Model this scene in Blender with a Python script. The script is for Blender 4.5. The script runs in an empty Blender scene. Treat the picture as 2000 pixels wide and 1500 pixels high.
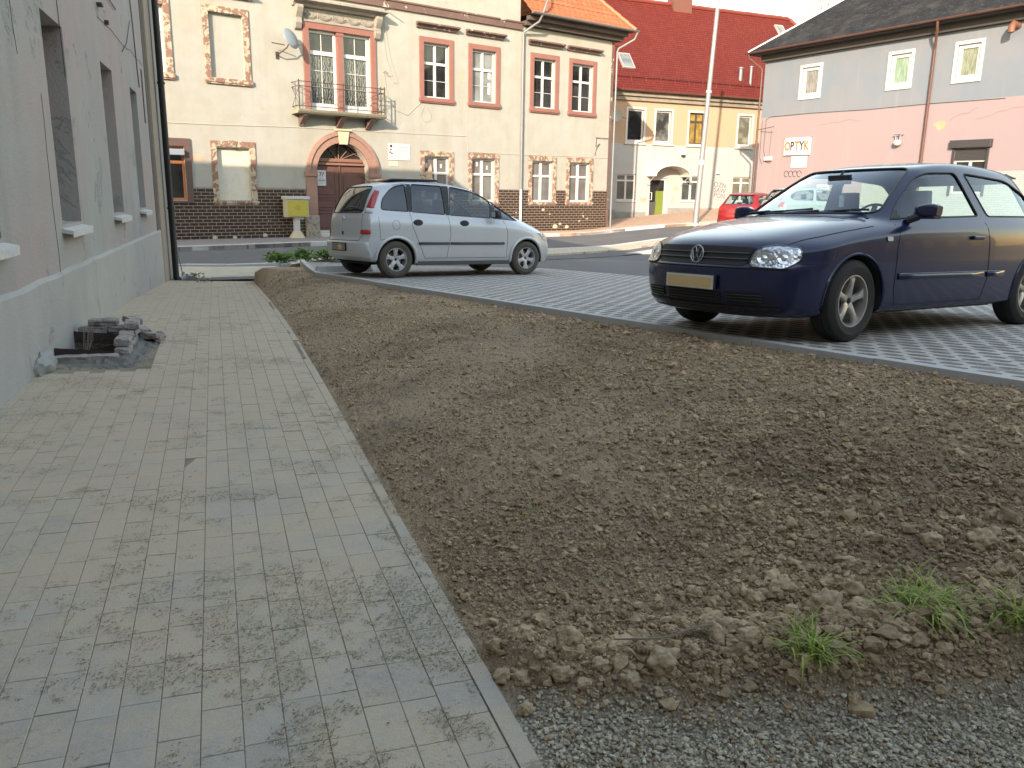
import bpy, bmesh, math, random
import numpy as np
from mathutils import Vector, Matrix
from mathutils.geometry import delaunay_2d_cdt
from mathutils.bvhtree import BVHTree
random.seed(7); rng = np.random.default_rng(11)
R = math.radians; PI = math.pi
scene = bpy.context.scene
col = scene.collection

# ---------------------------------------------------------------- camera
H = 1.45
cam_d = bpy.data.cameras.new("camera"); cam = bpy.data.objects.new("camera", cam_d); col.objects.link(cam)
cam_d.sensor_width = 36; cam_d.lens = 28.8; cam_d.clip_start = 0.05; cam_d.clip_end = 3000
_p = math.atan(378 / 1600); _r = math.atan(0.015)
fw = Vector((0, math.cos(_p), -math.sin(_p))); up = Vector((0, math.sin(_p), math.cos(_p))); rt = Vector((1, 0, 0))
rt2 = rt * math.cos(_r) + up * math.sin(_r); up2 = -rt * math.sin(_r) + up * math.cos(_r)
cam.matrix_world = Matrix(((rt2.x, up2.x, -fw.x, 0), (rt2.y, up2.y, -fw.y, 0), (rt2.z, up2.z, -fw.z, H), (0, 0, 0, 1)))
scene.camera = cam
# ---------------------------------------------------------------- sky, sun, exposure
SUN_AZ, SUN_EL = 194.5, 20.0
w = bpy.data.worlds.new("World"); scene.world = w; w.use_nodes = True
nt = w.node_tree; nt.nodes.clear()
sky = nt.nodes.new("ShaderNodeTexSky"); sky.sky_type = 'NISHITA'; sky.sun_disc = False
sky.sun_elevation = R(SUN_EL); sky.sun_rotation = R(SUN_AZ); sky.dust_density = 0.4; sky.air_density = 1.5; sky.ozone_density = 1.5
bg = nt.nodes.new("ShaderNodeBackground"); bg.inputs[1].default_value = 0.15
wo = nt.nodes.new("ShaderNodeOutputWorld"); nt.links.new(sky.outputs[0], bg.inputs[0]); nt.links.new(bg.outputs[0], wo.inputs[0])
sd = bpy.data.lights.new("sun", 'SUN'); sd.energy = 2.0; sd.angle = R(0.5); sd.color = (1.0, 0.98, 0.95)
sun = bpy.data.objects.new("sun", sd); col.objects.link(sun)
sdir = Vector((math.sin(R(SUN_AZ)) * math.cos(R(SUN_EL)), math.cos(R(SUN_AZ)) * math.cos(R(SUN_EL)), math.sin(R(SUN_EL))))
sun.rotation_euler = sdir.to_track_quat('Z', 'Y').to_euler(); sun.location = (0, 0, 60)
scene.view_settings.view_transform = 'Standard'; scene.view_settings.look = 'None'
scene.view_settings.exposure = 2.15; scene.view_settings.gamma = 1
scene.view_settings.use_white_balance = True; scene.view_settings.white_balance_temperature = 8700; scene.view_settings.white_balance_tint = 19
scene.cycles.max_bounces = 8; scene.cycles.transparent_max_bounces = 12

# ---------------------------------------------------------------- helpers
class MB:
    def __init__(s): s.v = []; s.f = []
    def add(s, v, f):
        o = len(s.v); s.v += [tuple(p) for p in v]; s.f += [tuple(i + o for i in q) for q in f]; return s
    def box(s, x0, x1, y0, y1, z0, z1):
        v = [(x, y, z) for x in (x0, x1) for y in (y0, y1) for z in (z0, z1)]
        return s.add(v, [(0, 1, 3, 2), (4, 6, 7, 5), (0, 4, 5, 1), (2, 3, 7, 6), (0, 2, 6, 4), (1, 5, 7, 3)])
    def hexa(s, v):   # 8 corners: bottom 4 ccw, top 4 ccw
        return s.add(v, [(3, 2, 1, 0), (4, 5, 6, 7), (0, 1, 5, 4), (1, 2, 6, 5), (2, 3, 7, 6), (3, 0, 4, 7)])
    def prism(s, poly, y0, y1, fn=None):   # poly in (x,z), extruded along y
        n = len(poly); fn = fn or (lambda a, y, b: (a, y, b))
        v = [fn(a, y0, b) for a, b in poly] + [fn(a, y1, b) for a, b in poly]
        return s.add(v, [tuple(range(n)), tuple(range(2 * n - 1, n - 1, -1))] + [(i, i + n, (i + 1) % n + n, (i + 1) % n) for i in range(n)])
    def tube(s, pts, r, n=8, closed=False, taper=None):
        pts = [Vector(p) for p in pts]; m = len(pts); rings = []
        prev = None
        for i, p in enumerate(pts):
            a = pts[i - 1] if (i > 0 or closed) else p; b = pts[(i + 1) % m] if (i < m - 1 or closed) else p
            d = (b - a).normalized()
            if prev is None: u = d.orthogonal().normalized()
            else:
                u = prev - d * prev.dot(d); u = u.normalized() if u.length > 1e-6 else d.orthogonal().normalized()
            prev = u; q = d.cross(u); rr = r if taper is None else r * (1 + (taper - 1) * i / max(1, m - 1))
            rings.append([p + (u * math.cos(2 * PI * k / n) + q * math.sin(2 * PI * k / n)) * rr for k in range(n)])
        v = [x for g in rings for x in g]; f = []
        for i in range(m if closed else m - 1):
            for k in range(n):
                j = (i + 1) % m; f.append((i * n + k, i * n + (k + 1) % n, j * n + (k + 1) % n, j * n + k))
        if not closed: f += [tuple(range(n - 1, -1, -1)), tuple((m - 1) * n + k for k in range(n))]
        return s.add(v, f)
    def lathe(s, prof, c=(0, 0, 0), n=32, axis='z', close=False):   # prof (r, h)
        v = []; f = []; m = len(prof)
        for k in range(n):
            a = 2 * PI * k / n
            for r, h in prof:
                p = (r * math.cos(a), r * math.sin(a), h)
                if axis == 'y': p = (p[0], p[2], p[1])
                if axis == 'x': p = (p[2], p[0], p[1])
                v.append((p[0] + c[0], p[1] + c[1], p[2] + c[2]))
        for k in range(n):
            for i in range(m if close else m - 1):
                j = (i + 1) % m; f.append((k * m + i, k * m + j, ((k + 1) % n) * m + j, ((k + 1) % n) * m + i))
        return s.add(v, f)
    def grid(s, P):  # P[i][j] points
        m = len(P); n = len(P[0]); return s.add([p for r in P for p in r], [(i * n + j, i * n + j + 1, (i + 1) * n + j + 1, (i + 1) * n + j) for i in range(m - 1) for j in range(n - 1)])
    def xf(s, M): s.v = [tuple(M @ Vector(p)) for p in s.v]; return s
    def build(s, name, mat=None, parent=None, smooth=False, bevel=0, loc=None, angle=40):
        me = bpy.data.meshes.new(name); me.from_pydata(s.v, [], s.f); me.validate()
        bm = bmesh.new(); bm.from_mesh(me); bmesh.ops.recalc_face_normals(bm, faces=bm.faces); bm.to_mesh(me); bm.free()
        o = bpy.data.objects.new(name, me); col.objects.link(o)
        if mat: me.materials.append(mat)
        if parent: o.parent = parent
        if loc: o.location = loc
        if smooth:
            me.polygons.foreach_set('use_smooth', [True] * len(me.polygons)); me.set_sharp_from_angle(angle=R(angle))
        if bevel:
            b = o.modifiers.new('bevel', 'BEVEL'); b.width = bevel; b.segments = 2; b.limit_method = 'ANGLE'; b.angle_limit = R(50)
        return o
def raw_mesh(name, V, F, mat=None, parent=None, smooth=False):   # numpy arrays
    me = bpy.data.meshes.new(name); n = len(V); k = F.shape[1]; m = len(F)
    me.vertices.add(n); me.vertices.foreach_set('co', np.asarray(V, np.float32).ravel())
    me.loops.add(m * k); me.loops.foreach_set('vertex_index', F.astype(np.int32).ravel())
    me.polygons.add(m); me.polygons.foreach_set('loop_start', np.arange(0, m * k, k, dtype=np.int32))
    try: me.polygons.foreach_set('loop_total', np.full(m, k, np.int32))
    except Exception: pass
    me.update(calc_edges=True)
    me.polygons.foreach_set('use_smooth', np.full(m, bool(smooth)))
    o = bpy.data.objects.new(name, me); col.objects.link(o)
    if mat: me.materials.append(mat)
    if parent: o.parent = parent
    return o
def tag(o, label=None, cat=None, group=None, kind=None):
    if label: o['label'] = label
    if cat: o['category'] = cat
    if group: o['group'] = group
    if kind: o['kind'] = kind
    return o
def thing(name, label, cat, loc=(0, 0, 0), rz=0, group=None):
    o = bpy.data.objects.new(name, None); col.objects.link(o); o.location = loc; o.rotation_euler = (0, 0, rz); o.empty_display_size = .2
    return tag(o, label, cat, group)
def copy_tree(o, parent=None):
    c = o.copy(); col.objects.link(c); c.parent = parent
    for ch in [x for x in bpy.data.objects if x.parent == o]: copy_tree(ch, c)
    return c
def text_mesh(name, s, size, mat, parent=None, M=None, depth=.002, align='CENTER', bold=0):
    cu = bpy.data.curves.new(name, 'FONT'); cu.body = s; cu.size = size; cu.extrude = depth; cu.align_x = align; cu.align_y = 'CENTER'; cu.offset = bold
    cu.resolution_u = 3
    t = bpy.data.objects.new(name, cu); col.objects.link(t)
    dg = bpy.context.evaluated_depsgraph_get(); dg.update()
    me = bpy.data.meshes.new_from_object(t.evaluated_get(dg)); bpy.data.objects.remove(t); bpy.data.curves.remove(cu)
    if M: me.transform(M)
    o = bpy.data.objects.new(name, me); col.objects.link(o); me.materials.clear(); me.materials.append(mat)
    if parent: o.parent = parent
    return o
def cdt_fill(poly, step):
    xs = [p[0] for p in poly]; ys = [p[1] for p in poly]; pts = []; n = len(poly)
    for i in range(n):
        a = Vector(poly[i]); b = Vector(poly[(i + 1) % n]); k = max(1, int((b - a).length / step))
        pts += [a + (b - a) * (j / k) for j in range(k)]
    nb = len(pts)
    def inside(x, y):
        c = False; j = n - 1
        for i in range(n):
            if (poly[i][1] > y) != (poly[j][1] > y) and x < (poly[j][0] - poly[i][0]) * (y - poly[i][1]) / (poly[j][1] - poly[i][1]) + poly[i][0]: c = not c
            j = i
        return c
    y = min(ys) + step * .5; r = 0
    while y < max(ys):
        x = min(xs) + step * (.5 if r % 2 else .25)
        while x < max(xs):
            if inside(x, y) and min((Vector((x, y)) - p).length for p in pts[:nb]) > step * .45: pts.append(Vector((x, y)))
            x += step
        y += step; r += 1
    v, e, f, _, _, _ = delaunay_2d_cdt(pts, [(i, (i + 1) % nb) for i in range(nb)], [], 1, 1e-6)
    return v, [tuple(q) for q in f]

# ---------------------------------------------------------------- materials
MATS = {}
class NM:
    def __init__(s, name):
        s.m = bpy.data.materials.new(name); s.m.use_nodes = True; s.t = s.m.node_tree; s.t.nodes.clear()
        s.out = s.n('ShaderNodeOutputMaterial'); s.b = s.n('ShaderNodeBsdfPrincipled'); s.t.links.new(s.b.outputs[0], s.out.inputs[0])
        MATS[name] = s.m; s._c = None
    def n(s, t, **k):
        o = s.t.nodes.new(t)
        for a, b in k.items(): setattr(o, a, b)
        return o
    def l(s, a, b): s.t.links.new(a, b)
    def co(s, kind='Object'):
        if s._c is None: s._c = s.n('ShaderNodeTexCoord')
        return s._c.outputs[kind]
    def noise(s, scale, detail=4, rough=.55, vec=None, stretch=None, dist=0, out=0):
        o = s.n('ShaderNodeTexNoise'); o.inputs['Scale'].default_value = scale; o.inputs['Detail'].default_value = detail; o.inputs['Roughness'].default_value = rough; o.inputs['Distortion'].default_value = dist
        v = vec if vec is not None else s.co()
        if stretch:
            mp = s.n('ShaderNodeMapping'); mp.inputs['Scale'].default_value = stretch; s.l(v, mp.inputs[0]); v = mp.outputs[0]
        s.l(v, o.inputs['Vector']); return o.outputs[out]
    def vor(s, scale, feature='F1', vec=None, out=0, rnd=1):
        o = s.n('ShaderNodeTexVoronoi'); o.feature = feature; o.inputs['Scale'].default_value = scale; o.inputs['Randomness'].default_value = rnd
        s.l(vec if vec is not None else s.co(), o.inputs['Vector']); return o.outputs[out]
    def ramp(s, fac, *st):
        o = s.n('ShaderNodeValToRGB'); e = o.color_ramp.elements
        while len(e) < len(st): e.new(.5)
        for i, (p, c) in enumerate(st):
            e[i].position = p; e[i].color = (c, c, c, 1) if isinstance(c, (int, float)) else (*c, 1)
        s.l(fac, o.inputs[0]); return o.outputs[0]
    def mix(s, fac, a, b, mode='MIX'):
        o = s.n('ShaderNodeMix', data_type='RGBA', blend_type=mode)
        for i, x in ((0, fac), (6, a), (7, b)):
            if hasattr(x, 'links'): s.l(x, o.inputs[i])
            elif isinstance(x, (int, float)): o.inputs[i].default_value = x if i == 0 else (x, x, x, 1)
            else: o.inputs[i].default_value = (*x, 1)
        return o.outputs[2]
    def math(s, op, a, b=0, c=None, clamp=False):
        o = s.n('ShaderNodeMath', operation=op, use_clamp=clamp)
        for i, x in enumerate((a, b) if c is None else (a, b, c)):
            if hasattr(x, 'links'): s.l(x, o.inputs[i])
            else: o.inputs[i].default_value = x
        return o.outputs[0]
    def sep(s, v=None):
        o = s.n('ShaderNodeSeparateXYZ'); s.l(v if v is not None else s.co(), o.inputs[0]); return o.outputs
    def comb(s, x, y, z=0):
        o = s.n('ShaderNodeCombineXYZ')
        for i, q in enumerate((x, y, z)):
            if hasattr(q, 'links'): s.l(q, o.inputs[i])
            else: o.inputs[i].default_value = q
        return o.outputs[0]
    def bump(s, h, strength=.5, dist=.02, prev=None):
        o = s.n('ShaderNodeBump'); o.inputs['Strength'].default_value = strength; o.inputs['Distance'].default_value = dist; s.l(h, o.inputs['Height'])
        if prev is not None: s.l(prev, o.inputs['Normal'])
        s.l(o.outputs[0], s.b.inputs['Normal']); return o.outputs[0]
    def set(s, color=None, rough=None, metal=None, **k):
        if color is not None:
            if hasattr(color, 'links'): s.l(color, s.b.inputs['Base Color'])
            else: s.b.inputs['Base Color'].default_value = (*color, 1)
        if rough is not None:
            if hasattr(rough, 'links'): s.l(rough, s.b.inputs['Roughness'])
            else: s.b.inputs['Roughness'].default_value = rough
        if metal is not None: s.b.inputs['Metallic'].default_value = metal
        for a, v in k.items(): s.b.inputs[a.replace('_', ' ')].default_value = v
        return s
def simple(name, c, rough=.6, metal=0, var=.12, scale=8, bump=0, **k):
    m = NM(name); c2 = tuple(x * (1 - var) for x in c); c3 = tuple(min(1, x * (1 + var)) for x in c)
    m.set(m.mix(m.noise(scale, 5), c2, c3), rough, metal, **k)
    if bump: m.bump(m.noise(scale * 6, 5), bump, .01)
    return m.m
def plaster(name, base, alt, patch, dirt, ps=.55, pt=.64, dirt_z=None, vs=1.0, bumps=.35, spots=None, streak=.25, k=1.0):
    sk = lambda c: tuple(x * k for x in c); base, alt, patch, dirt = sk(base), sk(alt), sk(patch), sk(dirt)
    if dirt_z: dirt_z = (dirt_z[0], dirt_z[1], dirt_z[2], sk(dirt_z[3])) + tuple(dirt_z[4:])
    m = NM(name); big = m.noise(.35 * vs, 4, .6); mid = m.noise(1.7 * vs, 6, .65)
    c = m.mix(m.ramp(big, (.35, 0), (.65, 1)), base, alt)
    c = m.mix(m.ramp(mid, (.42, 0), (.8, .45)), c, dirt)
    st = m.noise(1.0, 5, .6, stretch=(2.4, 2.4, .22)); c = m.mix(m.ramp(st, (.5, 0), (.75, streak)), c, dirt)
    pn = m.noise(ps * vs, 8, .7, dist=.4); pm = m.ramp(pn, (pt, 0), (pt + .012, 1)); c = m.mix(pm, c, patch)
    h = m.math('ADD', m.noise(28, 5, .7), m.math('MULTIPLY', pm, -1.2))
    if dirt_z:
        z = m.sep()[2]; zz = m.math('ADD', z, m.math('MULTIPLY', m.noise(1.3, 6, .7), dirt_z[1])); mr = m.n('ShaderNodeMapRange'); m.l(zz, mr.inputs[0])
        mr.inputs[1].default_value = dirt_z[0]; mr.inputs[2].default_value = dirt_z[0] + dirt_z[2]; mr.inputs[3].default_value = dirt_z[4] if len(dirt_z) > 4 else .85; mr.inputs[4].default_value = 0
        c = m.mix(mr.outputs[0], c, dirt_z[3])
    m.set(c, .92); m.bump(h, bumps, .012); return m.m
# ---------------------------------------------------------------- terrain functions
def lerp(a, xs, ys): return float(np.interp(a, xs, ys))
def ss(a, b, x): t = min(1, max(0, (x - a) / (b - a))); return t * t * (3 - 2 * t)
KX, KY = [0, 6, 8.53, 11.46, 17.84, 40], [0, 0, -.03, -.155, -.545, -.545]
K0 = (.095, 1.85); KD = (-.3387, .9409); KN = (.9409, .3387)
def pk(x, y):
    w_ = ss(17, 27, y); return (.625 - .041 * y) * (1 - w_) + min(.45, max(-.45, -.35 + .09 * (x - 4.5))) * w_
def pav(x, y):
    s = (x - K0[0]) * KN[0] + (y - K0[1]) * KN[1]; w_ = ss(16.8, 19.5, y)
    return (lerp(y, KX, KY) + .02 * max(0, -s)) * (1 - w_) + w_ * -.46
def gnd(x, y):
    s = (x - K0[0]) * KN[0] + (y - K0[1]) * KN[1]; a = ss(-1, 4, s) if y < 18 else ss(-1, 1, x + 5)
    return pav(x, y) * (1 - a) + pk(x, y) * a
def sheet(name, poly, step, zoff, mat, fn=gnd, skirt=0, kind='structure', label=None):
    v, f = cdt_fill(poly, step); V = [(p[0], p[1], fn(p[0], p[1]) + zoff) for p in v]; m = MB(); m.add(V, f)
    if skirt:
        n = len(poly); 
        for i in range(n):
            a = Vector(poly[i]); b = Vector(poly[(i + 1) % n]); k = max(1, int((b - a).length / step))
            for j in range(k):
                p = a + (b - a) * (j / k); q = a + (b - a) * ((j + 1) / k); zp = fn(p.x, p.y) + zoff; zq = fn(q.x, q.y) + zoff
                m.add([(p.x, p.y, zp), (q.x, q.y, zq), (q.x, q.y, zq - skirt), (p.x, p.y, zp - skirt)], [(0, 1, 2, 3)])
    return tag(m.build(name, mat), kind=kind)
def offline(pts, d):   # offset polyline to its left by d
    o = []
    for i, p in enumerate(pts):
        a = Vector(pts[max(0, i - 1)]); b = Vector(pts[min(len(pts) - 1, i + 1)]); t = (b - a).normalized(); o.append((p[0] - t.y * d, p[1] + t.x * d))
    return o
def kerb(name, pts, width, top, depth, mat, fn=gnd, seg=1.0, gap=.006):
    m = MB(); L = [0]
    for a, b in zip(pts, pts[1:]): L.append(L[-1] + (Vector(b) - Vector(a)).length)
    def at(s):
        for i in range(len(pts) - 1):
            if s <= L[i + 1] + 1e-6: k = (s - L[i]) / (L[i + 1] - L[i]); return Vector(pts[i]) * (1 - k) + Vector(pts[i + 1]) * k, (Vector(pts[i + 1]) - Vector(pts[i])).normalized()
        return Vector(pts[-1]), (Vector(pts[-1]) - Vector(pts[-2])).normalized()
    s = 0
    while s < L[-1] - .02:
        e = min(L[-1], s + seg - gap); a, ta = at(s + 1e-4); b, tb = at(e - 1e-4); na = Vector((-ta.y, ta.x)) * width; nb_ = Vector((-tb.y, tb.x)) * width
        j = random.uniform(-.004, .004); za = fn(*a) + top + j; zb = fn(*b) + top + j; c = .012
        m.add([(a.x, a.y, za - depth), (b.x, b.y, zb - depth), (b.x, b.y, zb - c), (a.x, a.y, za - c), (a.x + na.x * .12, a.y + na.y * .12, za), (b.x + nb_.x * .12, b.y + nb_.y * .12, zb),
               (b.x + nb_.x, b.y + nb_.y, zb), (a.x + na.x, a.y + na.y, za), (b.x + nb_.x, b.y + nb_.y, zb - depth), (a.x + na.x, a.y + na.y, za - depth)],
              [(0, 1, 2, 3), (3, 2, 5, 4), (4, 5, 6, 7), (7, 6, 8, 9), (0, 3, 4, 7, 9), (1, 8, 6, 5, 2)]); s += seg
    return tag(m.build(name, mat), kind='structure')

# ---- ground materials
def mat_paver():
    m = NM('paver_stone'); g = m.n('ShaderNodeNewGeometry'); rnd = g.outputs['Random Per Island']
    c = m.mix(rnd, (.36, .34, .31), (.44, .415, .375)); c = m.mix(m.math('MULTIPLY', m.noise(26, 5, .7), .5), c, (.13, .13, .125))
    yy = m.sep()[1]; far = m.n('ShaderNodeMapRange'); m.l(yy, far.inputs[0]); far.inputs[1].default_value = 2.2; far.inputs[2].default_value = 11; far.inputs[3].default_value = .07; far.inputs[4].default_value = -.25
    sn = m.math('ADD', m.math('ADD', m.math('MULTIPLY', m.noise(1.1, 4, .6, dist=.6), .62), m.math('MULTIPLY', m.noise(95, 4, .75, stretch=(1, .6, 1)), .38)), m.math('MULTIPLY', m.noise(9, 3, .6), .12))
    sn = m.math('SUBTRACT', sn, far.outputs[0]); sm = m.ramp(sn, (.42, .15), (.56, .93))
    sand = m.mix(m.noise(160, 3, .7), (.37, .29, .195), (.58, .475, .345)); c = m.mix(m.math('MULTIPLY', m.ramp(m.noise(230, 3, .8), (.35, .55), (.55, 1)), sm), c, sand)
    # darker chaff left in drifts
    dn = m.math('ADD', m.math('MULTIPLY', m.noise(2.3, 5, .65, dist=1.2), .62), m.math('MULTIPLY', m.noise(60, 4, .8, stretch=(.7, 1.8, 1)), .42)); dm = m.ramp(dn, (.585, 0), (.64, .6))
    c = m.mix(dm, c, (.17, .14, .09)); m.set(c, .93)
    m.bump(m.math('ADD', m.noise(140, 5, .75), m.math('MULTIPLY', m.noise(420, 2, .6), .5)), .55, .006); return m.m
def mat_sand():
    m = NM('joint_sand'); c = m.mix(m.noise(130, 4, .75), (.13, .105, .075), (.40, .33, .24)); c = m.mix(m.ramp(m.noise(3, 4), (.45, 0), (.6, .75)), c, (.15, .13, .10)); m.set(c, 1); m.bump(m.noise(200, 4, .7), .8, .008); return m.m
def mat_asphalt(name, base, v=.25):
    m = NM(name); b2 = tuple(x * (1 + v) for x in base); c = m.mix(m.noise(.5, 5, .6), base, b2); c = m.mix(m.math('MULTIPLY', m.noise(70, 4, .8), .55), c, tuple(x * .45 for x in base))
    c = m.mix(m.ramp(m.noise(.25, 6, .7, stretch=(1, 1, 1)), (.52, 0), (.62, .3)), c, tuple(x * 1.6 for x in base)); m.set(c, .85); m.bump(m.noise(120, 4, .8), .7, .006); return m.m
def mat_concrete(name, c1, c2, sc=6, bump=.5):
    m = NM(name); c = m.mix(m.noise(sc, 6, .7), c1, c2); c = m.mix(m.ramp(m.noise(sc * 9, 4, .7), (.55, 0), (.7, .35)), c, tuple(x * .5 for x in c1)); m.set(c, .9); m.bump(m.noise(sc * 14, 5, .75), bump, .006); return m.m
def mat_turf_stone():   # concrete lattice slabs with gravel-filled oval openings, laid parallel to the bed kerb
    m = NM('lattice_paving'); s = m.sep(); a = R(-56.1)
    u = m.math('ADD', m.math('MULTIPLY', s[0], math.cos(a)), m.math('MULTIPLY', s[1], math.sin(a))); v = m.math('SUBTRACT', m.math('MULTIPLY', s[1], math.cos(a)), m.math('MULTIPLY', s[0], math.sin(a)))
    wob = m.math('MULTIPLY', m.math('SUBTRACT', m.noise(22, 2), .5), .02)
    PU, PV, A_, B_ = .20, .135, .074, .050
    vr = m.math('DIVIDE', v, PV); row = m.math('FLOOR', vr); fv = m.math('MULTIPLY', m.math('SUBTRACT', m.math('SUBTRACT', vr, row), .5), PV / B_)
    ur = m.math('ADD', m.math('DIVIDE', m.math('ADD', u, wob), PU), m.math('MULTIPLY', m.math('MODULO', m.math('ABSOLUTE', row), 2), .5)); fu = m.math('MULTIPLY', m.math('SUBTRACT', m.math('FRACT', ur), .5), PU / A_)
    d = m.math('ADD', m.math('POWER', m.math('ABSOLUTE', fu), 2.4), m.math('POWER', m.math('ABSOLUTE', fv), 2.4))
    hole = m.ramp(d, (.80, 1), (1.0, 0))
    ju = m.math('ABSOLUTE', m.math('SUBTRACT', m.math('FRACT', m.math('DIVIDE', u, .6)), .5)); jv = m.math('ABSOLUTE', m.math('SUBTRACT', m.math('FRACT', m.math('DIVIDE', m.math('ADD', v, 50.0), .465)), .5))
    joint = m.math('MAXIMUM', m.ramp(ju, (.491, 0), (.494, 1)), m.ramp(jv, (.487, 0), (.492, 1)))
    con = m.mix(m.noise(3.5, 6, .7), (.38, .36, .33), (.56, .535, .49)); con = m.mix(m.ramp(m.noise(90, 4, .8), (.6, 0), (.72, .4)), con, (.2, .2, .19))
    gc = m.vor(95, out=1); gr = m.mix(m.sep(gc)[0], (.11, .10, .09), (.32, .30, .27)); gr = m.mix(m.ramp(m.vor(95), (.25, 0), (.6, .7)), gr, (.03, .03, .03))
    spill = m.ramp(m.noise(3.2, 7, .8, dist=.5), (.52, 0), (.62, .8)); k = m.math('MAXIMUM', m.math('MULTIPLY', hole, m.math('SUBTRACT', 1.05, m.math('MULTIPLY', m.noise(1.6, 4, .7), .2), clamp=True)), m.math('MULTIPLY', spill, .75)); c = m.mix(k, con, gr); c = m.mix(m.ramp(m.noise(.6, 5, .7), (.45, 0), (.7, .3)), c, (.30, .25, .185)); c = m.mix(m.math('MULTIPLY', joint, .75), c, (.06, .06, .055))
    m.set(c, .92); h = m.math('SUBTRACT', m.math('MULTIPLY', m.math('MULTIPLY', m.noise(70, 3), .35), 1), m.math('MULTIPLY', hole, .9)); m.bump(h, .9, .015); return m.m
def mat_soil():
    m = NM('soil'); at = m.n('ShaderNodeAttribute', attribute_name='gravel'); gm = at.outputs['Fac']
    c = m.mix(m.noise(1.3, 5, .65), (.33, .228, .137), (.45, .325, .205)); c = m.mix(m.ramp(m.noise(45, 5, .8), (.45, 0), (.75, .75)), c, (.55, .415, .27)); c = m.mix(m.ramp(m.noise(7, 5, .7), (.52, 0), (.68, .6)), c, (.145, .10, .066))
    gc = m.vor(110, out=1); gr = m.mix(m.sep(gc)[0], (.40, .355, .27), (.72, .65, .51)); gr = m.mix(m.ramp(m.vor(110), (.3, 0), (.7, .8)), gr, (.11, .10, .085)); gr = m.mix(m.ramp(m.noise(2.2, 5, .7), (.5, 0), (.66, .75)), gr, (.38, .32, .235))
    c = m.mix(m.ramp(m.noise(.9, 6, .7, dist=.5), (.50, 0), (.64, .45)), c, (.11, .075, .05)); m.set(m.mix(gm, c, gr), .97); m.bump(m.math('ADD', m.noise(150, 5, .8), m.math('MULTIPLY', m.vor(120), .8)), .9, .012); return m.m
def mat_clod(name, a, b, c3):
    m = NM(name); g = m.n('ShaderNodeNewGeometry'); rnd = g.outputs['Random Per Island']; c = m.mix(rnd, a, b); c = m.mix(m.ramp(m.noise(.9, 6, .7, dist=.5), (.50, 0), (.64, .4)), c, tuple(x * .42 for x in a)); c = m.mix(m.ramp(m.noise(60, 5, .75), (.45, 0), (.7, .6)), c, c3); m.set(c, .97); m.bump(m.noise(180, 5, .8), .9, .01); return m.m
M_ASPH = mat_asphalt('road_asphalt', (.105, .106, .107)); M_ASPH2 = mat_asphalt('yard_asphalt', (.115, .115, .112), .35); M_KERB = mat_concrete('kerb_concrete', (.36, .36, .345), (.50, .50, .48)); M_KERB2 = mat_concrete('edging_concrete', (.34, .34, .32), (.44, .44, .415))
M_LAT = mat_turf_stone(); M_PAV = mat_paver(); M_SAND = mat_sand(); M_SOIL = mat_soil()
def mat_sett(name, c1, c2, cj, bw=.2, bh=.1, rot=0, sandy=None):
    m = NM(name); mp = m.n('ShaderNodeMapping'); mp.inputs['Rotation'].default_value = (0, 0, rot); m.l(m.co(), mp.inputs[0])
    b = m.n('ShaderNodeTexBrick'); m.l(mp.outputs[0], b.inputs[0]); b.inputs['Scale'].default_value = 1; b.inputs['Brick Width'].default_value = bw; b.inputs['Row Height'].default_value = bh; b.inputs['Mortar Size'].default_value = .005
    for i, q in enumerate((c1, c2, cj)): b.inputs[1 + i].default_value = (*q, 1)
    c = m.mix(m.ramp(m.noise(1.2, 5, .7), (.45, 0), (.7, .5)), b.outputs[0], sandy or c1); m.set(c, .92); m.bump(b.outputs[1], -.3, .004); return m.m
M_SIDE1 = mat_sett('grey_sidewalk', (.20, .18, .17), (.27, .235, .22), (.12, .11, .10), rot=R(-38)); M_SIDE2 = mat_sett('orange_sidewalk', (.42, .255, .17), (.50, .32, .215), (.24, .17, .12), rot=R(-38), sandy=(.5, .38, .27))
M_SANDY = mat_sett('sandy_sidewalk', (.40, .35, .27), (.47, .42, .33), (.25, .21, .15), rot=R(-42), sandy=(.52, .46, .35))

# ---- base ground to the horizon
def grade(lo, hi, c, n, p=3): t = np.linspace(-1, 1, n); q = np.sign(t) * np.abs(t) ** p; return [c + (hi - c) * x if x > 0 else c + (c - lo) * x for x in q]
gx = grade(-900, 900, 0, 61); gy = grade(-900, 1500, 18, 71); m = MB()
def base_z(x, y): return min(gnd(x, y), pav(x, y), pk(x, y)) - .22 if abs(x) < 60 and -15 < y < 80 else -.9
m.grid([[(x, y, base_z(x, y)) for x in gx] for y in gy]); tag(m.build('ground', simple('ground_dirt', (.13, .115, .09), .95, scale=3, bump=.4)), kind='structure')
# ---- road
near_e = [(-40, 9), (-9.5, 18.6), (-8.1, 19.75), (-7.05, 19.8), (-5.6, 20.7), (-2, 23.9), (1.1, 26.9), (3.1, 28.7), (5.2, 30.4), (9, 33.0), (20, 34.2), (60, 28)]
far_e = [(-40, -1.2), (-24, 12.0), (-10.15, 24.4), (-8.45, 26.0), (-6.5, 27.9), (1.4, 35.4), (5.2, 38.4), (7.0, 38.9), (8.2, 38.4), (11, 37.4)]
sheet('road', [(-40, 5), (-9.5, 16), (-4, 18.0), (3, 25), (9, 29), (60, 24), (60, 60), (20, 60), (8, 46), (-26, 18), (-40, 6)], 1.4, 0.0, M_ASPH)
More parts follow.
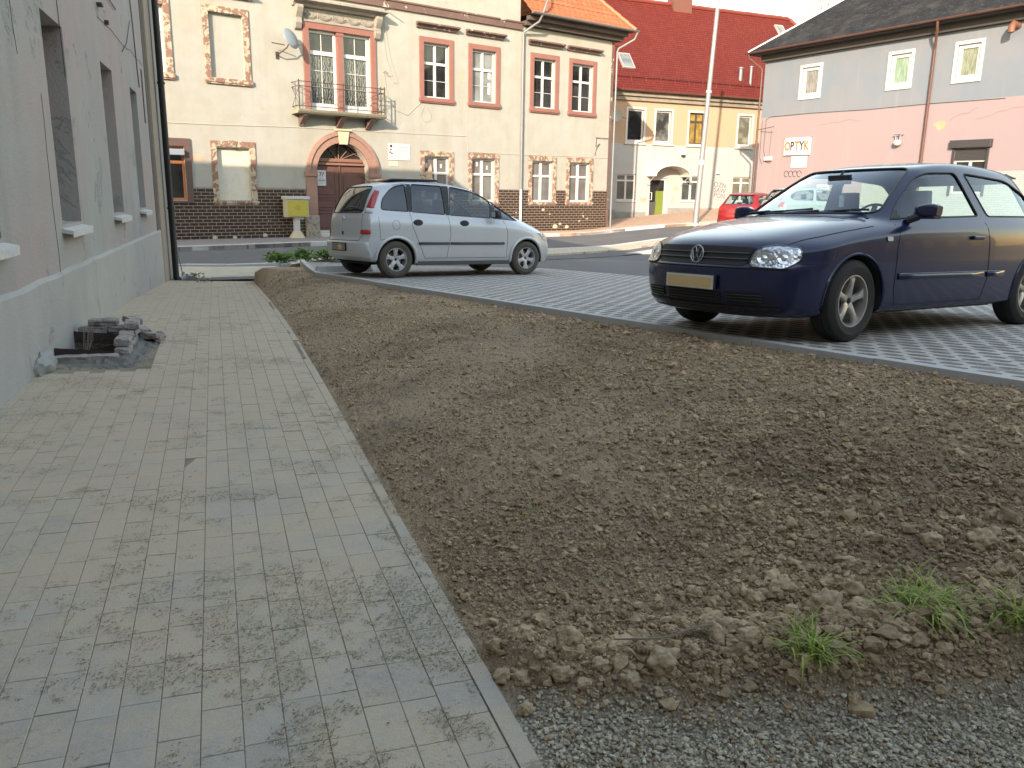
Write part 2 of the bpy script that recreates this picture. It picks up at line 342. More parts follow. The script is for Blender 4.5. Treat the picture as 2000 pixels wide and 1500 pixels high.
# near side strip of sunny paving between road and yard, and a wedge of light concrete
ne = near_e[4:10]; sheet('verge_paving', ne + [(9.2, 31.6), (5.4, 28.9), (3.4, 27.2), (1.6, 25.3), (-1.6, 22.3), (-5.2, 19.2)], .8, .06, M_SANDY, skirt=.1)
kerb('verge_kerb', near_e[1:10], .15, .075, .2, M_KERB)
sheet('concrete_apron', [(3.5, 25.9), (5.6, 27.4), (9.4, 30.0), (14, 30), (12, 25.5), (6, 24.6)], .8, .04, mat_concrete('apron_concrete', (.42, .41, .38), (.55, .54, .5)), skirt=.1)
sheet('yard', [(-4.15, 16.95), (.6, 16.5), (2.2, 14.4), (14, 12.1), (40, 12), (40, 29), (12, 29), (9.2, 31.7), (5.4, 29), (3.4, 27.3), (1.6, 25.4), (-1.6, 22.4), (-4.6, 19.6)], .9, -.012, M_ASPH2, skirt=.15)
# far sidewalks
fs = far_e[2:8]; CA = R(51.59); ct = (math.sin(CA), math.cos(CA)); cb = (4.516, 40.507)
def cfac(u, d=0): return (cb[0] + ct[0] * u + math.cos(CA) * d, cb[1] + ct[1] * u - math.sin(CA) * d)
sheet('sidewalk_by_cream_house', [far_e[1], far_e[2], far_e[3], far_e[4], (-3, 31.2), cfac(-10.2, -.3), cfac(-36, -.3)], .9, .13, M_SIDE1, skirt=.2)
sheet('sidewalk_by_corner', [(-3, 31.2), far_e[5], far_e[6], far_e[7], far_e[8], (11, 37.4), (16, 36), (20, 60), (0, 52), (3.2, 42.4), cfac(0, -.3), cfac(-10.2, -.3)], .9, .13, M_SIDE2, skirt=.2)
kerb('far_kerb', [(p[0], p[1]) for p in far_e], .16, .15, .3, M_KERB)
# ---- lattice parking with its edging
pk_edge = [(-4.25, 16.95), (-3.2, 13.62), (-2.13, 12.06), (2.92, 4.54), (4.5, 2.2), (6, 0)]
sheet('parking_paving', [(-4.25, 16.95), (-3.2, 13.62), (-2.13, 12.06), (2.92, 4.54), (4.5, 2.2), (6, 0), (40, 0), (40, 12), (14, 12), (2.2, 14.3), (.6, 16.4)], .7, 0.0, M_LAT, fn=pk)
kerb('parking_edging', [(-4.9, 19.3)] + pk_edge, -.10, .018, .4, M_KERB, fn=pk, seg=1.0)
kerb('parking_far_edging', [(-1.4, 17.2), (-4.25, 16.95)][::-1], .07, .012, .3, M_KERB, fn=pk)
sheet('street_corner_paving', [(-10.5, 17.0), (-7.6, 17.6), (-5.4, 17.6), (-4.9, 18.3), (-4.6, 19.0), (-5.3, 20.3), (-7.0, 19.7), (-8.1, 19.65), (-10.4, 18.4)], .5, .03, M_SANDY, fn=pav, skirt=.1)
# ---- pavement: real stones
def bow(s): return 0
def P(s, w_): return (K0[0] + KD[0] * s - KN[0] * w_, K0[1] + KD[1] * s - KN[1] * w_)   # w_ to the left of the edging
WA = (-3.354, 5.197); WT = (-.3072, .9517)
def wall_w(s):   # distance from edging line to house wall
    x, y = P(s, 0); k = (x - WA[0]) * WT[1] - (y - WA[1]) * WT[0]; return k / (WT[1] * KN[0] - WT[0] * KN[1] * 1.0) if False else k / abs(KN[0] * WT[1] - KN[1] * WT[0])
def WL(u, d): c, s = math.cos(R(-17.89)), math.sin(R(-17.89)); return (-3.354 + WT[0] * u + c * d, 5.197 + WT[1] * u - s * d)
V = []; F = []
def stone(s0, s1, w0, w1):
    if s1 - s0 < .03 or w1 - w0 < .02: return
    g = .0012; j = random.gauss(0, .0006); c = .0014; tx = random.gauss(0, .0004); ty = random.gauss(0, .0004); b = len(V)
    q = [(s0 + g, w0 + g), (s1 - g, w0 + g), (s1 - g, w1 - g), (s0 + g, w1 - g)]; qi = [(s0 + g + c, w0 + g + c), (s1 - g - c, w0 + g + c), (s1 - g - c, w1 - g - c), (s0 + g + c, w1 - g - c)]
    sg = [(-1, -1), (1, -1), (1, 1), (-1, 1)]
    for dz, pts in ((-.035, q), (-c, q), (0, qi)):
        for (s, w_), (a1, a2) in zip(pts, sg):
            x, y = P(s, w_); V.append((x, y, pav(x, y) + dz + j + a1 * tx + a2 * ty))
    for k in (0, 4): F.extend([(b + k + i, b + k + (i + 1) % 4, b + k + 4 + (i + 1) % 4, b + k + 4 + i) for i in range(4)])
    F.append((b + 8, b + 9, b + 10, b + 11))
s = -1.4
while s < 16.9:
    stone(s, s + .165, .065, .19); s += .165
pit = (4.42, 6.72, 1.30, 3)   # gap in the paving round the brick well: s range, w from
colw = .108; ci = 0; w0 = .19
while w0 < 3.6:
    s = -1.4 + random.uniform(0, .2) + (.1 if ci % 2 else 0)
    while s < 17.0:
        L_ = .205; e = s + L_; mid = (s + e) / 2; ww = wall_w(mid) - .01
        if w0 < ww and not (5.2 < mid < 6.9 and w0 > 1.22):
            stone(s, e, w0, min(w0 + colw, ww))
        s = e
    w0 += colw; ci += 1
tag(raw_mesh('pavement', np.array(V), np.array(F), M_PAV), kind='structure')
sheet('pavement_bedding', [P(-1.5, .03), P(17.3, .03), P(17.3, 3.0), WL(2.32, -1.0), WL(2.32, .46), WL(1.5, .46), WL(1.5, -1.0), P(-1.5, 3.9)], .4, -.0024, M_SAND, fn=pav)
kerb('pavement_edging', [P(-1.5, 0), P(17.2, 0)], .062, .0015, .25, M_PAV, fn=pav, seg=1.0)
# ---------------------------------------------------------------- soil bed
def lat(n): return rng.random((n, n))
_L = [lat(256) for _ in range(6)]
def vnoise(x, y, k):
    g = _L[k % 6]; xi = np.floor(x).astype(int); yi = np.floor(y).astype(int); fx = x - xi; fy = y - yi; fx = fx * fx * (3 - 2 * fx); fy = fy * fy * (3 - 2 * fy)
    a = g[yi % 256, xi % 256]; b = g[yi % 256, (xi + 1) % 256]; c = g[(yi + 1) % 256, xi % 256]; d = g[(yi + 1) % 256, (xi + 1) % 256]
    return (a * (1 - fx) + b * fx) * (1 - fy) + (c * (1 - fx) + d * fx) * fy - .5
def bill(x, y, k): return np.sqrt(np.abs(vnoise(x, y, k)) * 2)
def vpav(x, y): s = (x - K0[0]) * KN[0] + (y - K0[1]) * KN[1]; return np.interp(y, KX, KY) + .02 * np.maximum(0, -s)
def soil_h(x, y):   # smooth bed surface
    d1 = np.maximum(0, (x - K0[0]) * KN[0] + (y - K0[1]) * KN[1]); px, py = 2.92, 4.54; kx, ky = -.5575, .8302   # kerb direction
    d2 = np.maximum(0, -((x - px) * ky - (y - py) * kx)); zk = .625 - .041 * y - .085; f = d1 / (d1 + d2 + 1e-6)
    h = (vpav(x, y) - .015) * (1 - f) + zk * f; bell = np.sin(np.clip(f, 0, 1) * PI)
    h = h + bell * .05 + (1 - np.exp(-d1 / .18)) * .035 + vnoise(x * .9, y * .9, 0) * .07 * np.minimum(1, d1 / .5) * np.minimum(1, d2 / .5 + .15)
    g = grav_m(x, y); gz = .012 + .0 * x + .03 * vnoise(x * 1.5, y * 1.5, 2) + np.clip(d1, 0, 3) * .035; h = h * (1 - g) + gz * g
    nr_ = .42 + .58 * np.clip((y - 1.9) / 1.9, 0, 1) ** .8; h = (vpav(x, y) - .01) * (1 - nr_) + h * nr_
    tp_ = np.clip((y - 16.3) / 1.1, 0, 1); h = h * (1 - .8 * tp_) + (vpav(x, y) + .02) * .8 * tp_
    berm = np.exp(-((sgn_g(x, y) - .17) / .11) ** 2) * .055 * np.clip(d1 / .10, 0, 1); return h + berm
def gline(x): return np.interp(x, [-.3, 0, .16, .6, 1.1, 1.66, 3], [2.05, 2.17, 2.06, 2.06, 2.10, 2.20, 2.6])
def sgn_g(x, y): return y - gline(x)
def grav_m(x, y): return np.clip(.5 - (sgn_g(x, y) + vnoise(x * 7, y * 7, 3) * .12) / .14, 0, 1)
def rough_h(x, y):
    rr = np.clip((x + .8) / 1.8, .25, 1)
    h = bill(x * 9, y * 9, 1) * .024 * rr + bill(x * 27 + 5, y * 27, 2) * .016 + bill(x * 60, y * 60 + 9, 3) * .006 * (y < 9) + bill(x * 130, y * 130, 4) * .0035 * (y < 6)
    return h * (1 - .45 * grav_m(x, y)) - .012
NR, NC = 760, 620
ys = 1.25 * np.exp(np.linspace(0, math.log(17.4 / 1.25), NR)); tt = np.linspace(0, 1, NC)
xl = K0[0] + KD[0] * (ys - K0[1]) / KD[1] - .01; xr = np.minimum(np.where(ys > 16.9, -4.27, np.interp(ys, [p[1] for p in pk_edge][::-1], [p[0] for p in pk_edge][::-1])), ys * .72 + 1.3)
X = xl[:, None] + (xr - xl)[:, None] * tt[None, :]; Y = np.repeat(ys[:, None], NC, 1); Z = soil_h(X, Y) + rough_h(X, Y)
idx = np.arange(NR * NC).reshape(NR, NC); Fq = np.stack([idx[:-1, :-1], idx[:-1, 1:], idx[1:, 1:], idx[1:, :-1]], -1).reshape(-1, 4)
bed = raw_mesh('soil_bed', np.stack([X, Y, Z], -1).reshape(-1, 3), Fq, M_SOIL, smooth=True); tag(bed, kind='structure')
at_ = bed.data.attributes.new('gravel', 'FLOAT', 'POINT'); at_.data.foreach_set('value', grav_m(X, Y).ravel().astype(np.float32))
def ico(sub, rough_, seed):
    bm = bmesh.new(); bmesh.ops.create_icosphere(bm, subdivisions=sub, radius=1); r = random.Random(seed); ax = [r.uniform(.7, 1.25) for _ in range(3)]; off = Vector((r.random() * 50, r.random() * 50, 3))
    from mathutils import noise as mn
    for v in bm.verts:
        n = 1 + rough_ * mn.noise(v.co * 1.3 + off) + rough_ * .55 * mn.noise(v.co * 3.1 + off) + rough_ * .30 * mn.noise(v.co * 6.5 + off) + rough_ * .16 * mn.noise(v.co * 13 + off); v.co = Vector((v.co.x * ax[0], v.co.y * ax[1], v.co.z * ax[2] * .85)) * n
    vv = np.array([v.co[:] for v in bm.verts]); ff = np.array([[q.index for q in f.verts] for f in bm.faces]); bm.free(); return vv, ff
def scatter(name, pts, mat, variants, smooth=False, seed=1):   # pts: x y z r ; one merged mesh
    r = np.random.default_rng(seed); Vs = []; Fs = []; off = 0; pts = np.asarray(pts); which = r.integers(0, len(variants), len(pts))
    for k, (bv, bf) in enumerate(variants):
        q = pts[which == k]; n = len(q)
        if not n: continue
        a = r.random(n) * 2 * PI; b = r.random(n) * 2 * PI; ca, sa, cb_, sb = np.cos(a), np.sin(a), np.cos(b), np.sin(b)
        x = bv[None, :, 0]; y = bv[None, :, 1]; z = bv[None, :, 2]; y2 = y * cb_[:, None] - z * sb[:, None]; z2 = y * sb[:, None] + z * cb_[:, None]; x3 = x * ca[:, None] - y2 * sa[:, None]; y3 = x * sa[:, None] + y2 * ca[:, None]
        Q = np.stack([x3, y3, z2 * .85], -1) * q[:, 3][:, None, None] + q[:, None, :3]; Vs.append(Q.reshape(-1, 3)); Fs.append((bf[None] + (np.arange(n) * len(bv))[:, None, None] + off).reshape(-1, 3)); off += n * len(bv)
    return raw_mesh(name, np.concatenate(Vs), np.concatenate(Fs), mat, smooth=smooth)
VAR1 = [ico(1, .75, i) for i in range(10)]; VAR2 = [ico(2, .6, 20 + i) for i in range(12)]; VAR3 = [ico(4, .42, 40 + i) for i in range(6)]
M_CLOD = mat_clod('clod', (.34, .235, .14), (.67, .49, .31), (.24, .16, .095)); M_GRAV = mat_clod('gravel_stone', (.42, .375, .28), (.78, .71, .56), (.55, .42, .28))
def bedpts(n, y0, y1, rlo, rhi, pw, want, sink=.35, seed=0):
    r = np.random.default_rng(seed); y = y0 * np.exp(r.random(n) * math.log(y1 / y0)); a = K0[0] + KD[0] * (y - K0[1]) / KD[1] + .03; b = np.minimum(np.interp(y, [p[1] for p in pk_edge][::-1], [p[0] for p in pk_edge][::-1]) - .05, y * .66 + .3)
    x = a + (b - a) * r.random(n); rad = rlo * (rhi / rlo) ** (r.random(n) ** pw); keep = r.random(n) < want(x, y); x, y, rad = x[keep], y[keep], rad[keep]
    z = soil_h(x, y) + rough_h(x, y) + rad * (1 - 2 * sink) * .6 + .004; return np.stack([x, y, z, rad], -1)
dens = lambda x, y: np.clip(.25 + .75 * np.clip((x + .3) / 1.5, 0, 1) + vnoise(x * 2.2, y * 2.2, 5) * .9, .05, 1) * (1 - grav_m(x, y))
tag(scatter('soil_clods', np.concatenate([bedpts(95000, 1.7, 10, .0028, .011, 2.2, lambda x, y: (.12 + .88 * np.clip(dens(x, y) + vnoise(x * 1.3, y * 1.3, 2) * 1.2 + .25, 0, 1)) * (1 - .75 * grav_m(x, y)), seed=3), bedpts(22000, 2.1, 15, .006, .022, 2.4, lambda x, y: (.10 + np.clip(vnoise(x * 1.7, y * 1.7, 4) * 1.4, 0, .6) + dens(x, y) ** 2) * (1 - .8 * grav_m(x, y)), seed=4)]), M_CLOD, VAR1, seed=5), 'small crumbs and lumps of dry brown earth covering the bed', 'soil crumbs', kind='stuff')
tag(scatter('soil_lumps', np.concatenate([bedpts(1300, 2.1, 10, .013, .034, 2.8, lambda x, y: dens(x, y) ** 2 * np.clip((x + .2) / 1.2, .05, 1), seed=6),
    bedpts(5200, 2.05, 3.2, .006, .030, 2.4, lambda x, y: np.exp(-((sgn_g(x, y) - .22) / .16) ** 2) * .55, seed=7),
    bedpts(5000, 4, 10, .010, .034, 2.4, lambda x, y: np.exp(-((x - (2.92 - .5575 * (y - 4.54) / .8302 - .45)) / .35) ** 2) * .22, seed=8)]), M_CLOD, VAR2, smooth=False, seed=9), 'bigger crumbly earth lumps strewn along the bed edges', 'soil lumps', kind='stuff')
gr = bedpts(22000, 1.3, 2.9, .003, .0095, 1.7, lambda x, y: grav_m(x, y), seed=10)
tag(scatter('gravel', gr, M_GRAV, [ico(1, .9, 70 + i) for i in range(6)], seed=11), 'grey crushed gravel in front of the soil bed', 'gravel', kind='stuff')
# single large clods along the near edge of the bed: each its own thing
M_CLOD2 = mat_clod('big_clod', (.40, .295, .18), (.60, .455, .29), (.29, .205, .125))
cl = [(-.02, 2.22, .030), (.045, 2.19, .033), (.10, 2.25, .026), (.16, 2.16, .034), (.20, 2.30, .045), (.27, 2.18, .030), (.33, 2.24, .028), (.36, 2.13, .036), (.46, 2.17, .050), (.56, 2.20, .030), (.63, 2.30, .034), (.70, 2.36, .038), (.66, 2.43, .030), (.73, 2.24, .042), (.83, 2.52, .040), (.92, 2.55, .048), (1.02, 2.42, .055), (1.12, 2.40, .042), (1.2, 2.70, .036), (1.34, 2.83, .046), (1.55, 2.80, .050), (1.72, 2.78, .058), (1.15, 2.52, .04), (.055, 2.06, .026), (1.55, 2.2, .026), (1.12, 2.12, .017), (.4, 2.35, .026), (.52, 2.38, .03)]
for i, (x, y, r_) in enumerate(cl):
    bv, bf = VAR3[i % 6]; o = raw_mesh('soil_clod', bv * r_, bf, M_CLOD2, smooth=True); o.rotation_euler = (random.uniform(-.4, .4), random.uniform(-.4, .4), random.random() * 6.28)
    z = float(soil_h(np.array(x), np.array(y)) + .5 * r_); o.location = (x, y, z); tag(o, 'large rounded lump of pale brown earth on the near ragged edge of the bed', 'clod of earth', 'large earth clods along the near edge of the bed')
# dry chaff and straw bits scattered over the pavement
n = 300000; r = np.random.default_rng(21); s_ = -.4 + 9 * r.random(n) ** 1.8; w_ = -.0 + 3.2 * r.random(n) ** 1.15; x = K0[0] + KD[0] * s_ - KN[0] * w_; y = K0[1] + KD[1] * s_ - KN[1] * w_
keep = (vnoise(x * 2.2, y * 2.2, 1) * 1.1 + vnoise(x * 6, y * 6, 2) * .9 + vnoise(x * 21, y * 21, 3) * 1.0 + r.random(n) * .35 + .30 * ((w_ < .22) & (s_ < 1.6)) > .47) & ((x - WA[0]) * WT[1] - (y - WA[1]) * WT[0] > .02); x, y, s_, w_ = x[keep], y[keep], s_[keep], w_[keep]; n = len(x)
a = r.random(n) * PI; L_ = r.uniform(.0025, .0085, n); W_ = r.uniform(.0006, .0016, n); z = vpav(x, y) + .0025; t = r.uniform(-.0015, .003, n)
dx, dy, ex, ey = np.cos(a) * L_, np.sin(a) * L_, -np.sin(a) * W_, np.cos(a) * W_
Vc = np.stack([np.stack([x - dx, y - dy, z], -1), np.stack([x + ex, y + ey, z + .0012], -1), np.stack([x + dx, y + dy, z + t], -1), np.stack([x - ex, y - ey, z + .0006], -1)], 1).reshape(-1, 3)
mc = NM('chaff'); gq = mc.n('ShaderNodeNewGeometry'); mc.set(mc.ramp(gq.outputs['Random Per Island'], (0, (.09, .075, .04)), (.4, (.19, .16, .09)), (.65, (.36, .31, .20)), (1, (.50, .43, .31))), .9)
tag(raw_mesh('dry_chaff', Vc, np.arange(n * 4).reshape(-1, 4), mc.m), 'dry plant chaff scattered over the grey pavers', 'chaff', kind='stuff')
# grass tufts
def mat_leaf(name, a, b):
    m = NM(name); g = m.n('ShaderNodeNewGeometry'); m.set(m.ramp(g.outputs['Random Per Island'], (0, a), (.72, b), (.90, b), (.93, (.42, .36, .18) if 'grass' in name else b)), .6); m.b.inputs['Subsurface Weight'].default_value = 0
    tr = m.n('ShaderNodeBsdfTranslucent'); m.l(m.mix(g.outputs['Random Per Island'], a, b), tr.inputs[0]); mx = m.n('ShaderNodeMixShader'); mx.inputs[0].default_value = .35; m.l(m.b.outputs[0], mx.inputs[1]); m.l(tr.outputs[0], mx.inputs[2]); m.l(mx.outputs[0], m.out.inputs[0]); return m.m
M_GRASS = mat_leaf('grass_blade', (.14, .22, .03), (.36, .46, .09)); M_DRYROOT = simple('root', (.12, .09, .06), .9)
def blades(n, spread, lmin, lmax, wd, lean, r, seg=5):
    m = MB()
    for _ in range(n):
        a = r.random() * 2 * PI; rr = spread * r.random() ** .7; x0, y0 = math.cos(a) * rr, math.sin(a) * rr; L_ = r.uniform(lmin, lmax); h = r.random() * 2 * PI; ln = lean * r.uniform(.3, 1); px, py, pz = x0, y0, -.01; th = r.uniform(.1, .5); v = []
        for i in range(seg + 1):
            t = i / seg; wv = wd * (1 - t ** 1.5) * (.6 + .4 * math.sin(min(1, t * 3) * PI / 2)) + .0002; ca, sa = math.cos(h + PI / 2), math.sin(h + PI / 2); v += [(px - ca * wv, py - sa * wv, pz), (px + ca * wv, py + sa * wv, pz)]
            th += ln / seg; px += math.cos(h) * math.sin(th) * L_ / seg; py += math.sin(h) * math.sin(th) * L_ / seg; pz += math.cos(th) * L_ / seg
        m.add(v, [(2 * i, 2 * i + 1, 2 * i + 3, 2 * i + 2) for i in range(seg)])
    return m
def on_bed(x, y): return float(soil_h(np.array(float(x)), np.array(float(y))))
for i, (x, y, n_, sp, l1, lab) in enumerate([(.90, 2.20, 120, .07, .18, 'leftmost of the three bright green grass tufts, nearest the gravel'), (1.32, 2.36, 190, .11, .20, 'widest bright green grass tuft on the soil edge, between the other two'), (1.56, 2.30, 130, .08, .19, 'green grass tuft at the far right edge, cut by the frame'),
    (.10, 3.32, 22, .04, .07, 'sparse thin weedy tuft in the middle of the bare soil'), (1.19, 2.76, 40, .04, .06, 'small dark green tuft among the crumbs above the bright tufts'), (-.70, 4.66, 14, .03, .05, 'tiny yellowish sprout on the far left of the soil')]):
    o = blades(n_, sp, l1 * .5, l1, .0030, 2.9, random.Random(50 + i)).build('grass_tuft', M_GRASS if i != 4 else mat_leaf('dull_grass', (.05, .085, .02), (.12, .17, .05))); o.location = (x, y, on_bed(x, y) + .01); tag(o, lab, 'grass tuft')
r = random.Random(5); t = thing('root_tangle', 'dark tangle of fine dead roots on the soil edge left of the nearest green tuft', 'roots', (.60, 2.27, on_bed(.6, 2.27) + .02))
m = MB()
for _ in range(60):
    a = r.random() * 6.28; p = Vector((r.gauss(0, .03), r.gauss(0, .02), 0)); pts = [p]
    for k in range(4): a += r.gauss(0, .8); p = p + Vector((math.cos(a) * .018, math.sin(a) * .012, r.uniform(-.006, .012))); pts.append(p)
    m.tube(pts, .0007, 3)
m.build('fine_roots', M_DRYROOT, t)
m = MB(); m.tube([(-.28, -.04, .01), (-.2, -.07, .03), (-.12, -.05, .025), (-.02, -.01, .04), (.03, .02, .03)], .003, 5); m.build('twig', simple('twig_bark', (.2, .17, .13), .9), t)
t2 = MB(); t2.tube([(1.02, 2.27, .17), (1.06, 2.22, .16), (1.09, 2.23, .165), (1.12, 2.2, .15)], .0022, 5); tag(t2.build('root_strand', simple('pale_root', (.3, .25, .18), .9)), 'pale root strand lying on soil right of the nearest green tuft', 'root')
# ---------------------------------------------------------------- building helpers (local frame: x along the front, y into the house, z up)
def house(name, label, base, az_deg, cat='building'):
    return thing(name, label, cat, (base[0], base[1], 0), R(90 - az_deg))
def wall_mb(u0, u1, z0, z1, holes, depth, back=.0, arch=None, maxd=None):
    m = MB(); us = sorted({u0, u1, *[h[0] for h in holes], *[h[1] for h in holes]}); zs = sorted({z0, z1, *[h[2] for h in holes], *[h[3] for h in holes]})
    for a, b in zip(us, us[1:]):
        for c, d in zip(zs, zs[1:]):
            if any(h[0] - 1e-6 <= a and b <= h[1] + 1e-6 and h[2] - 1e-6 <= c and d <= h[3] + 1e-6 for h in holes): continue
            m.add([(a, 0, c), (b, 0, c), (b, 0, d), (a, 0, d)], [(0, 1, 2, 3)])
    for h in holes:
        a, b, c, d = h[:4]; e = h[4] if len(h) > 4 else depth
        m.add([(a, 0, c), (a, e, c), (a, e, d), (a, 0, d)], [(0, 1, 2, 3)]); m.add([(b, 0, c), (b, e, c), (b, e, d), (b, 0, d)], [(3, 2, 1, 0)])
        m.add([(a, 0, d), (a, e, d), (b, e, d), (b, 0, d)], [(0, 1, 2, 3)]); m.add([(a, 0, c), (a, e, c), (b, e, c), (b, 0, c)], [(3, 2, 1, 0)])
    return m
def frame_ring(m, u0, u1, z0, z1, wd, y0, y1, top=None, bot=None):
    t_ = wd if top is None else top; b_ = wd if bot is None else bot
    m.box(u0, u0 + wd, y0, y1, z0, z1); m.box(u1 - wd, u1, y0, y1, z0, z1); m.box(u0 + wd, u1 - wd, y0, y1, z1 - t_, z1); m.box(u0 + wd, u1 - wd, y0, y1, z0, z0 + b_); return m
M_UPVC = simple('white_frame', (.52, .52, .50), .35, var=.03); M_OLDW = simple('old_white_paint', (.50, .48, .44), .7, var=.2, scale=20)
def mat_glass(name, c, c2, sc=1.2):
    m = NM(name); m.set(m.mix(m.ramp(m.noise(sc, 3, .6), (.4, 0), (.62, 1)), c, c2), .04); m.b.inputs['Specular IOR Level'].default_value = .7; m.bump(m.noise(2.2, 1), .025, .01); return m.m
M_GLASS = mat_glass('dark_pane', (.012, .013, .014), (.03, .032, .032)); M_GLASS_G = mat_glass('dusty_pane', (.10, .10, .095), (.15, .15, .14)); M_GLASS_L = mat_glass('pale_pane', (.16, .18, .17), (.24, .26, .25)); M_LACE = None
def mat_lace():
    m = NM('lace_pane'); w_ = m.n('ShaderNodeTexWave'); w_.inputs['Scale'].default_value = 3.2; w_.inputs['Distortion'].default_value = 9; w_.inputs['Detail'].default_value = 3; w_.inputs['Detail Scale'].default_value = 1.6; m.l(m.co(), w_.inputs[0])
    m.set(m.mix(m.ramp(w_.outputs[1], (.45, 0), (.75, 1)), (.03, .036, .035), (.15, .17, .16)), .08); m.b.inputs['Specular IOR Level'].default_value = .6; return m.m
M_LACE = mat_lace()
def win(parent, u0, u1, z0, z1, y, mull=True, trans=.62, bars=1, fw_=.065, mw=.10, glass=None, fmat=None, label=None, barw=.022, top_bars=False, extra=None):
    fm = fmat or M_UPVC; m = MB(); frame_ring(m, u0, u1, z0, z1, fw_, y - .035, y + .04); uc = (u0 + u1) / 2; zt = z0 + (z1 - z0) * trans
    if mull: m.box(uc - mw / 2, uc + mw / 2, y - .045, y + .035, z0 + fw_, z1 - fw_)
    if trans and trans < 1:
        m.box(u0 + fw_, uc - (mw / 2 if mull else 0), y - .05, y + .03, zt - .05, zt + .05)
        m.box(uc + (mw / 2 if mull else 0), u1 - fw_, y - .05, y + .03, zt - .05, zt + .05)
    for k in range(bars):
        zz = z0 + fw_ + (zt - .05 - z0 - fw_) * (k + 1) / (bars + 1)
        for a, b in (((u0 + fw_, uc - mw / 2), (uc + mw / 2, u1 - fw_)) if mull else ((u0 + fw_, u1 - fw_),)): m.box(a, b, y - .022, y + .01, zz - barw / 2, zz + barw / 2)
    o = m.build('window', fm, parent, bevel=.006)
    if label: o['label'] = label
    g = MB(); g.add([(u0 + fw_ * .5, y + .012, z0 + fw_ * .5), (u1 - fw_ * .5, y + .012, z0 + fw_ * .5), (u1 - fw_ * .5, y + .012, z1 - fw_ * .5), (u0 + fw_ * .5, y + .012, z1 - fw_ * .5)], [(0, 1, 2, 3)])
    g.build('pane', glass or M_GLASS, o); return o
def surround(parent, u0, u1, z0, z1, mat, wd=.2, sill=.16, proud=.05, key=False, name='window_surround', sill_over=.03, hole=None):
    m = MB(); m.box(u0, u0 + wd, -proud, .0 - .001, z0 + sill, z1); m.box(u1 - wd, u1, -proud, -.001, z0 + sill, z1); m.box(u0 + wd, u1 - wd, -proud, -.001, z1 - wd, z1)
    m.box(u0 - sill_over, u1 + sill_over, -proud - .05, -.001, z0 + .05, z0 + sill); m.box(u0, u1, -proud - .02, -.001, z0, z0 + .05)
    if key:
        c = (u0 + u1) / 2; m.hexa([(c - .09, -proud - .03, z1 - wd - .01), (c + .09, -proud - .03, z1 - wd - .01), (c + .09, -.002, z1 - wd - .01), (c - .09, -.002, z1 - wd - .01), (c - .14, -proud - .03, z1 + .02), (c + .14, -proud - .03, z1 + .02), (c + .14, -.002, z1 + .02), (c - .14, -.002, z1 + .02)])
    return m.build(name, mat, parent, bevel=.01)
def hood(parent, u0, u1, z0, z1, mat, out=.22, name='window_hood'):
    pr = [(0, 0), (-out * .35, .0), (-out * .45, (z1 - z0) * .35), (-out * .85, (z1 - z0) * .55), (-out, (z1 - z0) * .62), (-out, (z1 - z0) * .92), (0, z1 - z0)]
    m = MB(); n = len(pr); v = []
    for i, u in enumerate((u0 + .06, u1 - .06)):
        for y, z in pr: v.append((u + (-.06 if i == 0 else .06) * (y / -out), y, z0 + z))
    m.add(v, [tuple(range(n)), tuple(range(2 * n - 1, n - 1, -1))] + [(k, (k + 1) % n, (k + 1) % n + n, k + n) for k in range(n)]); return m.build(name, mat, parent)
def pipe(parent, pts, r, mat, name='downpipe', clips=()):
    m = MB(); m.tube(pts, r, 10)
    for z in clips:
        for a, b in zip(pts, pts[1:]):
            lo, hi = sorted((a[2], b[2]))
            if lo <= z <= hi and hi - lo > .3:
                k = (z - a[2]) / (b[2] - a[2]); x = a[0] + (b[0] - a[0]) * k; y = a[1] + (b[1] - a[1]) * k; m.tube([(x, y, z - .02), (x, y, z + .02)], r * 1.25, 10); break
    return m.build(name, mat, parent, smooth=True)
def decal(m, pts, y=-.004):   # thin mark in the wall plane, poly of (u,z)
    m.add([(u, y, z) for u, z in pts] + [(u, y + .003, z) for u, z in pts], [tuple(range(len(pts)))] + [(i, (i + 1) % len(pts), (i + 1) % len(pts) + len(pts), i + len(pts)) for i in range(len(pts))])
def stroke(m, pts, wd, y=-.006): m.tube([(u, y, z) for u, z in pts], wd, 5)
M_DARKMET = simple('dark_pipe', (.016, .016, .017), .35, .3); M_ZINC = simple('zinc', (.20, .21, .215), .55, .5, scale=5); M_BROWNM = simple('brown_pipe', (.11, .05, .038), .5, scale=6, var=.3); M_CABLE = simple('cable', (.05, .045, .04), .7); M_CABLE_L = simple('pale_cable', (.42, .38, .32), .8); M_VOID = simple('void', (.01, .01, .01), .9)
M_RUSTY = simple('rusty_iron', (.07, .05, .045), .7, .3, scale=25, var=.4)
def strip_wall(h, u0, u1, depth, z0, z1, mat, name='wall'):   # sides and back of a house
    m = MB(); m.add([(u0, 0, z0), (u0, depth, z0), (u0, depth, z1), (u0, 0, z1)], [(0, 1, 2, 3)]); m.add([(u1, 0, z0), (u1, depth, z0), (u1, depth, z1), (u1, 0, z1)], [(3, 2, 1, 0)]); m.add([(u0, depth, z0), (u1, depth, z0), (u1, depth, z1), (u0, depth, z1)], [(0, 1, 2, 3)])
    m.add([(u0, 0, z1), (u1, 0, z1), (u1, depth, z1), (u0, depth, z1)], [(0, 1, 2, 3)]); return m.build(name, mat, h)

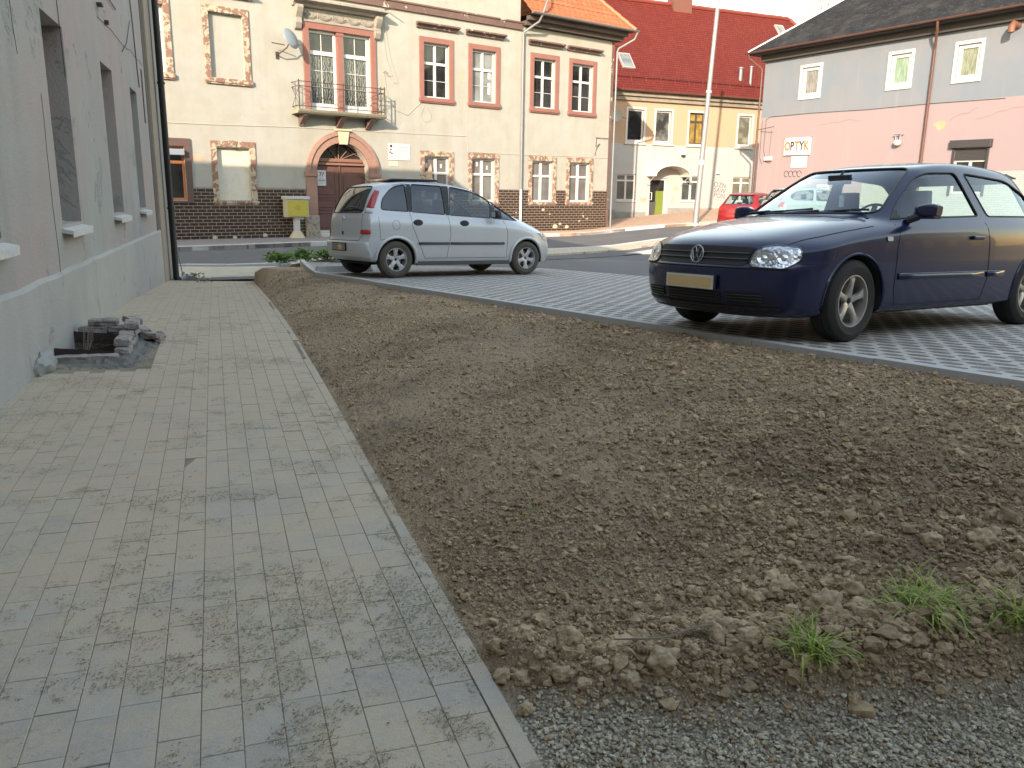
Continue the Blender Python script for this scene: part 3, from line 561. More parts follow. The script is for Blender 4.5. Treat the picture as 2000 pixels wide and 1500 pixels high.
# ---------------------------------------------------------------- left house (rendered wall along the pavement)
M_LW = plaster('rough_render', (.385, .295, .272), (.325, .335, .315), (.28, .29, .275), (.255, .26, .245), ps=.9, pt=.60, dirt_z=(.6, 2.2, 1.3, (.34, .34, .32), .9), vs=1.1, bumps=.8, streak=.55)
M_NICHE = plaster('niche_render', (.26, .265, .25), (.30, .305, .29), (.24, .25, .24), (.20, .21, .205), vs=2.0, pt=.74, bumps=.5)
M_TAN = plaster('tan_render', (.30, .24, .185), (.34, .28, .22), (.25, .2, .16), (.2, .17, .14), vs=2, bumps=.5)
LH = house('plastered_house', 'grey and faded pink rendered house wall along the left of the pavement with bricked-up windows', (-3.354, 5.197), -17.89)
op = [(-3.6, -2.6, 1.08, 2.93, .26), (-.45, .50, 1.08, 2.93, .26), (2.55, 3.50, 1.08, 2.93, .26), (5.79, 6.75, 1.08, 2.93, .26), (8.64, 9.5, 1.08, 2.93, .26)]
wall_mb(-16, 13.2, -1.4, 8.4, op + [(a, b, 4.7, 6.5, .26) for a, b, *_ in op], .26).build('wall', M_LW, LH)
m = MB()
for a, b, c, d, e in op + [(a, b, 4.7, 6.5, .26) for a, b, *_ in op]: m.add([(a, e, c), (b, e, c), (b, e, d), (a, e, d)], [(0, 1, 2, 3)])
m.build('blocked_opening', M_NICHE, LH)
m = MB(); FP = [(-16, 0), (13.2, 0), (8.29, 13.1), (-16, 13.1)]
for a, b in zip(FP[1:], FP[2:] + FP[:1]): m.add([(a[0], a[1], -1.4), (b[0], b[1], -1.4), (b[0], b[1], 8.4), (a[0], a[1], 8.4)], [(0, 1, 2, 3)])
m.build('side_wall', M_LW, LH)
def plinth_top(u): return .68 - .008 * max(0, u)
m = MB()
for a in np.arange(-16, 13.2, .6):
    b = min(13.2, a + .6); j1 = .01 * math.sin(a * 5.1); j2 = .01 * math.sin(b * 5.1); o1, o2 = .035, .035
    m.add([(a, -o1, -1.4), (b, -o2, -1.4), (b, -o2, plinth_top(b) + j2), (a, -o1, plinth_top(a) + j1), (a, 0, plinth_top(a) + j1 + .03), (b, 0, plinth_top(b) + j2 + .03)], [(0, 1, 2, 3), (3, 2, 5, 4)])
m.build('plinth', plaster('plinth_render', (.385, .375, .35), (.35, .345, .32), (.30, .295, .275), (.27, .265, .25), ps=1.4, pt=.62, vs=1.6, bumps=.6), LH)
M_SILLM = simple('flaky_white_sill', (.50, .50, .48), .6, scale=30, var=.35)
for k, (a, b, c, d, e) in enumerate(op):
    m = MB(); s_ = .05
    m.hexa([(a - s_, -.09, c - .085), (b + s_, -.09, c - .085), (b + s_, .2, c - .03), (a - s_, .2, c - .03), (a - s_, -.09, c - .05), (b + s_, -.09, c - .05), (b + s_, .2, c + .012), (a - s_, .2, c + .012)])
    m.add([(a - s_, -.092, c - .05), (b + s_, -.092, c - .05), (b + s_, -.09, c - .115), (a - s_, -.09, c - .11)], [(0, 1, 2, 3)])
    m.build('window_sill', M_SILLM, LH)
# tan pilaster strip, groove, grey corner strip
m = MB(); m.box(11.4, 12.35, -.05, -.001, -1.4, 7.4); m.build('pilaster', M_TAN, LH, bevel=.01)
m = MB(); m.box(11.05, 11.25, -.012, -.001, .6, 7.3); m.build('groove_strip', simple('groove_dark', (.12, .105, .09), .9), LH)
m = MB(); m.box(12.45, 13.2, -.06, -.001, -1.4, 7.4); m.build('corner_strip', M_NICHE, LH, bevel=.01)
pipe(LH, [(12.35, -.17, 7.3), (12.35, -.17, 5), (12.33, -.17, -.42), (12.33, -.24, -.5)], .062, M_DARKMET, clips=(1.0, 3.4, 5.2))
pipe(LH, [(12.9, -.11, 2.4), (12.75, -.16, .5), (12.45, -.30, -.45)], .012, M_ZINC, 'earthing_rod')
m = MB(); m.tube([(12.33, -.24, -.46), (12.45, -.36, -.42), (12.75, -.45, -.44)], .07, 10); m.build('pipe_shoe', simple('grey_plastic', (.28, .29, .29), .5), LH, smooth=True)
M_CRACK = simple('crack', (.05, .045, .04), 1)
m = MB(); r = random.Random(4)
def crack(m, u, z, n, du, dz, w_=.004, j=.05):
    pts = [(u, z)]
    for k in range(n): u += du + r.gauss(0, j); z += dz + r.gauss(0, j); pts.append((u, z))
    stroke(m, pts, w_)
crack(m, 5.9, 3.45, 12, .4, .006, .003, .02); m.build('wall_crack', M_CRACK, LH)
m = MB(); crack(m, 1.4, 3.9, 7, .02, -.2, .002, .03); m.build('wall_crack', M_CRACK, LH)
m = MB(); crack(m, 2.2, .65, 7, .0, .22, .002, .02); m.build('wall_crack', M_CRACK, LH)
m = MB(); stroke(m, [(4.6, 5.2), (5.3, 4.3), (6.2, 3.9), (7.6, 3.85)], .008, -.02); stroke(m, [(8.6, 6), (9.3, 4.9), (9.6, 4.1), (9.75, 3.3), (9.85, 3.05)], .009, -.02); stroke(m, [(3.3, 3.9), (3.32, 3.1), (3.36, 2.45)], .004, -.012); stroke(m, [(8.0, 3.35), (8.6, 3.55), (9.3, 4.0)], .006, -.015)
m.build('loose_cable', M_CABLE, LH)
m = MB(); m.box(5.95, 6.1, -.06, 0, 3.60, 3.63); m.box(6.5, 6.56, -.05, 0, 3.47, 3.52); m.build('iron_hook', M_RUSTY, LH)
m = MB(); m.box(10.45, 10.62, -.004, .0, 2.52, 3.42); m.build('slot', M_VOID, LH)
# roof: front eaves along the pavement, hipped at the street end
m = MB(); m.add([(-16.4, -.35, 8.38), (13.45, -.35, 8.38), (8.5, 13.4, 8.38), (-16.4, 13.4, 8.38), (-10, 6.5, 10.2), (5.5, 6.5, 10.2)], [(0, 1, 5, 4), (1, 2, 5), (2, 3, 4, 5), (3, 0, 4), (3, 2, 1, 0)]); m.build('roof', simple('left_roof_tile', (.25, .09, .06), .8), LH)
# brick light well at the foot of the wall
def L2W(u, d): c, s = math.cos(R(-17.89)), math.sin(R(-17.89)); return (-3.354 + WT[0] * u + c * d, 5.197 + WT[1] * u - s * d)
M_OLDBR = NM('old_brick'); g = M_OLDBR.n('ShaderNodeNewGeometry'); M_OLDBR.set(M_OLDBR.mix(M_OLDBR.ramp(M_OLDBR.noise(14, 5, .7), (.38, 0), (.52, .9)), M_OLDBR.mix(g.outputs['Random Per Island'], (.17, .105, .088), (.25, .17, .145)), (.33, .32, .30)), .95); M_OLDBR.bump(M_OLDBR.noise(60, 5, .7), .8, .01); M_OLDBR = M_OLDBR.m
bw0 = L2W(1.90, .22); BWL = thing('light_well', 'broken brick surround of a cellar light well at the foot of the grey wall', 'light well', (bw0[0], bw0[1], .035), R(90 + 17.89))
r = random.Random(12)
def brick(m, cx, cy, cz, L_=.25, W_=.12, Hh=.062, a=0, tilt=0):
    b = MB(); nx, ny, nz = 4, 3, 2; bm_ = bmesh.new(); bmesh.ops.create_cube(bm_, size=1); bmesh.ops.subdivide_edges(bm_, edges=bm_.edges[:], cuts=2, use_grid_fill=True)
    for v in bm_.verts:
        e = sum(abs(c) > .49 for c in v.co); k = 1 - (.05 if e == 3 else .02 if e == 2 else 0) * r.uniform(.3, 1.6); v.co = Vector((v.co.x * L_ * k, v.co.y * W_ * k, (v.co.z * k + .5) * Hh)) + Vector((r.gauss(0, .0035), r.gauss(0, .0035), r.gauss(0, .003)))
    b.v = [v.co[:] for v in bm_.verts]; b.f = [tuple(q.index for q in f.verts) for f in bm_.faces]; bm_.free()
    b.xf(Matrix.Translation((cx, cy, cz)) @ Matrix.Rotation(a, 4, 'Z') @ Matrix.Rotation(tilt, 4, 'X')); m.add(b.v, b.f)
# local x runs up the wall line away from the viewer, y towards the wall (wall face at y=.22)
m = MB()
for lay in range(2):
    for k in range(3): brick(m, -.28 + k * .25 + (.11 if lay else 0), -.31 + r.gauss(0, .006), lay * .066, a=r.gauss(0, .05))
    for k in range(2): brick(m, .50 + r.gauss(0, .01), -.22 + k * .25, lay * .066, a=PI / 2 + r.gauss(0, .06))
brick(m, .56, -.30, .133, a=.4, tilt=.08); brick(m, .30, -.33, .134, a=.08); brick(m, .52, -.06, .133, a=1.5); brick(m, .40, -.47, .0, a=.8, tilt=.2); brick(m, .72, -.36, .0, a=.3)
for k in range(2): brick(m, -.50, -.18 + k * .24, -.02, a=PI / 2 + r.gauss(0, .08))
m.build('brick_rim', M_OLDBR, BWL, bevel=.004)
m = MB(); m.add([(-.42, -.26, -.21), (.42, -.26, -.21), (.42, .215, -.21), (-.42, .215, -.21), (-.42, -.26, .05), (.42, -.26, .05), (.42, .215, .10), (-.42, .215, .10)], [(0, 1, 2, 3), (0, 4, 5, 1), (1, 5, 6, 2), (2, 6, 7, 3), (3, 7, 4, 0)]); m.build('pit', simple('pit_brick', (.05, .032, .028), .95, scale=15, var=.4), BWL)
m = MB(); P_ = []; RX = .98
for i in range(46):
    row = []
    for j in range(28):
        x = -RX + 2 * RX * i / 45; y = -.58 + .82 * j / 27; e = min(abs(x + RX), abs(RX - x), abs(y + .58)); z = -.05 + min(1, (e + r.gauss(0, .02)) / .12) * (.030 + .025 * r.random())
        if -.6 < x < .65 and y > -.42: z += .02
        row.append((x, y, z))
    P_.append(row)
for i in range(45):
    for j in range(27):
        c = P_[i][j]
        if not ((-.42 < c[0] < .38) and c[1] > -.28): m.add([P_[i][j], P_[i + 1][j], P_[i + 1][j + 1], P_[i][j + 1]], [(0, 1, 2, 3)])
m.build('mortar_bed', mat_concrete('dark_mortar', (.10, .098, .088), (.20, .195, .17), 8, 1.0), BWL, smooth=True, angle=180)
M_ = MB(); brk = ico_lump = None
bm_ = bmesh.new(); bmesh.ops.create_icosphere(bm_, subdivisions=3, radius=1)
from mathutils import noise as mn_
for v in bm_.verts: n_ = 1 + .35 * mn_.noise(v.co * 1.7) + .2 * mn_.noise(v.co * 4); v.co = Vector((v.co.x * .26, v.co.y * .09, v.co.z * .11)) * n_
M_.v = [v.co[:] for v in bm_.verts]; M_.f = [tuple(q.index for q in f.verts) for f in bm_.faces]; bm_.free(); M_.xf(Matrix.Translation((-.86, .19, .04))); M_.build('plaster_lump', M_NICHE, BWL, smooth=True)
m = MB()
for k in range(7): x = -.25 + k * .08; m.tube([(x, .05 + r.gauss(0, .06), -.18), (x + .02, .0, .04), (x + r.gauss(0, .03), -.02, .15 + r.random() * .1)], .003, 4)
m.build('dead_stem', simple('dead_stem', (.25, .22, .17), .9), BWL)
# weeds at the foot of the downpipe
r = random.Random(3)
def leafy(name, loc, n, size, mat, label, cat='weed', spread=.2, hgt=.25):
    m = MB()
    for _ in range(n):
        a = r.random() * 6.28; rr = spread * r.random(); x, y = math.cos(a) * rr, math.sin(a) * rr; h = hgt * r.uniform(.2, 1); b = r.random() * 6.28; el = r.uniform(.1, 1.0); L_ = size * r.uniform(.6, 1.2); W_ = L_ * .22
        d = Vector((math.cos(b) * math.cos(el), math.sin(b) * math.cos(el), math.sin(el))); s_ = Vector((-math.sin(b), math.cos(b), 0)) * W_; p = Vector((x, y, h)); dn = Vector((0, 0, -L_ * .25))
        m.add([p, p + d * L_ * .5 + s_, p + d * L_ + dn, p + d * L_ * .5 - s_], [(0, 1, 2, 3)])
    m2 = MB()
    for _ in range(max(3, n // 25)):
        a = r.random() * 6.28; rr = spread * r.random(); m2.tube([(0.3 * math.cos(a) * rr, .3 * math.sin(a) * rr, -.03), (math.cos(a) * rr, math.sin(a) * rr, hgt * r.uniform(.5, .95))], .004, 4)
    t = thing(name, label, cat, loc); m.build('leaves', mat, t); m2.build('stems', mat, t); return t
M_LEAF = mat_leaf('weed_leaf', (.08, .17, .035), (.20, .33, .09)); M_LEAF2 = mat_leaf('dull_leaf', (.05, .10, .035), (.11, .17, .07))
q = L2W(12.3, .5); leafy('weed', (q[0], q[1], pav(*q) + .0), 70, .09, M_LEAF2, 'low dull green weed beside the foot of the black downpipe', spread=.25, hgt=.14)
q = L2W(11.7, .75); leafy('weed', (q[0], q[1], pav(*q) + .0), 40, .06, M_LEAF2, 'tiny flat weed on the sandy paving in front of the black downpipe', spread=.2, hgt=.06)
for i, (x, y) in enumerate([(-5.35, 18.75), (-4.95, 19.3), (-4.45, 19.7), (-3.9, 20.1), (-3.4, 20.4)]):
    leafy('leafy_plant', (x, y, -.28), 130, .22, M_LEAF, ['leftmost fresh green leafy plant behind the soil bed corner', 'second leafy green plant from the left at the kerb corner', 'middle one of the five leafy plants beside the road', 'fourth leafy plant, near the silver car bumper', 'rightmost leafy plant, behind the rear of the silver car'][i], 'plant', .30, .24)
# ---------------------------------------------------------------- cream town house
M_CREAM = plaster('cream_plaster', (.64, .645, .555), (.67, .68, .62), (.69, .69, .62), (.50, .43, .31), ps=.55, pt=.66, vs=.9, bumps=.35, dirt_z=(1.4, 1.2, .6, (.58, .58, .54), .75), streak=.3, k=.49)
M_OXID = plaster('oxide_red_paint', (.36, .155, .125), (.39, .175, .14), (.42, .30, .22), (.28, .12, .10), ps=2.5, pt=.70, vs=2, bumps=.3, k=.66)
M_PEEL = plaster('peeling_trim', (.37, .205, .15), (.34, .18, .14), (.60, .51, .38), (.25, .16, .13), ps=1.9, pt=.50, vs=3, bumps=.8, k=.66)
M_BRCOR = plaster('brown_cornice', (.185, .115, .10), (.21, .13, .11), (.58, .53, .43), (.12, .08, .07), ps=1.6, pt=.60, vs=2, bumps=.8, k=.66)
M_STONE = plaster('grey_stucco', (.40, .37, .32), (.46, .43, .37), (.25, .19, .16), (.2, .18, .15), ps=4, pt=.62, vs=3, bumps=.8, k=.66)
def mat_clinker():
    m = NM('clinker_tiles'); s = m.sep(); v = m.comb(s[0], s[2]); b = m.n('ShaderNodeTexBrick'); m.l(v, b.inputs[0]); b.inputs['Scale'].default_value = 1; b.inputs['Brick Width'].default_value = .30; b.inputs['Row Height'].default_value = .113; b.inputs['Mortar Size'].default_value = .0095; b.inputs['Mortar Smooth'].default_value = .1; b.inputs['Bias'].default_value = -.2
    b.inputs[1].default_value = (.034, .017, .013, 1); b.inputs[2].default_value = (.022, .012, .010, 1); b.inputs[3].default_value = (.27, .235, .18, 1)
    mort = m.mix(m.ramp(s[0], (0, 0), (1, 1)), (.42, .37, .28), (.42, .37, .28)); miss = m.ramp(m.noise(1.6, 3, .5), (.70, 0), (.705, 1)); c = m.mix(miss, b.outputs[0], (.40, .34, .23)); m.set(c, m.mix(b.outputs[1], .28, .9)); m.bump(b.outputs[1], -.8, .008); return m.m
M_CLINK = mat_clinker()
CH = house('cream_town_house', 'peeling cream plaster town house with red window frames and dark brick tile base', cb, 51.59)
UP = [(-21.55, -19.95), (-18.93, -17.38), (-10.62, -9.02), (-8.29, -6.68), (-5.03, -3.40), (-2.80, -1.11)]
upw = [(a + .2, b - .2, 4.97, 7.0) for a, b in UP]; loww = [(a + .2, b - .2, .98, 2.72) for a, b in [(-21.2, -19.60)] + UP[1:]]
holes = [h + ((.22,) if i != 1 else (.10,)) for i, h in enumerate(upw)] + [h + ((.22,) if i != 1 else (.12,)) for i, h in enumerate(loww)]
bal = (-15.22, -12.76, 4.16, 6.92, .25); GC, GR, GZ = -14.03, 1.09, 1.98; gate = (GC - GR, GC + GR, -.6, GZ + GR, .45)
m = wall_mb(-30, 0, -.6, 8.2, holes + [bal, gate], .22)
def arcpts(r_, n=20, a0=PI, a1=0): return [(GC + r_ * math.cos(a0 + (a1 - a0) * k / n), GZ + r_ * math.sin(a0 + (a1 - a0) * k / n)) for k in range(n + 1)]
ap = arcpts(GR)
for k in range(20):   # spandrels beside the arch
    (a, b), (c, d) = ap[k], ap[k + 1]; m.add([(a, 0, b), (c, 0, d), (c, 0, GZ + GR), (a, 0, GZ + GR)], [(0, 1, 2, 3)]); m.add([(a, 0, b), (c, 0, d), (c, .45, d), (a, .45, b)], [(3, 2, 1, 0)])
m.add([(-30, 0, 8.2), (-5.6, 0, 8.2), (-5.6, 0, 12.5), (-30, 0, 12.5)], [(0, 1, 2, 3)]); m.add([(-5.6, 0, 8.2), (-5.6, 9, 8.2), (-5.6, 9, 12.5), (-5.6, 0, 12.5)], [(0, 1, 2, 3)])
m.build('wall', M_CREAM, CH); strip_wall(CH, -30, 0, 9, -.6, 8.2, M_CREAM, 'side_wall')
# brick tile base, butted round the openings
def dado(a, b, z1): return (a, b, z1)
m = MB(); segs = [(-30, -21.2, 1.36), (-21.2, -19.62, .93), (-19.62, -18.93, 1.37), (-18.93, -17.38, .90), (-17.38, -15.56, 1.38), (-12.48, -10.62, 1.45), (-10.62, -9.02, .85), (-9.02, -8.29, 1.49), (-8.29, -6.68, .85), (-6.68, -5.03, 1.49), (-5.03, -3.40, .81), (-3.40, -2.80, 1.49), (-2.80, -1.11, .81), (-1.11, -.17, 1.49)]
for a, b, z in segs[:5]: m.box(a, b, -.03, -.001, -.6, z)
m.build('brick_tile_base', M_CLINK, CH)
m = MB()
for a, b, z in segs[5:]: m.box(a, b, -.03, -.001, -.6, z)
m.build('brick_tile_base', M_CLINK, CH)
M_GAPM = plaster('bare_mortar', (.42, .36, .25), (.46, .40, .30), (.4, .33, .24), (.3, .25, .16), vs=4)
for u, z, sz in [(-3.4, -.12, .22), (-2.7, -.16, .15), (-4.15, .62, .12), (-3.75, .42, .06), (-1.9, .1, .08), (-1.4, .2, .07), (-19.0, -.28, .12), (-18.3, -.29, .10), (-17.2, -.24, .12), (-5.7, .5, .06), (-4.9, -.14, .13), (-16.6, 1.15, .03), (-3.1, -.02, .12)]:
    m = MB(); n = 8; decal(m, [(u + sz * random.uniform(.5, 1) * math.cos(k * 2 * PI / n), z + sz * .7 * random.uniform(.5, 1) * math.sin(k * 2 * PI / n)) for k in range(n)], -.0345); m.build('tile_gap', M_GAPM, CH)
m = MB(); m.box(-19.62, -18.95, -.045, -.001, 1.375, 1.42); m.build('base_ledge', M_STONE, CH); m = MB(); m.box(-17.36, -15.56, -.045, -.001, 1.385, 1.43); m.build('base_ledge', M_STONE, CH)
# upper windows
for i, (a, b) in enumerate(UP):
    blind = i == 1; surround(CH, a, b, 4.78, 7.22, M_PEEL if i < 2 else M_OXID, wd=.2, sill=.19, proud=.055)
    if i != 0: hood(CH, a - .18, b + .2, 7.52, 7.72, M_BRCOR, .26)
    u0, u1 = a + .2, b - .2
    if blind: mm = MB(); mm.add([(u0, .10, 4.97), (u1, .10, 4.97), (u1, .10, 7.0), (u0, .10, 7.0)], [(0, 1, 2, 3)]); mm.build('blind_panel', M_CREAM, CH)
    else:
        gl = M_GLASS_L if i == 3 else M_GLASS; wo_ = win(CH, u0, u1, 4.98, 7.0, .15, glass=gl, trans=.64, mull=i != 0, bars=1)
        mm = MB(); mm.box(u0, u1, -.02, .10, 4.965, 4.99); mm.build('sill_flashing', M_ZINC, wo_)
        if i == 0:
            mm = MB(); mm.hexa([(u1 - .33, .155, 6.62), (u1 - .23, .155, 6.55), (u1 - .23, .158, 6.55), (u1 - .33, .158, 6.62), (u1 - .24, .155, 6.74), (u1 - .14, .155, 6.66), (u1 - .14, .158, 6.66), (u1 - .24, .158, 6.74)]); mm.build('window_sticker', M_UPVC, wo_); mm = MB(); mm.box(u1 - .42, u1 - .30, .155, .158, 5.12, 5.24); mm.build('window_sticker', M_UPVC, wo_)
        if i == 3: mm = MB(); mm.box(u1 - .30, u1 - .16, .150, .157, 5.95, 6.30); mm.build('paper_notice', M_UPVC, wo_); mm = MB(); mm.box(u1 - .30, u1 - .16, .150, .157, 5.35, 5.8); mm.build('paper_notice', M_UPVC, wo_)
for i, (u0, u1, z0, z1) in enumerate(loww):
    a, b = u0 - .2, u1 + .2
    if i == 0:
        m = MB(); m.box(a, a + .2, -.06, -.001, .95, 2.97); m.box(b - .2, b, -.06, -.001, .95, 2.97); m.box(a + .2, b - .2, -.06, -.001, 2.72, 2.97); m.box(a, b, -.09, -.001, .88, .95); m.build('window_surround', simple('dark_brown_trim', (.10, .06, .05), .8), CH)
        win(CH, u0, u1, z0, z1, .12, fmat=simple('orange_wood', (.42, .15, .06), .55), glass=M_GLASS, trans=.70, mull=True, bars=0, label='window with orange brown wooden frame under a roller box'); m = MB(); m.box(u0 - .15, b - .25, -.22, .05, 2.42, 2.62); m.build('roller_box', simple('blue_grey_box', (.22, .26, .30), .4), CH, bevel=.02); continue
    surround(CH, a, b, .82, 2.95, M_PEEL, wd=.2, sill=.13, proud=.045, key=True)
    if i == 1: m = MB(); m.add([(u0, .12, z0), (u1, .12, z0), (u1, .12, z1), (u0, .12, z1)], [(0, 1, 2, 3)]); m.build('blind_panel', plaster('blind_stucco', (.60, .54, .38), (.55, .54, .48), (.50, .50, .47), (.36, .34, .29), vs=2.5, bumps=.9, ps=1), CH); continue
    wo_ = win(CH, u0, u1, z0, z1, .15, glass=M_GLASS_G, trans=.64, mull=True, bars=0, mw=.12)
    if i in (2, 3): mm = MB(); mm.box(u0 + .14, u0 + .24, .155, .16, z1 - .42, z1 - .25) if i == 2 else mm.box(u0 + .33, u0 + .42, .155, .16, z1 - .30, z1 - .12); mm.build('window_sticker', M_UPVC, wo_); mm = MB(); mm.box(u1 - .35, u1 - .27, .155, .16, z1 - .42, z1 - .26); mm.build('window_sticker', M_UPVC, wo_)
# balcony doors with framed surround, festoon and hood
m = MB(); m.box(-15.44, -15.22, -.07, -.001, 4.16, 7.14); m.box(-12.76, -12.54, -.07, -.001, 4.16, 7.14); m.box(-15.22, -12.76, -.07, -.001, 6.92, 7.14); m.build('door_surround', M_OXID, CH, bevel=.01)
m = MB(); m.box(-14.10, -13.88, -.03, .22, 4.16, 6.92); m.box(-14.13, -13.85, -.05, .2, 6.80, 6.90); m.build('centre_post', M_OXID, CH)
for a, b in ((-15.22, -14.10), (-13.88, -12.76)):
    m = MB(); frame_ring(m, a, b, 4.16, 6.92, .10, .12, .22, bot=.28); zt = 6.16; m.box(a + .10, b - .10, .11, .21, zt - .07, zt + .07); uc = (a + b) / 2
    m.box(uc - .012, uc + .012, .15, .18, 4.44, zt - .07); m.box(uc - .012, uc + .012, .15, .18, zt + .07, 6.82)
    for zz in (5.0, 5.56): m.box(a + .1, b - .1, .152, .178, zz - .012, zz + .012)
    wo_ = m.build('balcony_door', M_UPVC, CH, bevel=.005); g = MB(); g.add([(a + .05, .175, 4.3), (b - .05, .175, 4.3), (b - .05, .175, zt), (a + .05, .175, zt)], [(0, 1, 2, 3)]); g.build('pane', M_LACE, wo_); g = MB(); g.add([(a + .05, .176, zt), (b - .05, .176, zt), (b - .05, .176, 6.87), (a + .05, .176, 6.87)], [(0, 1, 2, 3)]); g.build('upper_pane', M_GLASS, wo_)
m = MB(); m.box(-15.42, -12.56, -.10, -.001, 7.14, 7.20); m.box(-15.42, -12.56, -.04, -.001, 7.2, 7.62)
for k in range(5):
    c = -15.42 + 2.86 * (k + .5) / 5; 
    for rr in (.20, .26, .14): m.tube([(c + rr * math.cos(PI + PI * j / 12), -.055, 7.42 + rr * .62 * math.sin(PI + PI * j / 12)) for j in range(13)], .022, 6)
    for j in range(9): x = c - .2 + .05 * j; z = 7.42 - .13 * math.sin(PI * (j + .5) / 9.5); m.lathe([(0, -.028), (.02, -.02), (.03, 0), (.02, .02), (0, .028)], (x, -.075, z), 8)
    m.tube([(c - .286, -.06, 7.46), (c - .286, -.06, 7.30)], .02, 6)
m.build('festoon_frieze', M_STONE, CH, smooth=True)
hood(CH, -15.85, -12.2, 7.60, 7.84, M_STONE, .5, 'door_hood')
for u in (-15.62, -12.50):
    m = MB(); v = [(-.0, 7.62), (-.34, 7.62), (-.36, 7.52), (-.30, 7.40), (-.18, 7.22), (-.20, 7.05), (-.12, 6.88), (-.03, 6.82), (0, 6.84)]; n = len(v)
    m.add([(u - .12, y, z) for y, z in v] + [(u + .12, y, z) for y, z in v], [tuple(range(n)), tuple(range(2 * n - 1, n - 1, -1))] + [(k, k + n, (k + 1) % n + n, (k + 1) % n) for k in range(n)]); m.build('scroll_bracket', M_STONE, CH, bevel=.015)
m = MB(); v = [(0, 3.98), (-.56, 4.00), (-.62, 4.06), (-.66, 4.14), (0, 4.16)]; n = 5
m.add([(-15.98, y, z) for y, z in v] + [(-12.46, y, z) for y, z in v], [tuple(range(n)), tuple(range(2 * n - 1, n - 1, -1))] + [(k, k + n, (k + 1) % n + n, (k + 1) % n) for k in range(n)]); BAL = m.build('balcony', mat_concrete('mossy_slab', (.16, .15, .10), (.36, .34, .26), 5, 1), CH, bevel=.01)
m = MB(); y1 = -.60; ub, ue = -15.92, -12.52
for z in (4.24, 4.90, 5.06): m.tube([(ub, 0, z), (ub, y1, z), (ue, y1, z), (ue, 0, z)], .014, 6)
for u in (ub, -14.22, -12.68, ue): m.tube([(u, y1, 4.14), (u, y1, 5.12)], .022, 6)
for a, b in ((ub, -14.22), (-14.22, -12.68)):
    c = (a + b) / 2; m.tube([(a, y1, 4.24), (c, y1, 4.57), (b, y1, 4.24)], .008, 5); m.tube([(a, y1, 4.90), (c, y1, 4.57), (b, y1, 4.90)], .008, 5); m.tube([(c + .13 * math.cos(k * PI / 8), y1, 4.57 + .13 * math.sin(k * PI / 8)) for k in range(16)], .008, 5, closed=True)
    for q in (.25, .75): e = a + (b - a) * q; m.tube([(e - .1, y1, 4.24), (e, y1, 4.5), (e + .1, y1, 4.24)], .006, 4)
for u in (ub, ue): m.tube([(u, 0, 4.24), (u, y1, 4.9)], .008, 5); m.tube([(u, 0, 4.9), (u, y1, 4.24)], .008, 5); m.tube([(u, -.3, 4.24), (u, -.3, 5.06)], .01, 5)
m.build('railing', M_RUSTY, BAL)
for u in (-15.62, -14.15, -12.95):
    m = MB(); m.hexa([(u - .10, -.06, 3.60), (u + .10, -.06, 3.60), (u + .10, -.001, 3.60), (u - .10, -.001, 3.60), (u - .10, -.52, 3.97), (u + .10, -.52, 3.97), (u + .10, -.001, 3.97), (u - .10, -.001, 3.97)]); m.build('slab_bracket', M_BRCOR, BAL)
# arched gate
m = MB(); A, B_ = arcpts(1.10), arcpts(1.49)
for k in range(20):
    for y0, y1_, (p, q, p2, q2) in ((-.10, -.001, (A[k], A[k + 1], B_[k], B_[k + 1])),): m.hexa([(p[0], y0, p[1]), (q[0], y0, q[1]), (q[0], y1_, q[1]), (p[0], y1_, p[1]), (p2[0], y0, p2[1]), (q2[0], y0, q2[1]), (q2[0], y1_, q2[1]), (p2[0], y1_, p2[1])])
C_ = arcpts(1.36); D_ = arcpts(1.52)
for k in range(20): p, q, p2, q2 = C_[k], C_[k + 1], D_[k], D_[k + 1]; m.hexa([(p[0], -.15, p[1]), (q[0], -.15, q[1]), (q[0], -.101, q[1]), (p[0], -.101, p[1]), (p2[0], -.13, p2[1]), (q2[0], -.13, q2[1]), (q2[0], -.101, q2[1]), (p2[0], -.101, p2[1])])
for s_ in (-1, 1):
    a, b = sorted((GC + s_ * 1.10, GC + s_ * 1.50)); m.box(a, b, -.10, -.001, .45, GZ - .13); a, b = sorted((GC + s_ * 1.07, GC + s_ * 1.56)); m.box(a, b, -.14, -.001, GZ - .13, GZ + .02)
m.build('gate_arch', plaster('gate_stone', (.27, .155, .12), (.31, .185, .14), (.36, .28, .21), (.2, .12, .1), ps=2, pt=.66, vs=2), CH, bevel=.008)
M_WORN = plaster('worn_stone', (.30, .27, .22), (.34, .30, .24), (.22, .17, .14), (.25, .2, .15), ps=2.5, pt=.55, vs=3, bumps=1)
for s_ in (-1, 1): m = MB(); a, b = sorted((GC + s_ * 1.08, GC + s_ * 1.60)); m.box(a, b, -.17, -.001, -.4, .45); m.build('gate_plinth', M_WORN, CH, bevel=.03)
m = MB(); m.hexa([(GC - .15, -.17, 3.02), (GC + .15, -.17, 3.02), (GC + .15, -.002, 3.02), (GC - .15, -.002, 3.02), (GC - .23, -.19, 3.5), (GC + .23, -.19, 3.5), (GC + .23, -.002, 3.5), (GC - .23, -.002, 3.5)]); m.box(GC - .30, GC + .30, -.24, -.002, 3.5, 3.57); m.build('keystone', plaster('keystone_st', (.52, .42, .27), (.55, .46, .32), (.4, .3, .2), (.33, .25, .18), vs=3), CH, bevel=.01)
M_GATE = simple('gate_brown', (.115, .052, .04), .65, scale=4, var=.25, bump=.3); M_GATE2 = simple('gate_light', (.22, .105, .075), .65)
GT = MB()
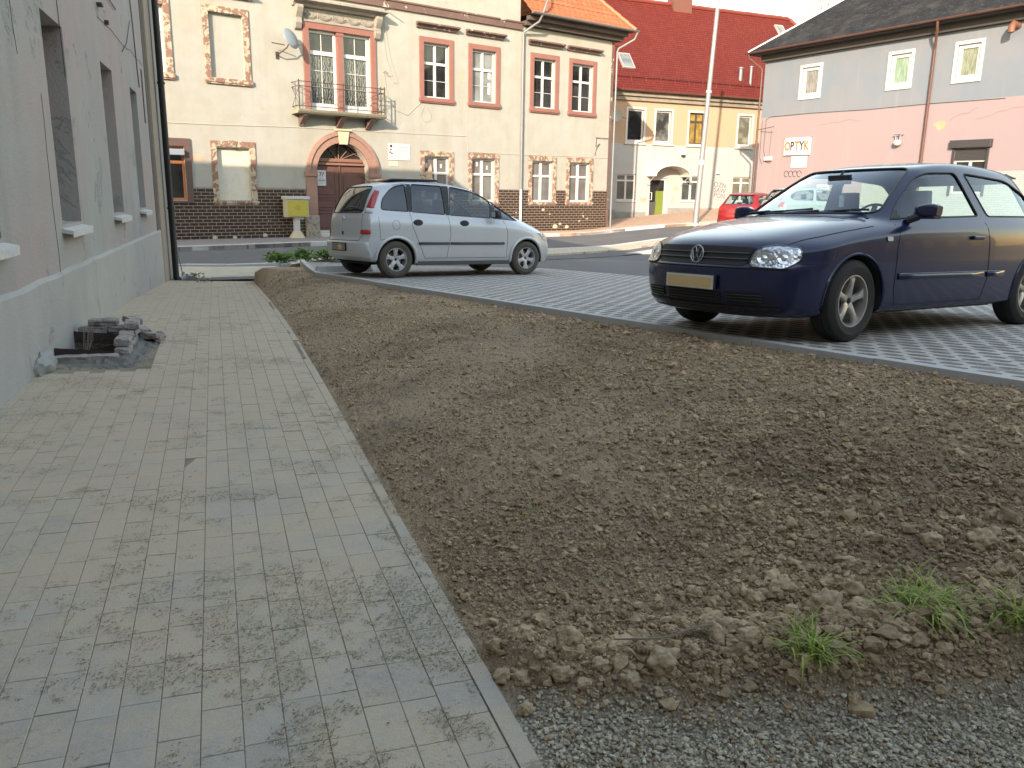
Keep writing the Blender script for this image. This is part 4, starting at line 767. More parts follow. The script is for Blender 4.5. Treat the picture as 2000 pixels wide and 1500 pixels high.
for a, b in ((GC - GR, GC - .03), (GC + .03, GC + GR)):
    GT.box(a, b, .30, .36, -.12, 2.40)
    for z0, z1 in ((-.02, .55), (.72, 1.05), (1.2, 2.05)): frame_ring(GT, a + .12, b - .12, z0, z1, .05, .275, .30)
    GT.box(a, b, .27, .30, .62, .68); GT.box(a, b, .27, .30, 1.09, 1.14)
GT.box(GC - .03, GC + .03, .26, .36, -.12, 2.40); gt = GT.build('gate_door', M_GATE, CH, bevel=.006)
m = MB(); m.box(GC - GR, GC + GR, .24, .38, 2.40, 2.52); m.box(GC - GR, GC + GR, .20, .24, 2.28, 2.36)
for k in range(1, 6):
    a = PI * k / 6; m.tube([(GC + .16 * math.cos(a), .33, 2.52), (GC + .95 * math.cos(a), .33, 2.52 + .5 * math.sin(a))], .02, 5) if k in (2, 3, 4, 1) else None
m.tube([(GC + .3, .32, 3.0), (GC + .62, .32, 2.72), (GC + .95, .32, 2.56)], .014, 5); m.build('fanlight_frame', M_GATE2, CH)
m = MB(); arc = arcpts(GR); m.add([(u, .37, z) for u, z in arc], [tuple(range(len(arc)))]); m.build('fanlight_pane', M_GLASS, CH)
m = MB(); m.box(GC - 1.08, GC + 1.08, -.05, .45, -.35, -.12); m.box(GC - 1.15, GC + 1.9, -.42, -.05, -.35, -.20); m.build('doorstep', M_KERB2, CH, bevel=.015)
# cornice band, gable stucco
m = MB(); m.box(-30, -5.55, -.09, -.001, 8.03, 8.28); m.box(-30, -5.55, -.13, -.001, 8.28, 8.34); m.build('cornice_band', M_BRCOR, CH)
r = random.Random(9); M_BARE = plaster('grey_bare', (.30, .30, .27), (.34, .33, .29), (.3, .3, .27), (.25, .25, .22), vs=3, bumps=.9)
for u, z, sz in [(-9.4, 8.75, .9), (-8.0, 9.0, .7), (-12.5, 7.95, .3)]:
    m = MB(); n = 14; decal(m, [(u + sz * r.uniform(.6, 1.2) * math.cos(k * 2 * PI / n), z + sz * .35 * r.uniform(.6, 1.2) * math.sin(k * 2 * PI / n)) for k in range(n)]); m.build('bare_patch', M_BARE, CH)
M_FLK = plaster('flaked', (.40, .25, .18), (.45, .37, .26), (.45, .36, .25), (.33, .22, .16), vs=5)
for u, z, sx, sz in [(-17.05, 4.1, .10, .09), (-8.6, 5.95, .09, .3), (-10.2, 1.9, .3, .5), (-6.3, 1.9, .22, .12), (-19.35, 2.35, .3, .13), (-11.6, 8.0, .3, .05)]:
    m = MB(); n = 10; decal(m, [(u + sx * r.uniform(.5, 1.2) * math.cos(k * 2 * PI / n), z + sz * r.uniform(.5, 1.2) * math.sin(k * 2 * PI / n)) for k in range(n)], -.003); m.build('flaked_patch', M_FLK, CH)
m = MB(); stroke(m, [(-21, 3.44), (-19, 3.46), (-16, 3.54), (-12.5, 3.56), (-8.34, 3.60)], .012, -.012); stroke(m, [(-8.34, 3.6), (-8.34, 4.8)], .009, -.01); stroke(m, [(-8.34, 3.6), (-8.30, 3.02)], .009, -.01); stroke(m, [(-8.28, 2.99), (-5.5, 2.97), (-2.8, 3.01), (-.2, 3.0)], .011, -.012)
m.build('wall_cable', M_CABLE_L, CH)
m = MB(); stroke(m, [(-12.25, 7.5), (-12.1, 6.3), (-11.85, 5.65), (-12.05, 5.62), (-12.25, 5.75)], .007, -.03); stroke(m, [(-12.15, 7.5), (-11.9, 6.2), (-11.6, 5.4), (-11.8, 5.42)], .007, -.03); stroke(m, [(-12.2, 5.7), (-12.1, 5.0), (-11.7, 4.4), (-11.2, 4.25), (-10.6, 4.75)], .007, -.03); stroke(m, [(-10.4, 4.7), (-10.6, 4.3), (-10.4, 4.05), (-10.15, 4.1), (-10.1, 4.35), (-10.35, 4.7)], .006, -.03); m.build('hanging_cable', M_CABLE_L, CH)
m = MB(); m.tube([(-12.2, 0, 5.72), (-12.2, -.12, 5.76), (-12.1, -.16, 5.68)], .012, 5); m.tube([(-1.0, 0, 3.9), (-.9, -.05, 3.9), (-.2, -.05, 3.9)], .012, 5); m.tube([(-.95, -.02, 3.92), (-.98, -.02, 3.5), (-.75, -.04, 3.65), (-.95, -.02, 3.4), (-1.02, -.02, 3.1)], .014, 5); m.tube([(-12.1, 0, 7.95), (-12.0, -.55, 7.93)], .02, 5); m.build('wall_iron', M_RUSTY, CH)
# roofs
def mat_tiles(name, c1, c2, bw, bh, ang):
    m = NM(name); s = m.sep(); zz = m.math('DIVIDE', s[2], math.sin(ang)); b = m.n('ShaderNodeTexBrick'); m.l(m.comb(s[0], zz), b.inputs[0]); b.inputs['Scale'].default_value = 1; b.inputs['Brick Width'].default_value = bw; b.inputs['Row Height'].default_value = bh; b.inputs['Mortar Size'].default_value = .012; b.inputs['Mortar Smooth'].default_value = .6
    for i, q in enumerate((c1, c2, tuple(x * .35 for x in c1))): b.inputs[1 + i].default_value = (*q, 1)
    c = m.mix(m.ramp(m.noise(1.1, 5, .6), (.4, 0), (.7, .35)), b.outputs[0], tuple(x * .75 for x in c1)); m.set(c, .85); m.b.inputs['Specular IOR Level'].default_value = .2; fr = m.math('FRACT', m.math('DIVIDE', zz, bh)); m.bump(m.math('SUBTRACT', m.math('MULTIPLY', fr, -.6), b.outputs[1]), .9, .03); return m.m
EV, RG = 8.62, 13.5; M_ORT = mat_tiles('orange_tiles', (.36, .115, .055), (.43, .145, .07), .30, .34, math.atan2(RG - EV, 5.2))
# pantile roof with real wavy rows
m = MB(); sl = (RG - EV) / 5.2; rows = 15; u_l, u_r = -5.55, .62
for k in range(rows):
    y0 = -.72 + 5.2 * k / rows; y1 = -.72 + 5.2 * (k + 1) / rows; z0 = EV + sl * (y0 + .72) + .045; z1 = EV + sl * (y1 + .72) + .0
    ur0 = u_r - (y0 + .72) * .62; ur1 = u_r - (y1 + .72) * .62; n = 84; P_ = []
    for (y, z, ur) in ((y0, z0 - .05, ur0), (y0, z0, ur0), (y1, z1, ur1)):
        P_.append([(u_l + (ur - u_l) * j / n, y, z + .022 * math.sin(2 * PI * (u_l + (ur - u_l) * j / n) / .30)) for j in range(n + 1)])
    m.grid(P_)
m.build('tiled_roof', M_ORT, CH, smooth=True, angle=50)
m = MB(); top = (u_r - 5.2 * .62, -.72 + 5.2, RG); m.add([(u_r, -.72, EV), (u_r, 9.5, EV), top, (u_r - 5.2 * .62, 5.5, RG)], [(0, 1, 3, 2)]); m.build('roof_hip_side', M_ORT, CH)
m = MB()
for k in range(16): a = Vector((u_r, -.72, EV + .05)).lerp(Vector(top), k / 16); b = Vector((u_r, -.72, EV + .05)).lerp(Vector(top), (k + 1.12) / 16); m.tube([a + Vector((0, 0, .03)), b], .085, 8)
m.build('hip_tiles', simple('hip_orange', (.40, .13, .06), .6), CH, smooth=True)
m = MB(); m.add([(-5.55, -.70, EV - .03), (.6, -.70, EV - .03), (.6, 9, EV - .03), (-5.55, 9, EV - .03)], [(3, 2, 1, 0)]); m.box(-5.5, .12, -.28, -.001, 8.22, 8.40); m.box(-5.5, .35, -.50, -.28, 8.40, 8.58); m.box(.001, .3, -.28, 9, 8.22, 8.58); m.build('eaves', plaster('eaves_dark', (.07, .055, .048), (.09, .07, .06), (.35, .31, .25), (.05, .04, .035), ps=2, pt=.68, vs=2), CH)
def gutter(parent, p0, p1, r_, mat, name='gutter'):
    a, b = Vector(p0), Vector(p1); m = MB(); d = (b - a).normalized(); s_ = d.cross(Vector((0, 0, 1))); P_ = []
    for t in np.linspace(0, 1, 12): c = a.lerp(b, t); P_.append([c + s_ * (r_ * math.cos(k * PI / 8)) + Vector((0, 0, -r_ * math.sin(k * PI / 8))) for k in range(9)])
    m.grid([[tuple(q) for q in row] for row in P_]); n = int((b - a).length / 1.2)
    for k in range(n): c = a.lerp(b, (k + .5) / n); m.tube([c + s_ * (r_ * 1.08 * math.cos(j * PI / 6)) + Vector((0, 0, -r_ * 1.08 * math.sin(j * PI / 6))) for j in range(7)], .008, 4)
    return m.build(name, mat, parent, smooth=True)
gutter(CH, (-5.6, -.80, 8.66), (.72, -.80, 8.66), .08, M_ZINC)
pipe(CH, [(-5.05, -.80, 8.60), (-5.08, -.62, 8.35), (-5.5, -.14, 7.95), (-5.52, -.12, 7.8), (-5.52, -.12, 1.5)], .05, M_ZINC, clips=(6.8, 4.2, 2.8)); pipe(CH, [(-5.52, -.12, 1.5), (-5.52, -.12, -.25)], .058, simple('pale_pipe', (.5, .51, .5), .5), 'downpipe_shoe')
pipe(CH, [(-4.6, -.35, 10.5), (-4.7, -.72, 9.3), (-4.95, -.80, 8.85), (-5.05, -.80, 8.62)], .05, M_ZINC, 'upper_pipe')
pipe(CH, [(.66, -.80, 8.60), (.62, -.66, 8.3), (.1, -.16, 7.9), (.06, -.13, 7.75), (.06, -.13, -.24)], .05, M_ZINC, clips=(6.5, 4.0, 2.0))
m = MB(); m.box(-.16, -.001, -.02, -.001, -.3, 8.2); m.build('corner_edge', M_BRCOR, CH)
# notices and small things fixed to the cream house, each a thing of its own
def on(base, az_deg, u, z, d=0): a = R(az_deg); return (base[0] + math.sin(a) * u + math.cos(a) * d, base[1] + math.cos(a) * u - math.sin(a) * d, z)
M_SIGNW = simple('sign_white', (.52, .525, .515), .4, var=.03); M_INK = simple('sign_ink', (.02, .02, .022), .5); M_INKG = simple('sign_grey_ink', (.25, .25, .26), .5); M_SIGNY = simple('sign_cream', (.62, .56, .36), .5)
def face_M(u=0, z=0, y=-.012, s=1): return Matrix.Translation((u, y, z)) @ Matrix.Rotation(PI / 2, 4, 'X') @ Matrix.Scale(s, 4)
def textlines(m, u0, z, lens, h, gap, y=-.013, rr=None):   # unreadably small print as bars
    rr = rr or random.Random(1)
    for L_ in lens:
        u = u0
        while u < u0 + L_: wl = rr.uniform(.02, .07); m.box(u, min(u + wl, u0 + L_), y - .001, y, z - h / 2, z + h / 2); u += wl + .012
        z -= gap
sg = thing('door_notice', 'white paper notice reading 77 pinned on the brown gate', 'notice', on(cb, 51.59, -14.78, 1.80, -.27), R(90 - 51.59))
m = MB(); m.box(-.17, .17, -.012, 0, -.28, .28); m.build('sheet', M_SIGNW, sg); text_mesh('number', '77', .20, M_INK, sg, face_M(0, .12, -.014), bold=.004); m = MB(); textlines(m, -.12, .235, [.24], .012, .03); textlines(m, -.1, .0, [.2, .16], .012, .03); m.box(-.14, .14, -.014, -.013, -.12, -.06); textlines(m, -.12, -.16, [.24, .24, .2], .008, .025); m.box(-.15, -.12, -.014, -.013, .22, .25); m.box(.12, .15, -.014, -.013, .22, .25); m.build('print', M_INKG, sg)
sg = thing('info_board', 'white printed information board with black figures right of the gate', 'sign', on(cb, 51.59, -11.58, 2.85, .005), R(90 - 51.59))
m = MB(); m.box(-.49, .49, -.02, 0, -.31, .31); m.build('board', M_SIGNW, sg, bevel=.004); m = MB(); rr = random.Random(2)
textlines(m, -.12, .25, [.45], .022, .04, -.022, rr); textlines(m, -.26, .18, [.70], .03, .04, -.022, rr); textlines(m, -.1, .12, [.3], .016, .04, -.022, rr); textlines(m, -.26, .06, [.66, .7], .02, .035, -.022, rr); textlines(m, -.26, -.03, [.26, .2, .24], .014, .028, -.022, rr); textlines(m, .08, -.03, [.26, .26, .2], .014, .028, -.022, rr); textlines(m, -.4, -.16, [.8, .78, .5], .014, .03, -.022, rr); m.build('print', M_INKG, sg)
m = MB()
for x, z, s_ in ((-.37, .21, .055), (-.38, .08, .035), (-.42, -.02, .035), (-.34, -.06, .035), (.42, -.26, .02)): m.add([(x + s_ * math.cos(k * PI / 4) * (1 + .3 * (k % 2)), -.022, z + s_ * math.sin(k * PI / 4)) for k in range(8)], [tuple(range(8))])
m.build('figure', M_INK, sg)
sg = thing('house_number', 'small cream house number plate under the white information board', 'number plate', on(cb, 51.59, -11.85, 2.40, .005), R(90 - 51.59)); m = MB(); m.box(-.19, .19, -.012, 0, -.10, .10); m.build('plate', M_SIGNY, sg); text_mesh('number', '77', .13, M_INKG, sg, face_M(0, .02, -.014)); m = MB(); textlines(m, -.13, -.06, [.26], .015, .02); m.box(-.19, .19, -.014, -.0125, -.10, -.092); m.box(-.19, .19, -.014, -.0125, .092, .10); m.build('print', M_INKG, sg)
db = on(cb, 51.59, -16.40, 0, 0); DISH = thing('satellite_dish', 'grey satellite dish on a bracket left of the balcony doors', 'satellite dish', (db[0], db[1], 5.9), R(90 - 51.59))
m = MB(); m.lathe([(0, .10), (.10, .095), (.20, .075), (.30, .035), (.36, 0), (.365, -.01), (.30, .02), (.2, .06), (0, .085)], n=28); m.xf(Matrix.Translation((.30, -.55, .52)) @ Matrix.Rotation(R(28), 4, 'Z') @ Matrix.Rotation(R(68), 4, 'X') @ Matrix.Rotation(0, 4, 'Y')); m.build('reflector', simple('dish_grey', (.20, .24, .26), .4, .2), DISH, smooth=True)
m = MB(); m.tube([(0, 0, 0), (0, -.25, .05), (.18, -.42, .22), (.30, -.5, .45)], .022, 8); m.tube([(-.3, -.28, .35), (.1, -.45, .30)], .018, 6); m.box(-.06, .06, -.02, 0, -.12, .12); m.tube([(.28, -.55, .25), (.52, -.95, .30)], .012, 6); m.lathe([(.0, 0), (.03, 0), (.03, .08), (0, .08)], (.52, -.97, .27), 8); m.build('bracket', M_RUSTY, DISH)
yb = on(cb, 51.59, -16.18, 0, .5); GB = thing('gas_cabinet', 'scratched yellow metal gas cabinet on a stubby concrete post left of the gate', 'utility cabinet', (yb[0], yb[1], -.3), R(90 - 51.59))
m = MB(); m.box(-.42, .42, -.16, .16, .70, 1.33); m.build('box', simple('cabinet_side', (.42, .38, .24), .7, scale=15), GB, bevel=.01)
m = MB(); m.box(-.37, .37, -.185, -.162, .74, 1.28); m.build('door', NM('yellow_paint').set((.40, .34, .05), .55).m, GB, bevel=.008); mm = MATS['yellow_paint']
m = MB(); m.hexa([(-.46, -.2, 1.33), (.46, -.2, 1.33), (.46, .2, 1.33), (-.46, .2, 1.33), (-.45, -.18, 1.44), (.45, -.18, 1.44), (.45, .2, 1.44), (-.45, .2, 1.44)]); m.build('cap', M_KERB2, GB, bevel=.01)
m = MB(); m.box(-.10, .10, -.08, .08, .18, .70); m.box(-.04, .26, -.09, .09, .62, .70); m.build('post', M_KERB, GB, bevel=.01); m = MB(); m.hexa([(-.26, -.2, -.06), (.26, -.2, -.06), (.26, .2, -.06), (-.26, .2, -.06), (-.13, -.1, .2), (.13, -.1, .2), (.13, .1, .2), (-.13, .1, .2)]); m.build('foot', plaster('sandy_foot', (.45, .38, .27), (.5, .43, .3), (.4, .35, .25), (.3, .25, .18), vs=5), GB, bevel=.03)
m = MB()
for x, z in ((-.25, 1.22), (-.12, 1.21), (.05, 1.23), (.2, 1.2), (.3, .98), (.26, .82), (-.28, .84)): m.box(x - .018, x + .018, -.188, -.184, z - .007, z + .007)
m.tube([(-.1, -.186, 1.05), (0, -.186, 1.12), (.1, -.186, 1.03), (.02, -.186, .95), (-.08, -.186, 1.0)], .006, 4, closed=True); m.tube([(-.02, -.186, 1.12), (.03, -.186, .95)], .005, 4); m.build('scratch', simple('rust_spot', (.25, .13, .05), .9), GB)
# ---------------------------------------------------------------- peach and grey house with the big red roof
pb = (9.22, 51.056); PH = house('peach_house', 'two-storey house, peach above pale grey, under a large red tiled roof', pb, 65.87)
def two_tone(name, up_, lo_, z, wob=.02, low2=None):
    m = NM(name); s = m.sep(); zz = m.math('ADD', s[2], m.math('MULTIPLY', m.noise(1.5, 3), wob)); k = m.math('GREATER_THAN', zz, z + wob * .5); base = m.mix(k, lo_, up_)
    c = m.mix(m.ramp(m.noise(.8, 6, .65), (.45, 0), (.75, .35)), base, tuple(x * .72 for x in lo_)); c = m.mix(m.ramp(m.noise(1.0, 5, .6, stretch=(2.5, 2.5, .2)), (.52, 0), (.75, .25)), c, (.35, .30, .24)); pm = m.ramp(m.noise(1.1, 7, .7, dist=.4), (.69, 0), (.70, 1)); c = m.mix(pm, c, (.45, .36, .26))
    m.set(c, .9); m.bump(m.noise(25, 5, .7), .3, .01); return m.m
M_PEACH = two_tone('peach_and_grey', (.40, .265, .175), (.345, .36, .35), 4.22)
pw = [(-3.0, -1.88), (-1.06, .04), (1.32, 2.40), (4.99, 6.03)]; pl = [(-3.55, -2.25), (1.08, 2.42), (4.90, 6.30)]
wall_mb(-9, 16, -.8, 6.75, [(a, b, 4.35, 6.15) for a, b in pw] + [(a, b, .95, 2.48) for a, b in pl] + [(-1.30, -.02, -.2, 2.30)], .25).build('wall', M_PEACH, PH); strip_wall(PH, -9, 16, 9.5, -.8, 6.75, M_PEACH, 'side_wall')
M_CURT = mat_glass('yellow_blind_pane', (.20, .13, .035), (.30, .21, .07), 3); M_CURT2 = mat_glass('curtain_pane', (.03, .033, .033), (.16, .165, .155), 1.6)
for i, (a, b) in enumerate(pw):
    m = MB(); frame_ring(m, a - .12, b + .12, 4.22, 6.27, .12, -.04, -.001, bot=.13); m.box(a - .2, b + .2, -.10, -.041, 4.18, 4.27); m.build('window_surround', M_OLDW, PH, bevel=.01)
    wo_ = win(PH, a, b, 4.36, 6.15, .13, mull=i == 2, trans=.72 if i == 2 else 1, bars=0, fw_=.09 if i != 2 else .06, glass=[M_GLASS, M_CURT2, M_CURT, M_CURT2][i], fmat=M_UPVC if i != 2 else simple('dark_timber', (.05, .04, .03), .7))
for i, (a, b) in enumerate(pl):
    win(PH, a, b, .98, 2.48, .12, mull=True, trans=.76, bars=0, fw_=.07, mw=.12, glass=M_GLASS_G if i == 0 else mat_glass('green_grey_pane', (.05, .06, .058), (.10, .115, .11)))
    m = MB(); m.box(a - .08, b + .08, -.06, .1, .90, .975); m.build('window_sill', M_UPVC, PH)
m = MB(); frame_ring(m, -1.30, -.02, -.1, 2.30, .12, .08, .20, bot=.18); DR = m.build('shop_door', M_UPVC, PH, bevel=.006)
m = MB(); m.box(-1.20, -.12, .155, .165, .0, 2.2); m.build('pane', NM('green_poster').set((.15, .20, .045), .2).m, DR)
m = MB(); m.box(-1.18, -.14, .145, .154, 1.55, 2.18); m.box(-1.18, -.72, .145, .154, .05, 1.549); m.build('dark_pane', M_GLASS, DR)
m = MB(); m.tube([(-1.22, .06, 1.0), (-1.22, -.02, 1.02), (-1.10, -.02, 1.02), (-1.10, -.02, 1.45), (-1.22, -.02, 1.45), (-1.22, .06, 1.47)], .025, 6); m.build('handle', M_UPVC, DR)
t = thing('waste_bin', 'dark grey wheeled bin seen inside the shop door', 'bin', on(pb, 65.87, -.92, .02, -.13), R(90 - 65.87)); m = MB(); m.hexa([(-.2, -.01, 0), (.16, -.01, 0), (.16, .015, 0), (-.2, .015, 0), (-.26, -.01, .82), (.22, -.01, .82), (.22, .015, .82), (-.26, .015, .82)]); m.box(-.28, .24, -.012, .015, .82, .88); m.build('body', simple('bin_grey', (.06, .065, .065), .5), t)
# canopy
M_CANO = NM('cloudy_acrylic').set((.50, .50, .44), .25).m; CN = (-.28, 1.22, 2.45)
m = MB(); P1 = [(CN[0] + 1.22 * math.cos(PI - PI * k / 16) * 1.0, CN[2] - .04 + .60 * math.sin(PI - PI * k / 16)) for k in range(17)]
m.grid([[(u, 0, z) for u, z in P1], [(u, -1.0, z) for u, z in P1]]); CO = m.build('door_canopy', M_CANO, PH, smooth=True); m = MB(); m.tube([(u, -1.0, z) for u, z in P1], .03, 6); m.tube([(u, -.02, z) for u, z in P1], .03, 6)
for s_ in (-1.22, 1.22): m.tube([(CN[0] + s_, 0, 2.41), (CN[0] + s_, -1.0, 2.41)], .03, 6); m.tube([(CN[0] + s_ * .97, 0, 1.85), (CN[0] + s_, -.8, 2.38)], .018, 5)
m.build('canopy_frame', M_UPVC, CO)
m = MB(); m.box(-9, -3.65, -.05, -.001, -.8, .42); m.box(-3.64, -1.5, -.05, -.001, -.8, .30); m.box(.12, 8, -.05, -.001, -.8, .55); m.build('plinth', simple('grey_plinth', (.22, .22, .21), .9, scale=3, var=.35, bump=.5), PH)
m = MB(); m.box(-9, 16, -.16, -.001, 6.62, 6.85); m.box(-9, 16, -.30, -.001, 6.85, 7.12); m.build('eaves_cornice', plaster('weathered_cornice', (.20, .175, .14), (.27, .24, .19), (.12, .10, .08), (.1, .08, .07), ps=2, vs=2), PH)
M_RED = mat_tiles('red_tiles', (.125, .018, .014), (.155, .025, .019), .20, .18, R(50))
tp = math.tan(R(50)); y0, z0_, yr = -.42, 7.14, 4.55; zr = z0_ + (yr - y0) * tp; m = MB(); m.add([(-9, y0, z0_), (16.5, y0, z0_), (12.3, yr, zr), (-9, yr, zr), (-9, 10, z0_ + .1), (16.5, 10, z0_ + .1)], [(0, 1, 2, 3), (1, 5, 2), (3, 2, 5, 4)]); m.build('roof', M_RED, PH)
m = MB(); m.box(-9, 16.4, y0 - .03, y0 + .3, z0_ - .03, z0_ - .005); gutter(PH, (-9, y0 - .08, z0_ + .02), (16.5, y0 - .08, z0_ + .02), .09, M_BROWNM); m.build('soffit', M_BROWNM, PH)
m = MB(); m.tube([(-9 + 1.06 * k, yr, zr + .04 + .015 * (k % 2)) for k in range(21)], .14, 8); m.tube([(12.3, yr, zr + .04), (16.5, y0, z0_ + .04)], .12, 8); m.build('ridge_tiles', simple('red_ridge', (.17, .035, .027), .6), PH, smooth=True)
def on_roof(u, y, off=0): return (u, y - off * math.sin(R(50)), z0_ + (y - y0) * tp + off * math.cos(R(50)))
for nm, a, b, ya, yb_ in (('skylight', -3.08, -2.25, .66, 1.42), ('skylight', 10.55, 11.25, 3.45, 4.05)):
    q = [on_roof(a, ya, .10), on_roof(b, ya, .10), on_roof(b, yb_, .10), on_roof(a, yb_, .10)]; q0 = [on_roof(a, ya, -.02), on_roof(b, ya, -.02), on_roof(b, yb_, -.02), on_roof(a, yb_, -.02)]
    m = MB(); m.hexa(q0 + q); o = m.build(nm, simple('skylight_frame', (.30, .27, .25), .4), PH); m = MB(); m.add([on_roof(a + .08, ya + .06, .108), on_roof(b - .08, ya + .06, .108), on_roof(b - .08, yb_ - .06, .108), on_roof(a + .08, yb_ - .06, .108)], [(0, 1, 2, 3)]); m.build('pane', mat_glass('sky_pane', (.10, .12, .12), (.2, .22, .22)), o)
m = MB(); m.tube([on_roof(-9, .22, .22), on_roof(9.5, .22, .22)], .02, 5); m.tube([on_roof(-9, .22, .08), on_roof(9.5, .22, .08)], .02, 5)
for k in range(62): u = -9 + .3 * k; m.tube([on_roof(u, .22, .22), on_roof(u, .22, .02)], .012, 4)
for k in range(19): u = -8.8 + 1.0 * k; m.tube([on_roof(u, .22, .1), on_roof(u, .02, -.02)], .02, 4)
m.build('snow_guard', simple('guard_red', (.16, .03, .026), .5), PH)
m = MB(); m.tube([on_roof(-4.2, 1.75, .22), on_roof(-2.6, 1.75, .22)], .02, 5)
for k in range(8): m.tube([on_roof(-4.1 + .2 * k, 1.75, .22), on_roof(-4.1 + .2 * k, 1.75, .02)], .012, 4)
m.build('step_grate', MATS['guard_red'], PH)
for u, y, h, r_ in ((5.35, .60, .62, .12), (5.98, .40, .95, .09)):
    p = on_roof(u, y); m = MB(); m.tube([(p[0], p[1], p[2] - .1), (p[0], p[1], p[2] + h)], r_, 12); m.lathe([(r_ * 1.5, 0), (r_ * 1.5, .06), (0, .12)], (p[0], p[1], p[2] + h), 12); m.build('roof_vent', M_ZINC, PH, smooth=True)
m = MB(); m.box(2.6, 4.0, yr - .35, yr + .4, zr - .6, zr + 1.1); m.box(2.52, 4.08, yr - .43, yr + .48, zr + 1.1, zr + 1.22); m.build('chimney', simple('chimney_brick', (.13, .05, .038), .8, scale=20, var=.3), PH)
m = MB(); m.box(.84, 1.06, -.22, -.001, 3.68, 4.02); m.build('alarm_box', M_UPVC, PH, bevel=.02); m = MB(); m.box(.87, 1.03, -.2, -.02, 3.60, 3.68); m.build('alarm_lamp', M_INK, PH); m = MB(); m.box(3.5, 3.74, -.15, -.001, 2.62, 2.80); m.build('lamp_box', M_UPVC, PH, bevel=.02)
M_PFL = plaster('peach_flake', (.42, .28, .19), (.44, .37, .27), (.4, .36, .3), (.3, .23, .16), vs=4)
for u, sx, z, sz in ((.62, .28, 1.72, .16), (-1.72, .26, 1.0, .2), (.42, .08, .95, .35)):
    m = MB(); n = 10; decal(m, [(u + sx * random.uniform(.6, 1.1) * math.cos(k * 2 * PI / n), z + sz * random.uniform(.6, 1.1) * math.sin(k * 2 * PI / n)) for k in range(n)], -.003); m.build('flaked_patch', M_PFL, PH)
for z, s_ in ((1.95, 'OZN'), (1.62, 'SAW'), (1.30, 'PON')): text_mesh('graffiti', s_, .42, M_INK, PH, face_M(3.92, z, -.003) @ Matrix.Rotation(R(-6), 4, 'Z'), depth=.0008, bold=-.006)
sd_ = on(pb, 65.87, -3.95, 5.7, .35); t = thing('satellite_dish', 'pale small satellite dish on the peach house beside the corner pipe', 'satellite dish', sd_, R(-30)); m = MB(); m.lathe([(0, .07), (.2, .045), (.33, 0), (.335, -.01), (.2, .03), (0, .05)], n=24, axis='y'); m.build('reflector', simple('dish_pale', (.42, .44, .43), .4), t, smooth=True); m = MB(); m.tube([(0, .06, 0), (.5, .3, -.15)], .015, 5); m.build('bracket', M_RUSTY, t)

# ---------------------------------------------------------------- pink and blue-grey house on the right
kb = (12.14, 42.546); KH = house('pink_house', 'long house, blue-grey above pale pink, with a dark shingled hip roof', kb, 149.6)
def mat_pinkwall():
    m = NM('pink_and_bluegrey'); s = m.sep(); z = m.math('ADD', s[2], m.math('MULTIPLY', m.noise(2, 3), .03)); c = m.mix(m.math('GREATER_THAN', z, 5.12), (.28, .215, .22), (.150, .185, .215))
    c = m.mix(m.ramp(m.noise(.5, 5, .6), (.4, 0), (.7, .3)), c, (.27, .225, .21)); c = m.mix(m.ramp(m.noise(1, 5, .6, stretch=(2.5, 2.5, .18)), (.55, 0), (.75, .18)), c, (.35, .33, .31)); br = m.n('ShaderNodeTexBrick'); m.l(m.comb(s[0], s[2]), br.inputs[0]); br.inputs['Scale'].default_value = 1; br.inputs['Brick Width'].default_value = .27; br.inputs['Row Height'].default_value = .085; br.inputs['Mortar Size'].default_value = .008
    br.inputs[1].default_value = (.31, .325, .31, 1); br.inputs[2].default_value = (.34, .355, .335, 1); br.inputs[3].default_value = (.25, .26, .245, 1); lo = m.math('MULTIPLY', m.math('LESS_THAN', z, 2.45), m.math('GREATER_THAN', s[0], 6.2)); c = m.mix(lo, c, br.outputs[0]); m.set(c, .9); m.bump(m.noise(22, 5, .7), .3, .01); return m.m
M_PINK = mat_pinkwall(); kw = [(2.36, 3.36), (6.98, 7.92), (9.90, 10.82)]
wall_mb(0, 24, -.8, 8.0, [(a, b, 5.90, 7.18) for a, b in kw] + [(10.3, 11.6, 1.6, 3.3)], .2).build('wall', M_PINK, KH); strip_wall(KH, 0, 24, 10, -.8, 8.0, M_PINK, 'side_wall')
def mat_net(name, a, b):
    m = NM(name); m.set(m.mix(m.ramp(m.noise(3.0, 5, .7, stretch=(9, 1, .9)), (.40, 0), (.62, 1)), a, b), .35); m.b.inputs['Specular IOR Level'].default_value = .6; return m.m
nets = [mat_net('grey_net_curtain', (.10, .10, .095), (.30, .30, .28)), mat_net('green_net_curtain', (.12, .22, .14), (.28, .34, .28)), mat_net('yellowish_net_curtain', (.12, .14, .09), (.28, .30, .23))]
for i, (a, b) in enumerate(kw):
    m = MB(); frame_ring(m, a - .13, b + .13, 5.77, 7.31, .13, -.05, -.001); m.build('window_surround', M_UPVC, KH, bevel=.012); win(KH, a, b, 5.90, 7.18, .08, mull=False, trans=1, bars=0, fw_=.15, glass=nets[i])
m = MB(); m.box(10.12, 11.78, -.16, -.001, 3.32, 3.62); m.build('shutter_box', simple('shutter_dark', (.045, .042, .042), .5), KH, bevel=.02)
m = MB(); [m.box(10.3, 11.6, .02, .05 + .008 * (k % 2), 2.86 + .06 * k, 2.915 + .06 * k) for k in range(8)]; m.build('roller_shutter', MATS['shutter_dark'], KH); m = MB(); m.box(10.22, 10.30, -.05, .1, 1.5, 3.32); m.build('shutter_rail', MATS['shutter_dark'], KH); m = MB(); m.box(11.6, 11.68, -.05, .1, 1.5, 3.32); m.build('shutter_rail', MATS['shutter_dark'], KH); win(KH, 10.3, 11.6, 1.6, 2.86, .1, mull=True, trans=1, bars=0)
